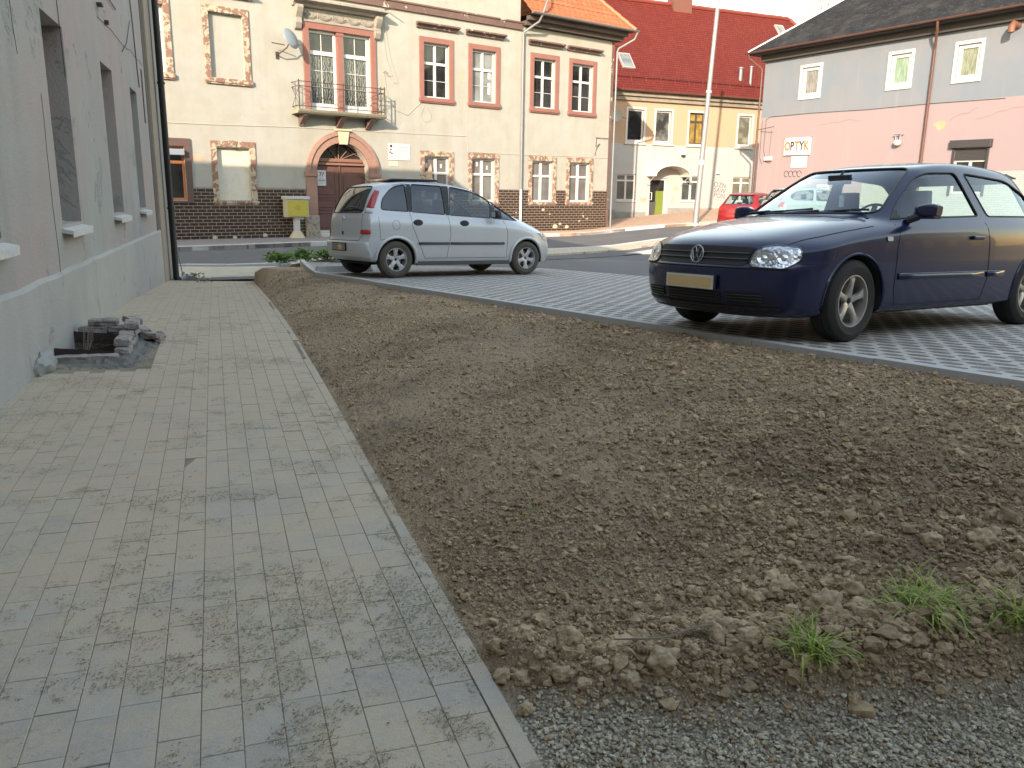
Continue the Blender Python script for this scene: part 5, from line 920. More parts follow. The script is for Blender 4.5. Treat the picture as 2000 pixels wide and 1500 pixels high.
tpk = math.tan(R(37)); m = MB(); cx, cy, cz = -.6, -.62, 8.16; rh = 5.4; m.add([(cx, cy, cz), (25, cy, cz), (25 - rh, cy + rh, cz + rh * tpk), (cx + rh, cy + rh, cz + rh * tpk), (cx, 10.3, cz), (25, 10.3, cz)], [(0, 1, 2, 3), (0, 3, 4), (1, 5, 2), (3, 2, 5, 4)])
m.v += []; 
def mat_shingle():
    m = NM('dark_shingle'); s = m.sep(); b = m.n('ShaderNodeTexBrick'); m.l(m.comb(s[0], m.math('DIVIDE', s[2], math.sin(R(37)))), b.inputs[0]); b.inputs['Scale'].default_value = 1; b.inputs['Brick Width'].default_value = .34; b.inputs['Row Height'].default_value = .16; b.inputs['Mortar Size'].default_value = .008
    b.inputs[1].default_value = (.014, .015, .016, 1); b.inputs[2].default_value = (.024, .025, .027, 1); b.inputs[3].default_value = (.015, .015, .015, 1); c = m.mix(m.ramp(m.noise(7, 4, .75, stretch=(1, 1, 3)), (.60, 0), (.64, .8)), b.outputs[0], (.085, .09, .09)); c = m.mix(m.ramp(m.noise(1.2, 4), (.5, 0), (.7, .4)), c, (.075, .07, .06)); m.set(c, .9); m.b.inputs['Specular IOR Level'].default_value = .15; m.bump(b.outputs[1], -.6, .02); return m.m
m.build('roof', mat_shingle(), KH)
m = MB(); m.tube([(cx + rh * k / 30, cy + rh * k / 30, cz + rh * tpk * k / 30 + .03) for k in range(31)], .05, 6); m.build('hip_capping', simple('hip_metal', (.3, .31, .31), .5, .5), KH)
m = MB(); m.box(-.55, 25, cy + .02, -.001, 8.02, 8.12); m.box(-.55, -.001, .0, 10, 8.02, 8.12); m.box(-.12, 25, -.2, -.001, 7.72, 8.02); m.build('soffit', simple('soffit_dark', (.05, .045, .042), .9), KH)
gutter(KH, (-.62, -.72, 8.14), (25, -.72, 8.14), .075, M_BROWNM)
pipe(KH, [(9.35, -.72, 8.08), (9.3, -.6, 7.75), (8.98, -.13, 7.25), (8.96, -.1, 7.1), (8.96, -.1, -.2)], .055, M_BROWNM, clips=(6.2, 4.6, 2.9)); pipe(KH, [(-.45, -.72, 8.06), (-.45, -.68, 7.9), (-.14, -.12, 7.45), (-.10, -.08, 7.3), (-.12, -.08, -.3)], .05, M_BROWNM, clips=(6, 4, 2))
m = MB(); stroke(m, [(12, 5.06), (9, 5.10), (6, 5.08), (3, 5.14), (.6, 5.13), (.35, 5.02), (.33, 3.6), (.55, 3.0), (.8, 2.95), (.9, 3.1)], .012, -.014); stroke(m, [(.1, 5.0), (.12, 3.2), (.3, 2.9)], .01, -.012); stroke(m, [(.75, 4.5), (.72, 3.3)], .007, -.012); m.build('wall_cable', M_CABLE, KH)
m = MB(); m.tube([(-.1, -.1, 4.55), (1.3, -.45, 4.62)], .015, 5); m.build('wall_bar', M_RUSTY, KH); m = MB(); m.box(.48, .96, -.12, -.001, 3.06, 3.26); m.build('junction_box', M_KERB2, KH, bevel=.02)
m = MB(); 
for u, z, sx, sz in ((9.55, 4.22, .27, .2),): decal(m, [(u + sx * random.uniform(.45, 1.3) * math.cos(k * 2 * PI / 11), z + sz * random.uniform(.7, 1.1) * math.sin(k * 2 * PI / 11)) for k in range(11)], -.003)
m.build('flaked_patch', plaster('ochre_flake', (.36, .27, .17), (.40, .31, .20), (.5, .4, .28), (.4, .3, .2), vs=5), KH)
m = MB(); r = random.Random(8); M_BCR = simple('brown_crack', (.3, .2, .15), .9); crack(m, 9.9, 4.35, 8, .12, .02, .007, .05); m.build('wall_crack', M_BCR, KH); m = MB(); crack(m, 11.0, 4.4, 9, .2, .01, .005, .03); m.build('wall_crack', M_BCR, KH); m = MB(); crack(m, 3.6, 4.6, 10, .2, .0, .005, .03); m.build('wall_crack', M_BCR, KH)
m = MB(); m.tube([(12.1, 0, 7.55), (12.1, -.35, 7.58), (12.1, -.42, 7.50), (12.1, -.42, 7.30)], .12, 12); m.build('vent_pipe', simple('rust_vent', (.18, .075, .045), .6), KH, smooth=True)
text_mesh('graffiti', 'ABEL', .55, M_INK, KH, face_M(2.7, 1.55, -.003) @ Matrix.Rotation(R(8), 4, 'Z'), depth=.0008, bold=-.008)
m = MB(); [m.tube([(1.9 + .26 * q + .13 * math.cos(k * PI / 6), -.006, 2.42 + .14 * math.sin(k * PI / 6)) for k in range(11)], .012, 4) for q in range(4)]; m.build('scribble', M_INK, KH)
def kon(u, z, d=.005): return on(kb, 149.6, u, z, d)
sg = thing('shop_sign', 'white shop sign reading OPTYK in orange and black letters', 'shop sign', kon(2.47, 3.68, .05), R(90 - 149.6)); m = MB(); m.box(-.76, .76, -.05, .04, -.40, .40); m.build('board', M_SIGNW, sg, bevel=.006)
M_ORG = simple('orange_letter', (.80, .16, .04), .4, var=.03); M_SLATE = simple('slate_letter', (.035, .045, .06), .4)
for k, (ch_, mt) in enumerate(zip('OPTYK', (M_ORG, M_SLATE, M_ORG, M_SLATE, M_ORG))): text_mesh('letter', ch_, .56, mt, sg, face_M(-.56 + .28 * k, .0, -.054) @ Matrix.Scale(.78, 4, (1, 0, 0)), bold=.014, depth=.004)
m = MB(); m.box(-.8, .8, -.055, .045, .40, .43); m.build('edge_trim', M_INKG, sg)
sg = thing('small_sign', 'small white printed plate directly under the OPTYK sign', 'sign', kon(2.62, 2.97, .02), R(90 - 149.6)); m = MB(); m.box(-.47, .47, -.02, 0, -.27, .27); m.build('plate', M_SIGNW, sg, bevel=.01); m = MB(); rr = random.Random(6); textlines(m, -.36, .12, [.72], .03, .07, -.022, rr); textlines(m, -.40, .04, [.78], .03, .07, -.022, rr); textlines(m, -.1, -.05, [.3], .03, .07, -.022, rr); textlines(m, -.36, -.13, [.74, .2], .022, .06, -.022, rr); m.box(.34, .40, -.022, -.021, .17, .22); m.build('print', M_INKG, sg)
sg = thing('wall_plate', 'framed white information plate low on the pink wall seen through the windscreen', 'sign', kon(4.15, 1.75, .02), R(90 - 149.6)); m = MB(); m.box(-.36, .36, -.02, 0, -.2, .2); m.build('plate', M_SIGNW, sg); m = MB(); frame_ring(m, -.36, .36, -.2, .2, .025, -.024, -.0205); m.box(-.22, -.14, -.023, -.021, -.05, .08); textlines(m, -.05, .04, [.3], .05, .1, -.022); textlines(m, -.05, -.06, [.32], .04, .1, -.022); m.build('print', M_INKG, sg)
sg = thing('wall_lamp', 'round white bulkhead lamp on a bracket left of the brown downpipe', 'lamp', kon(7.82, 3.72), R(90 - 149.6)); m = MB(); m.tube([(-.16, -.02, .24), (-.16, -.2, .26), (.16, -.2, .26), (.16, -.02, .24)], .02, 6); m.tube([(-.1, -.16, .24), (-.1, -.16, .0)], .02, 6); m.tube([(.1, -.16, .24), (.1, -.16, .0)], .02, 6); m.tube([(0, 0, .2), (0, -.2, .26)], .025, 6); m.build('bracket', M_INKG, sg); m = MB(); m.lathe([(0, -.20), (.08, -.185), (.14, -.13), (.16, -.04), (.14, .02), (0, .03)], (0, -.16, -.02), 16); m.build('globe', simple('milk_glass', (.55, .55, .53), .2), sg, smooth=True)
# ---------------------------------------------------------------- steel pole
pp = (8.13, 37.57); sg = thing('steel_pole', 'tall galvanised steel pole at the kerb in front of the peach house', 'pole', (pp[0], pp[1], gnd(*pp) + .1), 0)
m = MB(); m.tube([(0, 0, -.2), (.12, 0, 3.0), (.30, 0, 7.5), (.52, 0, 13)], .13, 14, taper=.55); m.build('shaft', simple('galvanised', (.26, .265, .265), .5, .35, scale=9, var=.3), sg, smooth=True)
m = MB(); m.tube([(.225, 0, 5.62), (.228, 0, 5.72)], .12, 14); m.tube([(.10, 0, 2.6), (.11, 0, 2.8)], .135, 14); m.build('clamp_band', M_KERB, sg); m = MB(); m.lathe([(.19, -.05), (.19, .03), (.14, .06), (.12, .06)], n=14); m.build('base_collar', M_KERB2, sg)
# ---------------------------------------------------------------- tree behind the dark roof
def tree(name, label, loc, hgt, cr, n, seed):
    r = random.Random(seed); t = thing(name, label, 'tree', loc); m = MB(); m.tube([(0, 0, -.5), (.1, .05, hgt * .35), (0, .2, hgt * .6)], .28, 10, taper=.5); tips = []
    for k in range(16):
        a = r.random() * 6.28; z = hgt * r.uniform(.35, .6); e = Vector((math.cos(a) * cr * r.uniform(.5, .95), math.sin(a) * cr * r.uniform(.5, .95), hgt * r.uniform(.6, 1.0))); s0 = Vector((0, .1, z)); mid = s0.lerp(e, .5) + Vector((0, 0, -.2)); m.tube([s0, mid, e], .09, 6, taper=.25); tips += [e, mid.lerp(e, .6), s0.lerp(e, .4)]
    m.build('trunk', simple(name + '_bark', (.09, .07, .055), .9, scale=6, var=.3), t, smooth=True); V = []
    for _ in range(n):
        c = r.choice(tips) + Vector((r.gauss(0, .55), r.gauss(0, .55), r.gauss(0, .42))); d = Vector((r.gauss(0, 1), r.gauss(0, 1), r.gauss(0, .7))).normalized(); s_ = d.cross(Vector((r.gauss(0, 1), r.gauss(0, 1), r.gauss(0, 1)))).normalized(); L_ = r.uniform(.10, .20); V += [c, c + d * L_ * .5 + s_ * L_ * .3, c + d * L_, c + d * L_ * .5 - s_ * L_ * .3]
    raw_mesh('crown', np.array([v[:] for v in V]), np.arange(len(V)).reshape(-1, 4), M_LEAF, t); return t
def kfr(u, y, z): a = R(149.6); return (kb[0] + math.sin(a) * u - math.cos(a) * y, kb[1] + math.cos(a) * u + math.sin(a) * y, z)
tree('broadleaf_tree', 'green tree whose leafy tips show above the edge of the dark roof', (19.7, 54.0, .3), 13.4, 1.9, 9000, 31)

# ---------------------------------------------------------------- unseen houses added behind the viewer to block horizon glow in car reflections
for nm, x0, y0, az_, L_, hh, c_, lab in (('added_house', 0, -17, 80, 24, 9.2, (.30, .26, .21), 'plain sand-coloured house added unseen behind the viewpoint to tone down car reflections'), ('added_long_house', 25, -12, 58, 30, 8.5, (.24, .22, .20), 'plain grey-brown house added unseen at the far right behind the viewpoint to tone down car reflections')):
    hb = house(nm, lab, (x0, y0), az_ + 0); m = MB(); m.box(0, L_, 0, 9, -.6, hh); m.build('wall', simple(nm + '_wall', c_, .9), hb); m = MB(); m.add([(-.4, -.4, hh), (L_ + .4, -.4, hh), (L_ + .4, 9.4, hh), (-.4, 9.4, hh), (0, 4.5, hh + 3.2), (L_, 4.5, hh + 3.2)], [(0, 1, 5, 4), (2, 3, 4, 5), (1, 2, 5), (3, 0, 4), (3, 2, 1, 0)]); m.build('roof', simple(nm + '_roof', (.14, .06, .045), .8), hb)
    for k in range(int(L_ / 2.6)):
        for z in (1.0, 4.2): m = MB(); m.box(1 + 2.6 * k, 2.1 + 2.6 * k, 9.0, 9.03, z, z + 1.6); m.build('window', M_GLASS, hb)
# ---------------------------------------------------------------- cars (local: x from the nose backwards, y sideways, z up, wheels on z=0)
def mat_paint(name, c, flake=0.0, rough=.25, dust=(.25, .23, .2), dk=.12, metal=0, lo=.35):
    m = NM(name); cc = m.mix(m.ramp(m.noise(2.2, 6, .7), (.45, 0), (.8, dk)), c, dust); z = m.sep()[2]; low = m.ramp(m.math('ADD', z, m.math('MULTIPLY', m.noise(6, 4, .7), .25)), (.18, lo), (.55, 0)); cc = m.mix(low, cc, dust)
    m.set(cc, rough, metal); m.b.inputs['Coat Weight'].default_value = .4; m.b.inputs['Specular IOR Level'].default_value = .35; m.b.inputs['Coat Roughness'].default_value = .03; return m.m
def mat_clear(name, tint, refl=.35):
    m = NM(name); tr = m.n('ShaderNodeBsdfTransparent'); tr.inputs[0].default_value = (*tint, 1); gl = m.n('ShaderNodeBsdfGlossy'); gl.inputs['Roughness'].default_value = .02; gl.inputs[0].default_value = (.9, .95, 1, 1)
    fr = m.n('ShaderNodeLayerWeight'); fr.inputs[0].default_value = .5; k = m.math('ADD', m.math('MULTIPLY', m.math('POWER', fr.outputs[1], 4), .8), .04 + refl * .06); mx = m.n('ShaderNodeMixShader'); m.l(k, mx.inputs[0]); m.l(tr.outputs[0], mx.inputs[1]); m.l(gl.outputs[0], mx.inputs[2]); m.l(mx.outputs[0], m.out.inputs[0]); return m.m
M_TYRE = simple('tyre_rubber', (.022, .021, .020), .85, scale=12, var=.35, bump=.3); M_TYRED = simple('dusty_tyre', (.075, .068, .058), .9, scale=12, var=.4, bump=.3); M_ALLOY = simple('alloy', (.42, .40, .37), .38, .55, scale=10, var=.12); M_ALLOY2 = simple('bright_alloy', (.45, .46, .47), .40, .5); M_BLACKPL = simple('black_plastic', (.018, .019, .021), .55, scale=6); M_GREYPL = simple('grey_plastic_trim', (.06, .062, .065), .6)
M_UNDER = simple('underbody', (.012, .012, .012), .9); M_CHROME = simple('chrome', (.75, .76, .78), .12, 1.0, var=.02); M_SEAT = simple('seat_fabric', (.05, .055, .06), .9); M_DASH = simple('dash_plastic', (.03, .032, .036), .7); M_DISC = simple('brake_disc', (.22, .15, .12), .5, .5)
M_PLATE = simple('tan_plate', (.66, .47, .24), .7, scale=160, var=.22); M_PLATEW = simple('plate_white', (.6, .6, .58), .5); M_REDL = NM('red_lens').set((.42, .012, .012), .12).m; M_REDL.node_tree.nodes['Principled BSDF'].inputs['Coat Weight'].default_value = .6; M_CLEARL = NM('lamp_clear').set((.55, .57, .58), .12).m
def mat_lamp():
    m = NM('headlamp_optics'); v = m.vor(28, out=1); m.set(m.mix(m.sep(v)[0], (.22, .235, .245), (.78, .80, .82)), .12, .75); m.bump(m.vor(40), .5, .01); m.b.inputs['Coat Weight'].default_value = 1; return m.m
M_LAMP = mat_lamp()
def round_poly(pts, r_, n=5):
    o = []; N = len(pts)
    for i in range(N):
        p = Vector(pts[i][:2]); a = Vector(pts[i - 1][:2]); b = Vector(pts[(i + 1) % N][:2]); rr = pts[i][2] if len(pts[i]) > 2 else r_; rr = min(rr, (a - p).length * .45, (b - p).length * .45); s_ = p + (a - p).normalized() * rr; e = p + (b - p).normalized() * rr
        for k in range(n + 1): t = k / n; q = s_ * (1 - t) ** 2 + p * 2 * t * (1 - t) + e * t * t; o.append((q.x, q.y))
    return o
class Car:
    """body from a cap grid (rows from nose to tail, columns centre to edge) and skirt rings below it"""
    def __init__(s, cap, rings, sub=3):
        J = len(cap[0]); n = len(cap); V = []; ix = {}
        def add(k, p):
            ix[k] = len(V); V.append(p)
        for i, row in enumerate(cap):
            for j, p in enumerate(row):
                add((i, j, 1), p)
                if j == 0: ix[(i, 0, -1)] = ix[(i, 0, 1)]
                else: add((i, j, -1), (p[0], -p[1], p[2]))
        F = []
        for i in range(n - 1):
            for j in range(J - 1):
                F.append((ix[(i, j, 1)], ix[(i, j + 1, 1)], ix[(i + 1, j + 1, 1)], ix[(i + 1, j, 1)])); F.append((ix[(i, j, -1)], ix[(i + 1, j, -1)], ix[(i + 1, j + 1, -1)], ix[(i, j + 1, -1)]))
        # border loop
        border = [(0, j, 1) for j in range(J)] + [(i, J - 1, 1) for i in range(1, n)] + [(n - 1, j, 1) for j in range(J - 2, -1, -1)] + [(n - 1, j, -1) for j in range(1, J)] + [(i, J - 1, -1) for i in range(n - 2, -1, -1)] + [(0, j, -1) for j in range(J - 2, 0, -1)]
        prev = [ix[k] for k in border]; L = len(border); x0 = min(V[q][0] for q in prev); x1 = max(V[q][0] for q in prev)
        for rg in rings:   # rg: dict zf zs zr dxf dxr sy
            cur = []
            for k in border:
                p = V[ix[k]]; t = (p[0] - x0) / (x1 - x0); i, j, sg_ = k; isf = i == 0; isr = i == n - 1
                wf = max(0, 1 - t * 5.0); wr = max(0, 1 - (1 - t) * 6.0); fx = rg['zs'](p[0]) if callable(rg['zs']) else rg['zs']
                z = fx * (1 - wf - wr if wf + wr < 1 else 0) + rg['zf'] * wf + rg['zr'] * wr; x = p[0] + rg['dxf'] * wf ** .5 + rg['dxr'] * wr ** .5
                yy = p[1] * rg['sy']; 
                if abs(p[1]) > .3 and 'wy' in rg: yy = math.copysign(rg['wy'] * (1 - .9 * wf * wf * .12 - wr * wr * .06) * (abs(p[1]) / rg['ref'](p[0]) if False else 1), p[1]) if not (isf or isr) else yy
                cur.append(len(V)); V.append((x, yy, z))
            for q in range(L): F.append((prev[q], cur[q], cur[(q + 1) % L], prev[(q + 1) % L]))
            prev = cur
        me = bpy.data.meshes.new('cage'); me.from_pydata(V, [], F); bm = bmesh.new(); bm.from_mesh(me); bmesh.ops.recalc_face_normals(bm, faces=bm.faces); bm.to_mesh(me); bm.free()
        o = bpy.data.objects.new('cage', me); col.objects.link(o); md = o.modifiers.new('s', 'SUBSURF'); md.levels = md.render_levels = sub; dg = bpy.context.evaluated_depsgraph_get(); dg.update(); s.full = bpy.data.meshes.new_from_object(o.evaluated_get(dg)); bpy.data.objects.remove(o)
        s.V = [v.co.copy() for v in s.full.vertices]; s.P = [tuple(p.vertices) for p in s.full.polygons]; s.bvh = BVHTree.FromPolygons(s.V, s.P)
    def hit(s, org, d):
        h = s.bvh.ray_cast(Vector(org), Vector(d)); return (h[0], h[1]) if h[0] else (None, None)
    def proj(s, view, a, b):   # view: 'L' (+y side), 'R' (-y side), 'F' nose, 'B' tail, 'T' top ; a,b the two free coordinates
        if view == 'R': return s.hit((a, -3, b), (0, 1, 0))
        if view == 'L': return s.hit((a, 3, b), (0, -1, 0))
        if view in ('DR', 'DL'):
            q = -1 if view == 'DR' else 1; k = .70711; return s.hit((a * k + 4 * k, -q * a * k + q * 4 * k, b), (-k, -q * k, 0))
        if view == 'F': return s.hit((-3, a, b), (1, 0, 0))
        if view == 'B': return s.hit((8, a, b), (-1, 0, 0))
        return s.hit((a, b, 4), (0, 0, -1))
    def patch(s, name, view, poly, off, mat, parent, step=.04, thick=0, smooth=True):
        v, f = cdt_fill(poly, step); V = []; ok = []
        for p in v:
            h, n = s.proj(view, p[0], p[1]); ok.append(h is not None); V.append((h + n * off) if h is not None else Vector((0, 0, 0)))
            if h is not None and n.dot({'DR': Vector((.7, -.7, 0)), 'DL': Vector((.7, .7, 0)), 'R': Vector((0, -1, 0)), 'L': Vector((0, 1, 0)), 'F': Vector((-1, 0, 0)), 'B': Vector((1, 0, 0)), 'T': Vector((0, 0, 1))}[view]) < 0: V[-1] = h - n * off
        F = [q for q in f if all(ok[i] for i in q) and max((V[q[0]] - V[q[1]]).length, (V[q[1]] - V[q[2]]).length, (V[q[2]] - V[q[0]]).length) < step * 6]; m = MB(); m.add(V, F); o = m.build(name, mat, parent, smooth=smooth, angle=60)
        if thick: md = o.modifiers.new('t', 'SOLIDIFY'); md.thickness = thick; md.offset = 0
        return o
    def line(s, m, view, pts, r_, off=0, closed=False, n=5, dens=.05):
        P_ = []; N = len(pts)
        for i in range(N if closed else N - 1):
            a = Vector(pts[i][:2]); b = Vector(pts[(i + 1) % N][:2]); k = max(1, int((b - a).length / dens)); P_ += [a + (b - a) * (j / k) for j in range(k)]
        if not closed: P_.append(Vector(pts[-1][:2]))
        Q = []
        for p in P_:
            h, nn = s.proj(view, p.x, p.y)
            if h is not None: Q.append(h + nn * off)
        if len(Q) > 2: m.tube(Q, r_, n, closed=closed)
    def body(s, cutters, mat, parent, thick=.022):
        o = bpy.data.objects.new('body', s.full.copy()); col.objects.link(o); md = o.modifiers.new('t', 'SOLIDIFY'); md.thickness = thick; md.offset = -1
        cs = []
        for c in cutters:
            me = bpy.data.meshes.new('c'); me.from_pydata(c.v, [], c.f); bm = bmesh.new(); bm.from_mesh(me); bmesh.ops.recalc_face_normals(bm, faces=bm.faces); bm.to_mesh(me); bm.free(); co = bpy.data.objects.new('c', me); col.objects.link(co); cs.append(co)
            b = o.modifiers.new('b', 'BOOLEAN'); b.operation = 'DIFFERENCE'; b.object = co; b.solver = 'EXACT'
        dg = bpy.context.evaluated_depsgraph_get(); dg.update(); me = bpy.data.meshes.new_from_object(o.evaluated_get(dg)); o.modifiers.clear(); o.data = me
        for c in cs: bpy.data.objects.remove(c)
        me.polygons.foreach_set('use_smooth', [True] * len(me.polygons)); me.set_sharp_from_angle(angle=R(38)); me.materials.clear(); me.materials.append(mat); o.parent = parent; return o
def cyl_y(x, z, r_, y0, y1, n=48): m = MB(); v = [(x + r_ * math.cos(2 * PI * k / n), y, z + r_ * math.sin(2 * PI * k / n)) for y in (y0, y1) for k in range(n)]; m.add(v, [tuple(range(n)), tuple(range(2 * n - 1, n - 1, -1))] + [(k, k + n, (k + 1) % n + n, (k + 1) % n) for k in range(n)]); return m
def make_wheel(parent, x, y, z, r_, wd, side, rim_r, mat_rim, spokes, turn=0, mt=None, rot0=0.3, shape='star'):
    """side -1: outer face towards -y"""
    w_ = bpy.data.objects.new('wheel', None); col.objects.link(w_); w_.parent = parent; w_.location = (x, y, z); w_.rotation_euler = (0, 0, turn); h = wd / 2; o_ = side
    m = MB(); pr = [(rim_r * .985, h * .80), (rim_r * 1.03, h * .95), (rim_r + (r_ - rim_r) * .5, h * 1.06), (r_ - .022, h * .93), (r_ - .006, h * .78), (r_, h * .55), (r_, h * .20), (r_ - .007, h * .17), (r_ - .007, h * .12), (r_, h * .09), (r_, -h * .09), (r_ - .007, -h * .12), (r_ - .007, -h * .17), (r_, -h * .2), (r_, -h * .55), (r_ - .006, -h * .78), (r_ - .022, -h * .93), (rim_r + (r_ - rim_r) * .5, -h * 1.06), (rim_r * 1.03, -h * .95), (rim_r * .985, -h * .80)]
    m.lathe(pr, n=72, axis='y'); 
    for k in range(90):   # tread blocks on the shoulders
        a = 2 * PI * k / 90; 
        for s2 in (-1, 1):
            q = []
            for (rr, yy) in ((r_ - .004, h * .30), (r_ - .018, h * .88), (r_ + .0015, h * .88 * .93), (r_ + .003, h * .30)):
                pass
    m.build('tyre', mt or M_TYRE, w_, smooth=True, angle=30)
    yo = o_ * h * .80
    m = MB(); m.lathe([(rim_r, yo), (rim_r * 1.0, yo + o_ * .012), (rim_r * .955, yo + o_ * .012), (rim_r * .94, yo - o_ * .004), (rim_r * .925, yo - o_ * .07), (rim_r * .90, yo - o_ * .12)], n=64, axis='y')
    f0 = yo - o_ * .010; dish = .022
    for k in range(spokes):
        a = rot0 + 2 * PI * k / spokes
        if shape == 'star': outl = [(rim_r * .13, rim_r * .20, .0), (rim_r * .34, rim_r * .125, .006), (rim_r * .62, rim_r * .105, .006), (rim_r * .82, rim_r * .145, .003), (rim_r * .945, rim_r * .27, -.002)]
        else: outl = [(rim_r * .12, rim_r * .26, .0), (rim_r * .35, rim_r * .18, .004), (rim_r * .60, rim_r * .16, .004), (rim_r * .82, rim_r * .24, .0), (rim_r * .94, rim_r * .30, -.004)]
        ca, sa = math.cos(a), math.sin(a); rows = []
        for rr, hw, bump_ in outl:
            d_ = f0 - o_ * dish * (1 - rr / rim_r) ** 1.5; row = []
            for u, lift in ((-1, -.028), (-1, -.006), (-.72, bump_), (0, bump_ + .002), (.72, bump_), (1, -.006), (1, -.028)):
                x_, z_ = rr * ca - hw * u * sa, rr * sa + hw * u * ca; row.append((x_, d_ + o_ * lift, z_))
            rows.append(row)
        m.grid(rows)
    m.lathe([(0, f0 - o_ * (dish + .0)), (rim_r * .13, f0 - o_ * (dish)), (rim_r * .235, f0 - o_ * (dish + .002)), (rim_r * .25, f0 - o_ * (dish + .03))], n=32, axis='y')
    rim = m.build('rim', mat_rim, w_, smooth=True, angle=32)
    m = MB(); 
    for k in range(5):
        a = rot0 + 2 * PI * (k + .5) / 5; m.lathe([(0, f0 - o_ * (dish - .004)), (.0105, f0 - o_ * (dish - .004)), (.0105, f0 - o_ * (dish + .01))], (rim_r * .29 * math.cos(a) * .8, 0, rim_r * .29 * math.sin(a) * .8), 8, 'y')
    m.lathe([(0, f0 - o_ * (dish - .003)), (rim_r * .10, f0 - o_ * (dish - .003)), (rim_r * .115, f0 - o_ * dish)], n=20, axis='y'); m.build('wheel_bolts', M_UNDER, w_)
    m = MB(); m.lathe([(0, yo - o_ * .075), (rim_r * .66, yo - o_ * .075), (rim_r * .66, yo - o_ * .09)], n=32, axis='y'); m.build('brake_disc', M_DISC, w_)
    m = MB(); m.lathe([(0, yo - o_ * .13), (rim_r * .98, yo - o_ * .13)], n=24, axis='y'); m.build('wheel_back', M_UNDER, w_); return w_
def seat(m, x, y, z, w_=.50, hgt=.62):
    m.hexa([(x - .25, y - w_ / 2, z), (x + .28, y - w_ / 2, z), (x + .28, y + w_ / 2, z), (x - .25, y + w_ / 2, z), (x - .27, y - w_ / 2, z + .16), (x + .28, y - w_ / 2, z + .13), (x + .28, y + w_ / 2, z + .13), (x - .27, y + w_ / 2, z + .16)])
    m.hexa([(x + .18, y - w_ / 2, z + .12), (x + .34, y - w_ / 2, z + .12), (x + .34, y + w_ / 2, z + .12), (x + .18, y + w_ / 2, z + .12), (x + .36, y - w_ * .42, z + hgt), (x + .45, y - w_ * .42, z + hgt), (x + .45, y + w_ * .42, z + hgt), (x + .36, y + w_ * .42, z + hgt)])
    m.hexa([(x + .37, y - .13, z + hgt + .04), (x + .45, y - .13, z + hgt + .04), (x + .45, y + .13, z + hgt + .04), (x + .37, y + .13, z + hgt + .04), (x + .39, y - .11, z + hgt + .22), (x + .46, y - .11, z + hgt + .22), (x + .46, y + .11, z + hgt + .22), (x + .39, y + .11, z + hgt + .22)])
    for s_ in (-.06, .06): m.tube([(x + .41, y + s_, z + hgt - .02), (x + .42, y + s_, z + hgt + .06)], .008, 6)
def prism_y(poly, y0, y1): m = MB(); return m.prism(poly, y0, y1)
def prism_x(poly, x0, x1):   # poly of (y,z)
    m = MB(); n = len(poly); m.add([(x0, a, b) for a, b in poly] + [(x1, a, b) for a, b in poly], [tuple(range(n)), tuple(range(2 * n - 1, n - 1, -1))] + [(i, i + n, (i + 1) % n + n, (i + 1) % n) for i in range(n)]); return m
def place_pose(root, x, y, yaw, s_):
    a = R(yaw); c, sn = math.cos(a), math.sin(a); X = Vector((c, sn, -.041 * sn)); Y = Vector((-sn, c, -.041 * c)); Z = X.cross(Y); z = .625 - .041 * y + .002
    root.matrix_world = Matrix(((X.x * s_, Y.x * s_, Z.x * s_, x), (X.y * s_, Y.y * s_, Z.y * s_, y), (X.z * s_, Y.z * s_, Z.z * s_, z), (0, 0, 0, 1)))
def place_car(root, fx, fy, rx, ry, ax_f, ax_r, side, half):   # world ground points of front and rear wheels on one side
    f = Vector((fx, fy)); r_ = Vector((rx, ry)); d = (r_ - f).normalized(); yv = Vector((-d.y, d.x)); zf, zr_ = pk(fx, fy) + .002, pk(rx, ry) + .002; org = f - d * ax_f - yv * half * side; slope = (zr_ - zf) / (r_ - f).length
    l_ = Vector((0, 0)); z0 = zf - slope * ax_f; X = Vector((d.x, d.y, slope)).normalized(); Y = Vector((yv.x, yv.y, 0)); Z = X.cross(Y); root.matrix_world = Matrix(((X.x, Y.x, Z.x, org.x), (X.y, Y.y, Z.y, org.y), (X.z, Y.z, Z.z, z0), (0, 0, 0, 1)))

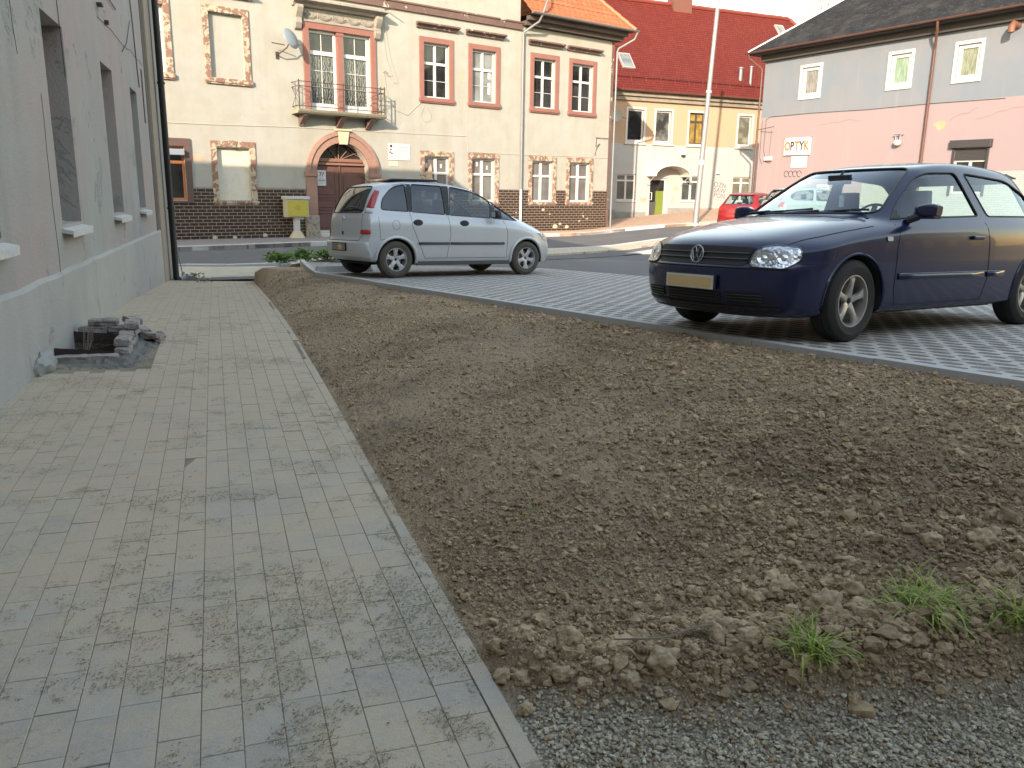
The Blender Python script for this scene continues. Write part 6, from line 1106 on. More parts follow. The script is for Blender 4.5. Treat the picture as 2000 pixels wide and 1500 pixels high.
# ---- blue hatchback
def gx(z): return z
cap = [
 [(.085, 0, .735), (.10, .30, .733), (.15, .50, .725), (.21, .62, .712), (.29, .755, .700), (.48, .840, .708)],
 [(.22, 0, .800), (.235, .30, .798), (.28, .50, .790), (.34, .62, .778), (.43, .765, .755), (.62, .850, .748)],
 [(.60, 0, .885), (.60, .32, .883), (.62, .52, .874), (.66, .66, .855), (.74, .775, .815), (.84, .850, .785)],
 [(.95, 0, .940), (.955, .34, .938), (.98, .55, .930), (1.02, .69, .908), (1.08, .79, .865), (1.12, .862, .822)],
 [(1.13, 0, .965), (1.14, .35, .962), (1.19, .57, .952), (1.27, .70, .928), (1.33, .80, .895), (1.36, .866, .848)],
 [(1.17, 0, .980), (1.19, .35, .976), (1.26, .585, .968), (1.38, .715, .950), (1.46, .805, .910), (1.50, .868, .862)],
 [(1.50, 0, 1.185), (1.52, .35, 1.180), (1.60, .56, 1.172), (1.70, .665, 1.150), (1.72, .80, .935), (1.74, .869, .872)],
 [(1.86, 0, 1.375), (1.88, .33, 1.368), (1.94, .51, 1.356), (2.02, .605, 1.325), (2.02, .795, .950), (2.02, .869, .882)],
 [(1.98, 0, 1.408), (2.00, .33, 1.400), (2.05, .50, 1.388), (2.14, .588, 1.358), (2.14, .792, .955), (2.14, .869, .885)],
 [(2.40, 0, 1.440), (2.40, .33, 1.432), (2.42, .50, 1.418), (2.48, .580, 1.388), (2.48, .79, .965), (2.48, .868, .893)],
 [(2.95, 0, 1.440), (2.95, .33, 1.432), (2.95, .50, 1.416), (2.95, .585, 1.384), (2.95, .788, .972), (2.95, .866, .900)],
 [(3.45, 0, 1.405), (3.45, .33, 1.398), (3.44, .50, 1.384), (3.38, .59, 1.350), (3.38, .783, .975), (3.38, .860, .905)],
 [(3.64, 0, 1.365), (3.63, .33, 1.358), (3.61, .51, 1.342), (3.54, .60, 1.306), (3.58, .775, .972), (3.58, .850, .903)],
 [(3.82, 0, 1.170), (3.81, .34, 1.165), (3.78, .55, 1.150), (3.70, .66, 1.130), (3.74, .77, .968), (3.74, .838, .900)],
 [(3.98, 0, .955), (3.97, .34, .953), (3.94, .57, .948), (3.88, .70, .940), (3.84, .775, .920), (3.83, .828, .880)],
 [(4.06, 0, .840), (4.05, .34, .840), (4.02, .57, .838), (3.97, .70, .836), (3.91, .775, .834), (3.86, .822, .832)]]
cap = [[(p[0], p[1], p[2] + (.03 * min(1, max(0, (p[0] - 2.0) / .5)) if p[2] > 1.3 and p[0] < 3.7 else 0)) for p in row] for row in cap]
rings = [dict(zf=.64, zs=.74, zr=.74, dxf=-.012, dxr=.012, sy=1.005), dict(zf=.575, zs=.63, zr=.64, dxf=-.040, dxr=.02, sy=1.006), dict(zf=.555, zs=.60, zr=.60, dxf=-.075, dxr=.045, sy=1.008), dict(zf=.43, zs=.47, zr=.44, dxf=-.082, dxr=.05, sy=1.004), dict(zf=.32, zs=.33, zr=.33, dxf=-.065, dxr=.03, sy=.995), dict(zf=.205, zs=.235, zr=.25, dxf=-.005, dxr=-.01, sy=.975), dict(zf=.19, zs=.215, zr=.24, dxf=.06, dxr=-.06, sy=.93)]
def build_blue(detail=True, paint=None, name='blue_hatchback', label=None):
    C_ = Car(cap, rings); P_ = paint or mat_paint('navy_paint', (.004, .009, .045), dk=.04, dust=(.06, .06, .07), lo=.1); T = thing(name, label, 'car')
    fw_c = (.885, .315); rw_c = (3.54, .315); RW = .355
    side_f = round_poly([(1.42, .945, .02), (1.60, 1.085, .1), (1.92, 1.288, .10), (2.10, 1.335, .06), (2.50, 1.352, .05), (2.60, .985, .03)], .03); side_r = round_poly([(2.63, 1.352, .04), (3.30, 1.315, .08), (3.60, 1.175, .10), (3.63, 1.06, .06), (3.48, .995, .06), (2.75, .985, .03)], .03)
    ws = round_poly([(-.66, .985, .07), (.66, .985, .07), (.50, 1.372, .06), (-.50, 1.372, .06)], .06); rwn = round_poly([(-.58, .985, .06), (.58, .985, .06), (.48, 1.315, .07), (-.48, 1.315, .07)], .06)
    cut = [cyl_y(fw_c[0], fw_c[1], RW, -1.2, -.55), cyl_y(fw_c[0], fw_c[1], RW, .55, 1.2), cyl_y(rw_c[0], rw_c[1], RW, -1.2, -.55), cyl_y(rw_c[0], rw_c[1], RW, .55, 1.2)]
    for q in (side_f, side_r): cut += [prism_y(q, -1.2, -.40), prism_y(q, .40, 1.2)]
    cut += [prism_x(ws, .9, 2.15), prism_x(rwn, 3.4, 4.4)]
    B = C_.body(cut, P_, T); M_G = mat_clear('car_glass', (.80, .93, .90), .5)
    for v_ in ('R', 'L'): C_.patch('side_window', v_, side_f, -.008, M_G, T, .09); C_.patch('rear_side_window', v_, side_r, -.008, M_G, T, .09)
    C_.patch('windscreen', 'F', ws, -.006, M_G, T, .08); C_.patch('rear_window', 'B', rwn, -.006, M_G, T, .08)
    m = MB()
    for v_ in ('R', 'L'):
        for q in (side_f, side_r): C_.line(m, v_, q, .0075, .0, True)
    C_.line(m, 'F', ws, .009, .0, True); C_.line(m, 'B', rwn, .009, 0, True); m.build('window_seal', M_BLACKPL, T)
    for v_ in ('R', 'L'):
        m = MB(); C_.line(m, v_, [(1.40, .90), (1.36, .72), (1.36, .40), (1.40, .27)], .0028, .0006); C_.line(m, v_, [(2.66, .93), (2.70, .75), (2.72, .45), (2.66, .27)], .0028, .0006); C_.line(m, v_, [(1.40, .27), (2.66, .27)], .0028, .0006); C_.line(m, v_, [(.30, .60), (.56, .60)], .003, .0006); m.build('panel_gap', M_UNDER, T)
    for s_ in (-1, 1): m = MB(); C_.line(m, 'T', [(.25, s_ * .66), (.60, s_ * .735), (.95, s_ * .765), (1.16, s_ * .775)], .0035, .0004); m.build('bonnet_gap', M_UNDER, T)
    for v_ in ('R', 'L'):
        C_.patch('side_moulding', v_, [(1.40, .470), (2.64, .470), (2.64, .515), (1.40, .515)], .007, P_, T, .2, .01); C_.patch('side_moulding', v_, [(2.70, .470), (2.98, .470), (2.98, .515), (2.70, .515)], .007, P_, T, .2, .01)
        m = MB(); C_.line(m, v_, [(1.40, .518), (2.98, .518)], .003, .012); m.build('moulding_highlight', simple('edge_highlight', (.18, .19, .22), .4), T)  # pale strip along the moulding's top edge, a highlight put into the colour
    # arch lips and dark wheel housings
    for (cx_, cz_) in (fw_c, rw_c):
        for s_ in (-1, 1):
            m = MB(); Q = []
            for k in range(25):
                a = R(-8) + R(196) * k / 24; h, nn = C_.proj('R' if s_ < 0 else 'L', cx_ + (RW + .004) * math.cos(a), cz_ + (RW + .004) * math.sin(a))
                if h is not None: Q.append(h - nn * .001)
            m.tube(Q, .011, 6); m.build('arch_lip', P_, T, smooth=True)
            m = MB(); n_ = 24; m.grid([[(cx_ + (RW - .004) * math.cos(R(-12) + R(204) * k / n_), s_ * y_, cz_ + (RW - .004) * math.sin(R(-12) + R(204) * k / n_)) for k in range(n_ + 1)] for y_ in (.845, .50)]); m.box(cx_ - RW * .95, cx_ + RW * .95, s_ * .50 - .01, s_ * .50 + .01, .22, .66); m.build('wheel_housing', M_UNDER, T)
    m = MB(); m.box(.30, 3.95, -.62, .62, .20, .24); m.box(1.25, 3.0, -.76, .76, .20, .235); m.box(.45, .55, -.62, .62, .24, .7); m.build('floor_pan', M_UNDER, T)
    for (cx_, cz_) in (fw_c, rw_c):
        for s_ in (-1, 1): make_wheel(T, cx_, s_ * .752, cz_, .317, .205, s_, .200, M_ALLOY, 5, turn=R(4) if cx_ < 2 else 0, rot0=.25)
    # nose
    grl = round_poly([(-.46, .575, .03), (.46, .575, .03), (.49, .712, .03), (-.49, .712, .03)], .03); C_.patch('grille', 'F', grl, .004, M_BLACKPL, T, .06)
    m = MB(); [C_.line(m, 'F', [(-.47, z_), (.47, z_)], .006, .010) for z_ in (.622, .665)]; m.build('grille_bar', simple('bar_grey', (.10, .105, .11), .4, .3), T)
    hl = round_poly([(.485, .568, .05), (.735, .560, .06), (.785, .635, .05), (.765, .712, .05), (.60, .728, .08), (.495, .690, .06)], .05, 6)
    for s_ in (1, -1):
        q = [(s_ * a, b) for a, b in hl]; H_ = C_.patch('headlight', 'F', q, .006, M_LAMP, T, .03)
        m = MB(); C_.line(m, 'F', q, .006, .004, True); m.build('lamp_rim', M_BLACKPL, H_)
        for (yc, zc, rr) in ((.575, .635, .048), (.70, .64, .052), (.638, .612, .024)):
            h, nn = C_.proj('F', s_ * yc, zc); Mx = Matrix.Translation(h + nn * .008) @ nn.to_track_quat('Z', 'Y').to_matrix().to_4x4(); m = MB(); m.lathe([(rr, 0), (rr * .96, .006), (rr * .85, .004), (rr * .5, -.002), (rr * .22, .004), (0, .008)], n=20); m.xf(Mx); m.build('reflector', M_CHROME, H_, smooth=True)
        C_.patch('lens_cover', 'F', q, .020, mat_clear('lens_clear', (.93, .95, .96), .4) if s_ == 1 else MATS['lens_clear'], H_, .05)
    h, nn = C_.proj('F', 0, .645); Mx = Matrix.Translation(h + nn * .016 + Vector((-.002, 0, 0))) @ Matrix.Rotation(-PI / 2, 4, 'Y') @ Matrix.Rotation(-PI / 2, 4, 'Z') @ Matrix.Rotation(R(-8), 4, 'X'); EM = MB(); rr = .066
    EM.tube([(rr * math.cos(k * PI / 18), rr * math.sin(k * PI / 18), 0) for k in range(36)], .0058, 6, closed=True)
    for pts in ([(-.020, .052), (0, .010), (.020, .052)], [(-.048, .030), (-.024, -.046), (0, .0), (.024, -.046), (.048, .030)]): EM.tube([(a * 1.13, b * 1.13, 0) for a, b in pts], .0048, 5)
    EM.xf(Mx); EM.build('emblem', M_ALLOY2, T, smooth=True)
    m = MB(); m.lathe([(0, .0), (.064, 0)], n=24); m.xf(Mx @ Matrix.Translation((0, 0, -.006))); m.build('emblem_back', M_BLACKPL, T)
    m = MB(); C_.line(m, 'F', [(-.74, .556), (.74, .556)], .005, .003); C_.line(m, 'F', [(-.70, .285), (.70, .285)], .004, .001); m.build('bumper_seam', M_UNDER, T)
    C_.patch('front_lip', 'F', [(-.76, .212), (.76, .212), (.765, .275), (-.765, .275)], .005, simple('dark_lip', (.02, .021, .026), .5), T, .08)
    for a, b, z0, z1 in ((-.28, .28, .300, .372), (.34, .60, .300, .372), (-.60, -.34, .300, .372), (-.30, .30, .248, .275)):
        C_.patch('air_intake', 'F', [(a, z0), (b, z0), (b + (.0), z1), (a, z1)], .006, M_UNDER, T, .06); m = MB(); [C_.line(m, 'F', [(a, z0 + (z1 - z0) * q), (b, z0 + (z1 - z0) * q)], .0045, .009) for q in ((.25, .55, .85) if z1 > .30 else (.5,))]; m.build('intake_bar', M_BLACKPL, T)
    h, nn = C_.proj('F', 0, .455); m = MB(); m.box(h.x - .022, h.x - .004, -.27, .27, .382, .498); m.build('plate_holder', M_BLACKPL, T, bevel=.004); m = MB(); m.box(h.x - .027, h.x - .0225, -.255, .255, .388, .492); PL = m.build('number_plate', M_PLATEW, T)
    m = MB(); poly = round_poly([(-.235, .397), (.235, .395), (.240, .478), (-.240, .476)], .015, 3); m.add([(h.x - .0285, a, b) for a, b in poly], [tuple(range(len(poly)))]); m.build('plate_face', M_PLATE, PL)
    # mirrors, handles, repeaters, wipers, aerial
    for s_ in (-1, 1):
        m = MB(); q = [(1.50, .95), (1.66, .95), (1.68, 1.03), (1.60, 1.075), (1.52, 1.04)]; q = round_poly([(1.545, .955), (1.655, .955), (1.665, 1.055), (1.56, 1.06)], .03, 4); n = len(q)
        for y_, sc in ((.835, .55), (.875, .95), (.94, 1.05), (1.0, 1.0), (1.03, .72)): m.v += [(1.61 + (a - 1.61) * sc, s_ * y_, 1.005 + (b - 1.005) * sc) for a, b in q]
        m.f = [tuple(range(n)), tuple(range(4 * n, 5 * n))] + [(r_ * n + k, (r_ + 1) * n + k, (r_ + 1) * n + (k + 1) % n, r_ * n + (k + 1) % n) for r_ in range(4) for k in range(n)]; Mi = m.build('mirror', P_, T, smooth=True, angle=50); m = MB(); m.box(1.556, 1.657, *sorted((s_ * .86, s_ * 1.022)), .945, .972); m.build('mirror_base', M_BLACKPL, Mi, bevel=.008)
        m = MB(); m.tube([(1.55, s_ * .80, .93), (1.58, s_ * .88, .965)], .03, 8); m.build('mirror_foot', M_BLACKPL, Mi, smooth=True)
        h, nn = C_.proj('R' if s_ < 0 else 'L', 2.50, .80); m = MB(); m.box(2.40, 2.57, *sorted((h.y, h.y + s_ * .028)), .785, .820); m.build('door_handle', P_, T, bevel=.012)
        C_.patch('indicator_repeater', 'R' if s_ < 0 else 'L', round_poly([(1.215, .770), (1.285, .770), (1.285, .803), (1.215, .803)], .012, 3), .008, M_CLEARL, T, .05)
        C_.patch('side_plastic_corner', 'R' if s_ < 0 else 'L', [(1.40, .935), (1.52, 1.02), (1.52, .94)], .004, M_BLACKPL, T, .05)
    m = MB(); m.tube([(1.20, .42, .990), (1.245, .02, 1.012), (1.26, -.12, 1.022)], .009, 6); m.tube([(1.19, .5, .985), (1.22, .3, 1.0)], .014, 6); m.tube([(1.22, -.10, .990), (1.275, -.50, 1.012), (1.31, -.62, 1.012)], .009, 6); m.tube([(1.19, .02, .985), (1.235, -.2, 1.002)], .014, 6); m.build('wiper', M_BLACKPL, T)
    C_.patch('scuttle', 'T', [(1.09, -.55), (1.09, .55), (1.15, .55), (1.15, -.55)], .003, M_BLACKPL, T, .1)
    # tail
    for s_ in (-1, 1): C_.patch('tail_light', 'B', round_poly([(s_ * .56, .74), (s_ * .76, .74), (s_ * .76, .92), (s_ * .62, .92)], .03), .006, M_REDL, T, .05)
    m = MB(); m.hexa([(3.52, -.52, 1.375), (3.74, -.50, 1.352), (3.74, .50, 1.352), (3.52, .52, 1.375), (3.52, -.52, 1.392), (3.74, -.50, 1.366), (3.74, .50, 1.366), (3.52, .52, 1.392)]); m.build('roof_spoiler', P_, T, bevel=.006)
    # cabin
    m = MB(); seat(m, 1.95, -.36, .36); seat(m, 1.95, .36, .36); m.build('front_seats', M_SEAT, T, bevel=.03, smooth=True)
    m = MB(); m.box(2.75, 3.25, -.60, .60, .38, .56); m.hexa([(3.12, -.60, .5), (3.28, -.60, .5), (3.28, .60, .5), (3.12, .60, .5), (3.32, -.58, 1.0), (3.42, -.58, 1.0), (3.42, .58, 1.0), (3.32, .58, 1.0)]); m.build('rear_seat', M_SEAT, T, bevel=.03)
    m = MB(); m.hexa([(1.20, -.70, .60), (1.62, -.70, .60), (1.62, .70, .60), (1.20, .70, .60), (1.24, -.66, .955), (1.56, -.68, .93), (1.56, .68, .93), (1.24, .66, .955)]); m.build('dashboard', M_DASH, T, bevel=.02)
    m = MB(); c = Vector((1.68, -.37, .90)); Mx = Matrix.Translation(c) @ Matrix.Rotation(R(-65), 4, 'Y'); m.lathe([(.185, -.012), (.197, 0), (.185, .012), (.173, 0)], n=28, close=True); m.box(-.17, .17, -.02, .02, -.01, .01); m.lathe([(0, .02), (.05, .015), (.06, -.02)], n=12); m.xf(Mx); m.build('steering_wheel', M_BLACKPL, T, smooth=True)
    m = MB(); m.box(1.735, 1.76, -.115, .115, 1.245, 1.325); m.tube([(1.75, 0, 1.31), (1.80, 0, 1.36)], .012, 6); m.build('inner_mirror', M_BLACKPL, T, bevel=.01)
    m = MB(); m.tube([(1.75, -.03, 1.25), (1.76, -.03, 1.15)], .003, 4); m.box(1.755, 1.762, -.052, -.008, 1.05, 1.15); m.build('air_freshener', simple('freshener', (.55, .58, .5), .6), T)
    m = MB(); m.box(1.3, 3.2, -.80, -.77, .30, .88); m.box(1.3, 3.2, .77, .80, .30, .88); m.build('door_lining', M_DASH, T)
    return T, C_
BC, BCC = build_blue(label='dark blue three-door hatchback with five-spoke alloy wheels and a dented front wing')
place_pose(BC, 1.358, 6.298, 32.65, .972)
# ---- silver compact van
def build_silver():
    cap2 = [
     [(.060, 0, .720), (.075, .30, .718), (.12, .50, .712), (.19, .62, .705), (.33, .725, .700), (.54, .795, .712)],
     [(.20, 0, .800), (.215, .30, .798), (.26, .50, .792), (.32, .61, .782), (.44, .745, .765), (.62, .815, .760)],
     [(.42, 0, .895), (.43, .31, .892), (.47, .50, .884), (.53, .62, .868), (.64, .755, .835), (.78, .828, .810)],
     [(.66, 0, .985), (.67, .33, .980), (.71, .53, .970), (.78, .65, .950), (.88, .765, .900), (.96, .838, .855)],
     [(.78, 0, 1.025), (.80, .34, 1.020), (.86, .56, 1.010), (.95, .68, .990), (1.08, .775, .930), (1.14, .842, .875)],
     [(1.12, 0, 1.225), (1.14, .34, 1.220), (1.22, .545, 1.208), (1.33, .65, 1.180), (1.36, .775, .955), (1.38, .845, .890)],
     [(1.52, 0, 1.430), (1.54, .33, 1.424), (1.62, .52, 1.410), (1.72, .61, 1.378), (1.72, .775, .975), (1.72, .846, .905)],
     [(1.72, 0, 1.505), (1.74, .33, 1.499), (1.80, .515, 1.484), (1.90, .600, 1.450), (1.90, .772, .985), (1.90, .847, .912)],
     [(2.15, 0, 1.585), (2.15, .33, 1.578), (2.18, .51, 1.560), (2.25, .595, 1.524), (2.25, .770, 1.000), (2.25, .847, .925)],
     [(2.75, 0, 1.608), (2.75, .33, 1.600), (2.75, .51, 1.582), (2.75, .598, 1.544), (2.75, .768, 1.020), (2.75, .846, .940)],
     [(3.25, 0, 1.585), (3.25, .33, 1.578), (3.25, .51, 1.560), (3.22, .602, 1.520), (3.22, .762, 1.035), (3.22, .842, .952)],
     [(3.62, 0, 1.535), (3.61, .33, 1.528), (3.59, .51, 1.508), (3.52, .615, 1.462), (3.54, .752, 1.042), (3.54, .830, .958)],
     [(3.76, 0, 1.470), (3.75, .33, 1.462), (3.72, .53, 1.440), (3.66, .635, 1.395), (3.70, .742, 1.04), (3.72, .818, .955)],
     [(3.88, 0, 1.230), (3.87, .34, 1.225), (3.85, .56, 1.210), (3.80, .68, 1.185), (3.80, .755, 1.02), (3.80, .805, .94)],
     [(3.96, 0, 1.030), (3.955, .34, 1.028), (3.935, .57, 1.022), (3.89, .70, 1.010), (3.86, .760, .955), (3.845, .797, .905)],
     [(3.985, 0, .930), (3.98, .34, .930), (3.96, .57, .928), (3.915, .70, .925), (3.88, .765, .90), (3.86, .795, .872)]]
    rg = [dict(zf=.63, zs=.76, zr=.78, dxf=-.012, dxr=.01, sy=1.006), dict(zf=.56, zs=.64, zr=.64, dxf=-.03, dxr=.015, sy=1.008), dict(zf=.54, zs=.60, zr=.60, dxf=-.055, dxr=.05, sy=1.01), dict(zf=.42, zs=.46, zr=.44, dxf=-.06, dxr=.055, sy=1.006), dict(zf=.31, zs=.33, zr=.35, dxf=-.045, dxr=.03, sy=.998), dict(zf=.21, zs=.245, zr=.28, dxf=0, dxr=-.01, sy=.978), dict(zf=.20, zs=.225, zr=.27, dxf=.06, dxr=-.06, sy=.93)]
    C_ = Car(cap2, rg); P_ = mat_paint('silver_paint', (.50, .525, .54), dust=(.38, .36, .32), dk=.2, metal=.3, rough=.36, lo=.25); T = thing('silver_van', 'silver five-door compact van parked with its nose to the street', 'car')
    fw_c = (.79, .30); rw_c = (3.42, .30); RW = .345
    fq = round_poly([(.92, .965, .01), (1.30, 1.20, .1), (1.36, 1.235, .05), (1.50, .998, .03)], .03); fd = round_poly([(1.545, 1.00, .03), (1.44, 1.285, .1), (1.80, 1.452, .15), (2.28, 1.515, .05), (2.38, 1.035, .03)], .04); rd = round_poly([(2.44, 1.520, .03), (3.02, 1.530, .05), (3.10, 1.075, .04), (2.46, 1.042, .04)], .04); rq = round_poly([(3.14, 1.525, .04), (3.38, 1.47, .12), (3.60, 1.27, .1), (3.645, 1.10, .05), (3.16, 1.078, .03)], .05)
    ws = round_poly([(-.64, 1.04, .07), (.64, 1.04, .07), (.50, 1.475, .06), (-.50, 1.475, .06)], .06); rwn = round_poly([(-.60, 1.05, .06), (.60, 1.05, .06), (.50, 1.475, .08), (-.50, 1.475, .08)], .06)
    cut = []
    for c in (fw_c, rw_c): cut += [cyl_y(c[0], c[1], RW, -1.2, -.52), cyl_y(c[0], c[1], RW, .52, 1.2)]
    for q in (fq, fd, rd, rq): cut += [prism_y(q, -1.2, -.42), prism_y(q, .42, 1.2)]
    cut += [prism_x(ws, .6, 1.85), prism_x(rwn, 3.5, 4.4)]; C_.body(cut, P_, T); G1 = mat_clear('tinted_glass', (.62, .70, .68), .7); G2 = mat_clear('dark_tint', (.22, .25, .25), 1.0)
    for v_ in ('R', 'L'):
        for nm, q, g_ in (('quarter_window', fq, G2), ('side_window', fd, G1), ('rear_side_window', rd, G2), ('tail_side_window', rq, G2)): C_.patch(nm, v_, q, -.008, g_, T, .09)
        C_.patch('window_pillar', v_, [(2.30, 1.52), (2.43, 1.525), (2.455, 1.035), (2.39, 1.03)], .003, M_BLACKPL, T, .06); C_.patch('window_pillar', v_, [(3.03, 1.53), (3.13, 1.525), (3.155, 1.075), (3.105, 1.07)], .003, M_BLACKPL, T, .06); C_.patch('window_pillar', v_, [(1.37, 1.24), (1.43, 1.285), (1.535, 1.0), (1.505, .998)], .003, M_BLACKPL, T, .06)
    C_.patch('windscreen', 'F', ws, -.006, G1, T, .08); C_.patch('rear_window', 'B', rwn, -.004, G2, T, .08)
    m = MB()
    for v_ in ('R', 'L'):
        for q in (fq, fd, rd, rq): C_.line(m, v_, q, .008, 0, True)
    C_.line(m, 'F', ws, .009, 0, True); C_.line(m, 'B', rwn, .010, 0, True); m.build('window_seal', M_BLACKPL, T)
    for v_ in ('R', 'L'):
        m = MB(); C_.line(m, v_, [(1.28, .96), (1.22, .75), (1.24, .32)], .0035, 0); C_.line(m, v_, [(2.42, 1.02), (2.40, .7), (2.48, .32)], .0035, 0); C_.line(m, v_, [(3.14, 1.06), (3.13, .85), (3.02, .60), (2.90, .32)], .0035, 0); C_.line(m, v_, [(1.24, .32), (2.90, .32)], .0035, 0); C_.line(m, v_, [(3.72, .98), (3.70, .62), (3.48, .645)], .003, 0)
        C_.line(m, v_, [(1.30, 1.19), (1.8, 1.485), (2.28, 1.55), (3.05, 1.562), (3.35, 1.50)], .004, 0)
        h, nn = C_.proj(v_, 3.42, .85); 
        C_.line(m, v_, [(3.42 + .065 * math.cos(k * PI / 12), .86 + .075 * math.sin(k * PI / 12)) for k in range(24)], .0025, 0, True); m.build('panel_gap', M_UNDER, T)
    m = MB()
    for s_ in (-1, 1): C_.line(m, 'B', [(s_ * .62, 1.03), (s_ * .655, .68), (s_ * .60, .60)], .004, 0)
    C_.line(m, 'B', [(-.60, .60), (.60, .60)], .004, 0); m.build('tailgate_gap', M_UNDER, T)
    for v_ in ('R', 'L'):
        for a, b in ((1.30, 2.41), (2.44, 3.02)): C_.patch('side_moulding', v_, [(a, .545), (b, .545), (b, .585), (a, .585)], .010, M_GREYPL, T, .2, .015)
        for u in (2.12, 3.02):
            h, nn = C_.proj(v_, u - .0, .90); m = MB(); m.lathe([(0, .012), (.045, .012), (.055, .0)], n=20); m.xf(Matrix.Translation(h) @ nn.to_track_quat('Z', 'Y').to_matrix().to_4x4() @ Matrix.Scale(1.5, 4, (1, 0, 0)) if False else Matrix.Translation(h) @ Matrix.Rotation(R(-90 if v_ == 'L' else 90), 4, 'X') @ Matrix.Scale(1.7, 4, (1, 0, 0))); m.build('door_handle', M_BLACKPL, T, smooth=True)
        C_.patch('indicator_repeater', v_, round_poly([(1.10, .76), (1.16, .76), (1.16, .79), (1.10, .79)], .01, 3), .006, M_CLEARL, T, .05)
    for (cx_, cz_) in (fw_c, rw_c):
        for s_ in (-1, 1):
            m = MB(); Q = []; Q2 = []
            for k in range(25):
                a = R(-8) + R(196) * k / 24; h, nn = C_.proj('R' if s_ < 0 else 'L', cx_ + (RW + .02) * math.cos(a), cz_ + (RW + .02) * math.sin(a))
                if h is not None: Q.append(h + Vector((0, s_ * .004, 0)))
            m.tube(Q, .026, 8); m.build('arch_lip', P_, T, smooth=True)
            m = MB(); n_ = 24; m.grid([[(cx_ + (RW - .004) * math.cos(R(-12) + R(204) * k / n_), s_ * y_, cz_ + (RW - .004) * math.sin(R(-12) + R(204) * k / n_)) for k in range(n_ + 1)] for y_ in (.815, .48)]); m.box(cx_ - RW * .95, cx_ + RW * .95, s_ * .48 - .01, s_ * .48 + .01, .22, .64); m.build('wheel_housing', M_UNDER, T)
            make_wheel(T, cx_, s_ * .742, cz_, .302, .19, s_, .190, M_ALLOY2, 5, mt=M_TYRED, rot0=.3 if cx_ > 2 else .9, shape='wide')
    m = MB(); m.box(.3, 3.8, -.6, .6, .21, .25); m.box(1.2, 3.0, -.77, .77, .205, .26); m.build('floor_pan', M_UNDER, T)
    m = MB(); m.box(1.15, 3.05, -.838, -.80, .20, .27); m.box(1.15, 3.05, .80, .838, .20, .27); m.build('sill_trim', M_GREYPL, T, bevel=.01)
    # tail
    for s_ in (-1, 1):
        dv = 'DR' if s_ < 0 else 'DL'; C_.patch('tail_light', dv, round_poly([(2.115, 1.39), (2.19, 1.41), (2.275, 1.13), (2.15, 1.12)], .012, 3), .008, M_REDL, T, .03, .01); C_.patch('reverse_light', dv, [(2.15, 1.108), (2.277, 1.118), (2.285, 1.045), (2.155, 1.035)], .008, M_CLEARL, T, .03, .01)
        C_.patch('reflector', 'B', [(s_ * .62, .705), (s_ * .80, .705), (s_ * .80, .775), (s_ * .62, .775)], .010, M_REDL, T, .04, .008)
    C_.patch('bumper_cover', 'B', round_poly([(-.80, .33), (.80, .33), (.80, .585), (-.80, .585)], .04), .022, P_, T, .06, .02)
    h, nn = C_.proj('B', 0, .50); m = MB(); m.box(h.x + .01, h.x + .045, -.28, .28, .425, .56); m.build('plate_recess', M_UNDER, T); m = MB(); m.box(h.x + .0455, h.x + .052, -.26, .26, .438, .548); PL = m.build('number_plate', simple('plate_grey', (.22, .21, .19), .6), T)
    m = MB(); poly = [(.12 + .085 * (1 + .28 * math.sin(5 * a)) * math.cos(a) - .05, .492 + .045 * (1 + .28 * math.sin(5 * a)) * math.sin(a)) for a in np.linspace(0, 2 * PI, 30)[:-1]]; m.add([(h.x + .053, a, b) for a, b in poly], [tuple(range(len(poly)))]); m.build('plate_patch', M_PLATE, PL)
    h, nn = C_.proj('B', 0, .95); m = MB(); q_ = Matrix.Translation(h + nn * .006) @ Matrix.Rotation(PI / 2, 4, 'Y'); m.tube([(.042 * math.cos(k * PI / 12), .042 * math.sin(k * PI / 12), 0) for k in range(24)], .006, 5, closed=True); m.tube([(-.012, -.055, 0), (.008, -.008, 0), (-.008, .008, 0), (.012, .055, 0)], .006, 4); m.xf(q_); m.build('emblem', M_CHROME, T)
    h, nn = C_.proj('B', 0, .72); m = MB(); m.lathe([(0, .008), (.03, .008), (.035, 0)], n=16); m.xf(Matrix.Translation(h) @ Matrix.Rotation(PI / 2, 4, 'Y')); m.build('tailgate_lock', M_BLACKPL, T)
    h, nn = C_.proj('B', .25, 1.09); m = MB(); m.tube([h + Vector((.02, -.35, .0)), h + Vector((.03, 0, .045)), h + Vector((.02, .28, .03))], .014, 6); m.build('rear_wiper', M_BLACKPL, T)
    m = MB(); rr = [C_.proj('T', x_, 0)[0].z for x_ in (2.6, 3.1, 3.5)]; m.hexa([(2.35, -.44, 1.602), (3.38, -.42, 1.585), (3.38, .42, 1.585), (2.35, .44, 1.602), (2.45, -.42, 1.640), (3.28, -.40, 1.625), (3.28, .40, 1.625), (2.45, .42, 1.640)]); m.build('raised_sunroof', simple('sunroof_glass', (.015, .016, .018), .08), T, bevel=.02)
    m = MB(); m.tube([(3.50, 0, 1.555), (3.56, 0, 1.60), (3.72, 0, 1.70)], .008, 5, taper=.5); m.lathe([(0, .02), (.03, 0)], (3.50, 0, 1.55), 10); m.build('roof_aerial', M_BLACKPL, T)
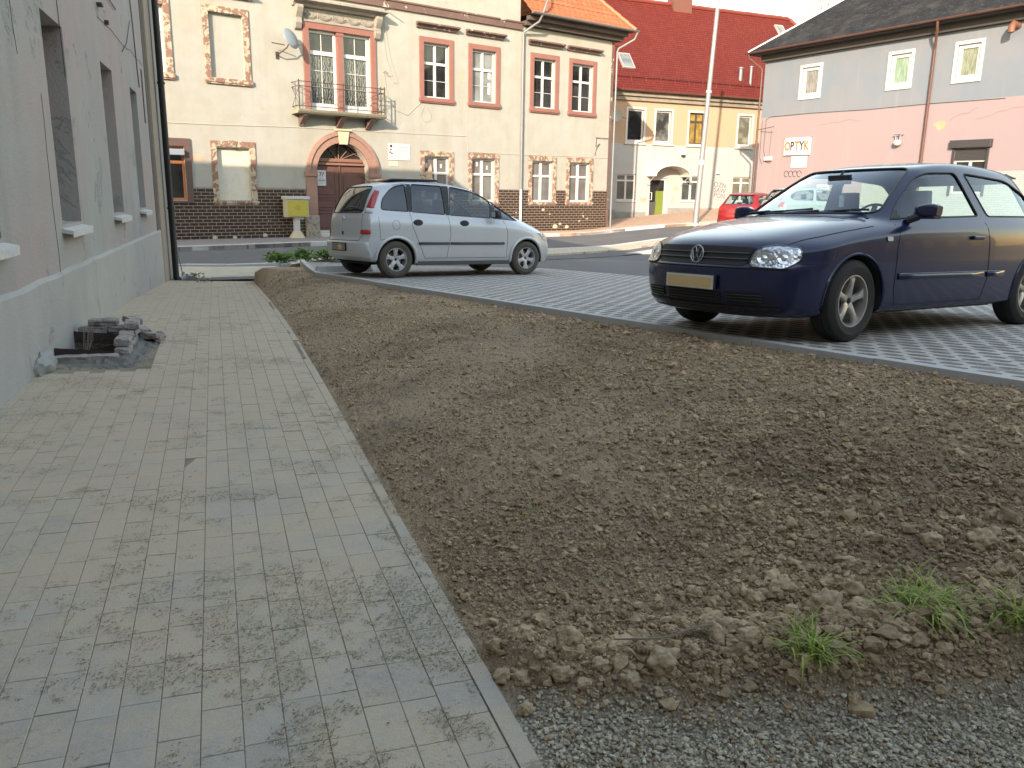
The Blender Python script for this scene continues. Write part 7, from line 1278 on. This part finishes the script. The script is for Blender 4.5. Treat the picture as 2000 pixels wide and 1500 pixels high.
    for s_ in (-1, 1):
        m = MB(); q = round_poly([(1.44, 1.00), (1.56, 1.00), (1.575, 1.13), (1.47, 1.135)], .03, 4); n = len(q)
        for y_, sc in ((.82, .55), (.86, .95), (.93, 1.05), (.98, 1.0), (1.0, .72)): m.v += [(1.51 + (a - 1.51) * sc, s_ * y_, 1.065 + (b - 1.065) * sc) for a, b in q]
        m.f = [tuple(range(n)), tuple(range(4 * n, 5 * n))] + [(r_ * n + k, (r_ + 1) * n + k, (r_ + 1) * n + (k + 1) % n, r_ * n + (k + 1) % n) for r_ in range(4) for k in range(n)]; Mi = m.build('mirror', M_BLACKPL, T, smooth=True, angle=50); m = MB(); m.box(1.578, 1.584, *sorted((s_ * .865, s_ * .975)), 1.02, 1.11); m.build('mirror_glass', M_CHROME, Mi)
        C_.patch('headlight', 'F', round_poly([(s_ * .48, .62), (s_ * .74, .62), (s_ * .77, .76), (s_ * .56, .74)], .03), .006, M_LAMP, T, .04)
    C_.patch('grille', 'F', [(-.42, .60), (.42, .60), (.42, .69), (-.42, .69)], .005, M_BLACKPL, T, .06); C_.patch('air_intake', 'F', [(-.5, .30), (.5, .30), (.5, .40), (-.5, .40)], .005, M_UNDER, T, .06)
    m = MB(); seat(m, 1.95, -.34, .42, hgt=.66); seat(m, 1.95, .34, .42, hgt=.66); seat(m, 2.75, -.36, .42, hgt=.62); seat(m, 2.75, .36, .42, hgt=.62); m.build('seats', M_SEAT, T, bevel=.03); m = MB(); m.hexa([(.95, -.66, .6), (1.50, -.66, .6), (1.50, .66, .6), (.95, .66, .6), (1.0, -.62, 1.03), (1.42, -.64, 1.0), (1.42, .64, 1.0), (1.0, .62, 1.03)]); m.build('dashboard', M_DASH, T)
    return T
SV = build_silver()
place_pose(SV, .374, 15.169, 215.0, .936)
t = thing('wheel_stop', 'low grey concrete wedge on the paving behind the silver car', 'wheel stop', (-2.95, 14.3, pk(-2.95, 14.3)), R(25)); m = MB(); m.hexa([(-.5, -.1, 0), (.5, -.1, 0), (.5, .1, 0), (-.5, .1, 0), (-.46, -.03, .10), (.46, -.03, .10), (.46, .08, .10), (-.46, .08, .10)]); m.build('block', M_KERB2, t, bevel=.01)
# ---- red hatchback and a pale car behind, both farther up the street: same cage, own details
RD, _ = build_blue(paint=mat_paint('red_paint', (.22, .009, .011)), name='red_hatchback', label='red hatchback with rear spoiler and black tailgate glass, parked before the pink house')
PC, _ = build_blue(paint=mat_paint('pale_teal_paint', (.30, .36, .36), metal=.2), name='pale_car', label='pale blue-green car parked by the pink house, seen through the blue car windscreen')
def place_far(root, x, y, az_, off=.0): root.matrix_world = Matrix.Translation((x, y, gnd(x, y) + off)) @ Matrix.Rotation(R(-90 - az_), 4, 'Z') @ Matrix.Scale(.92, 4)
place_far(RD, 10.25, 33.0, 38, .0); place_far(PC, 12.2, 29.4, 75, .02)
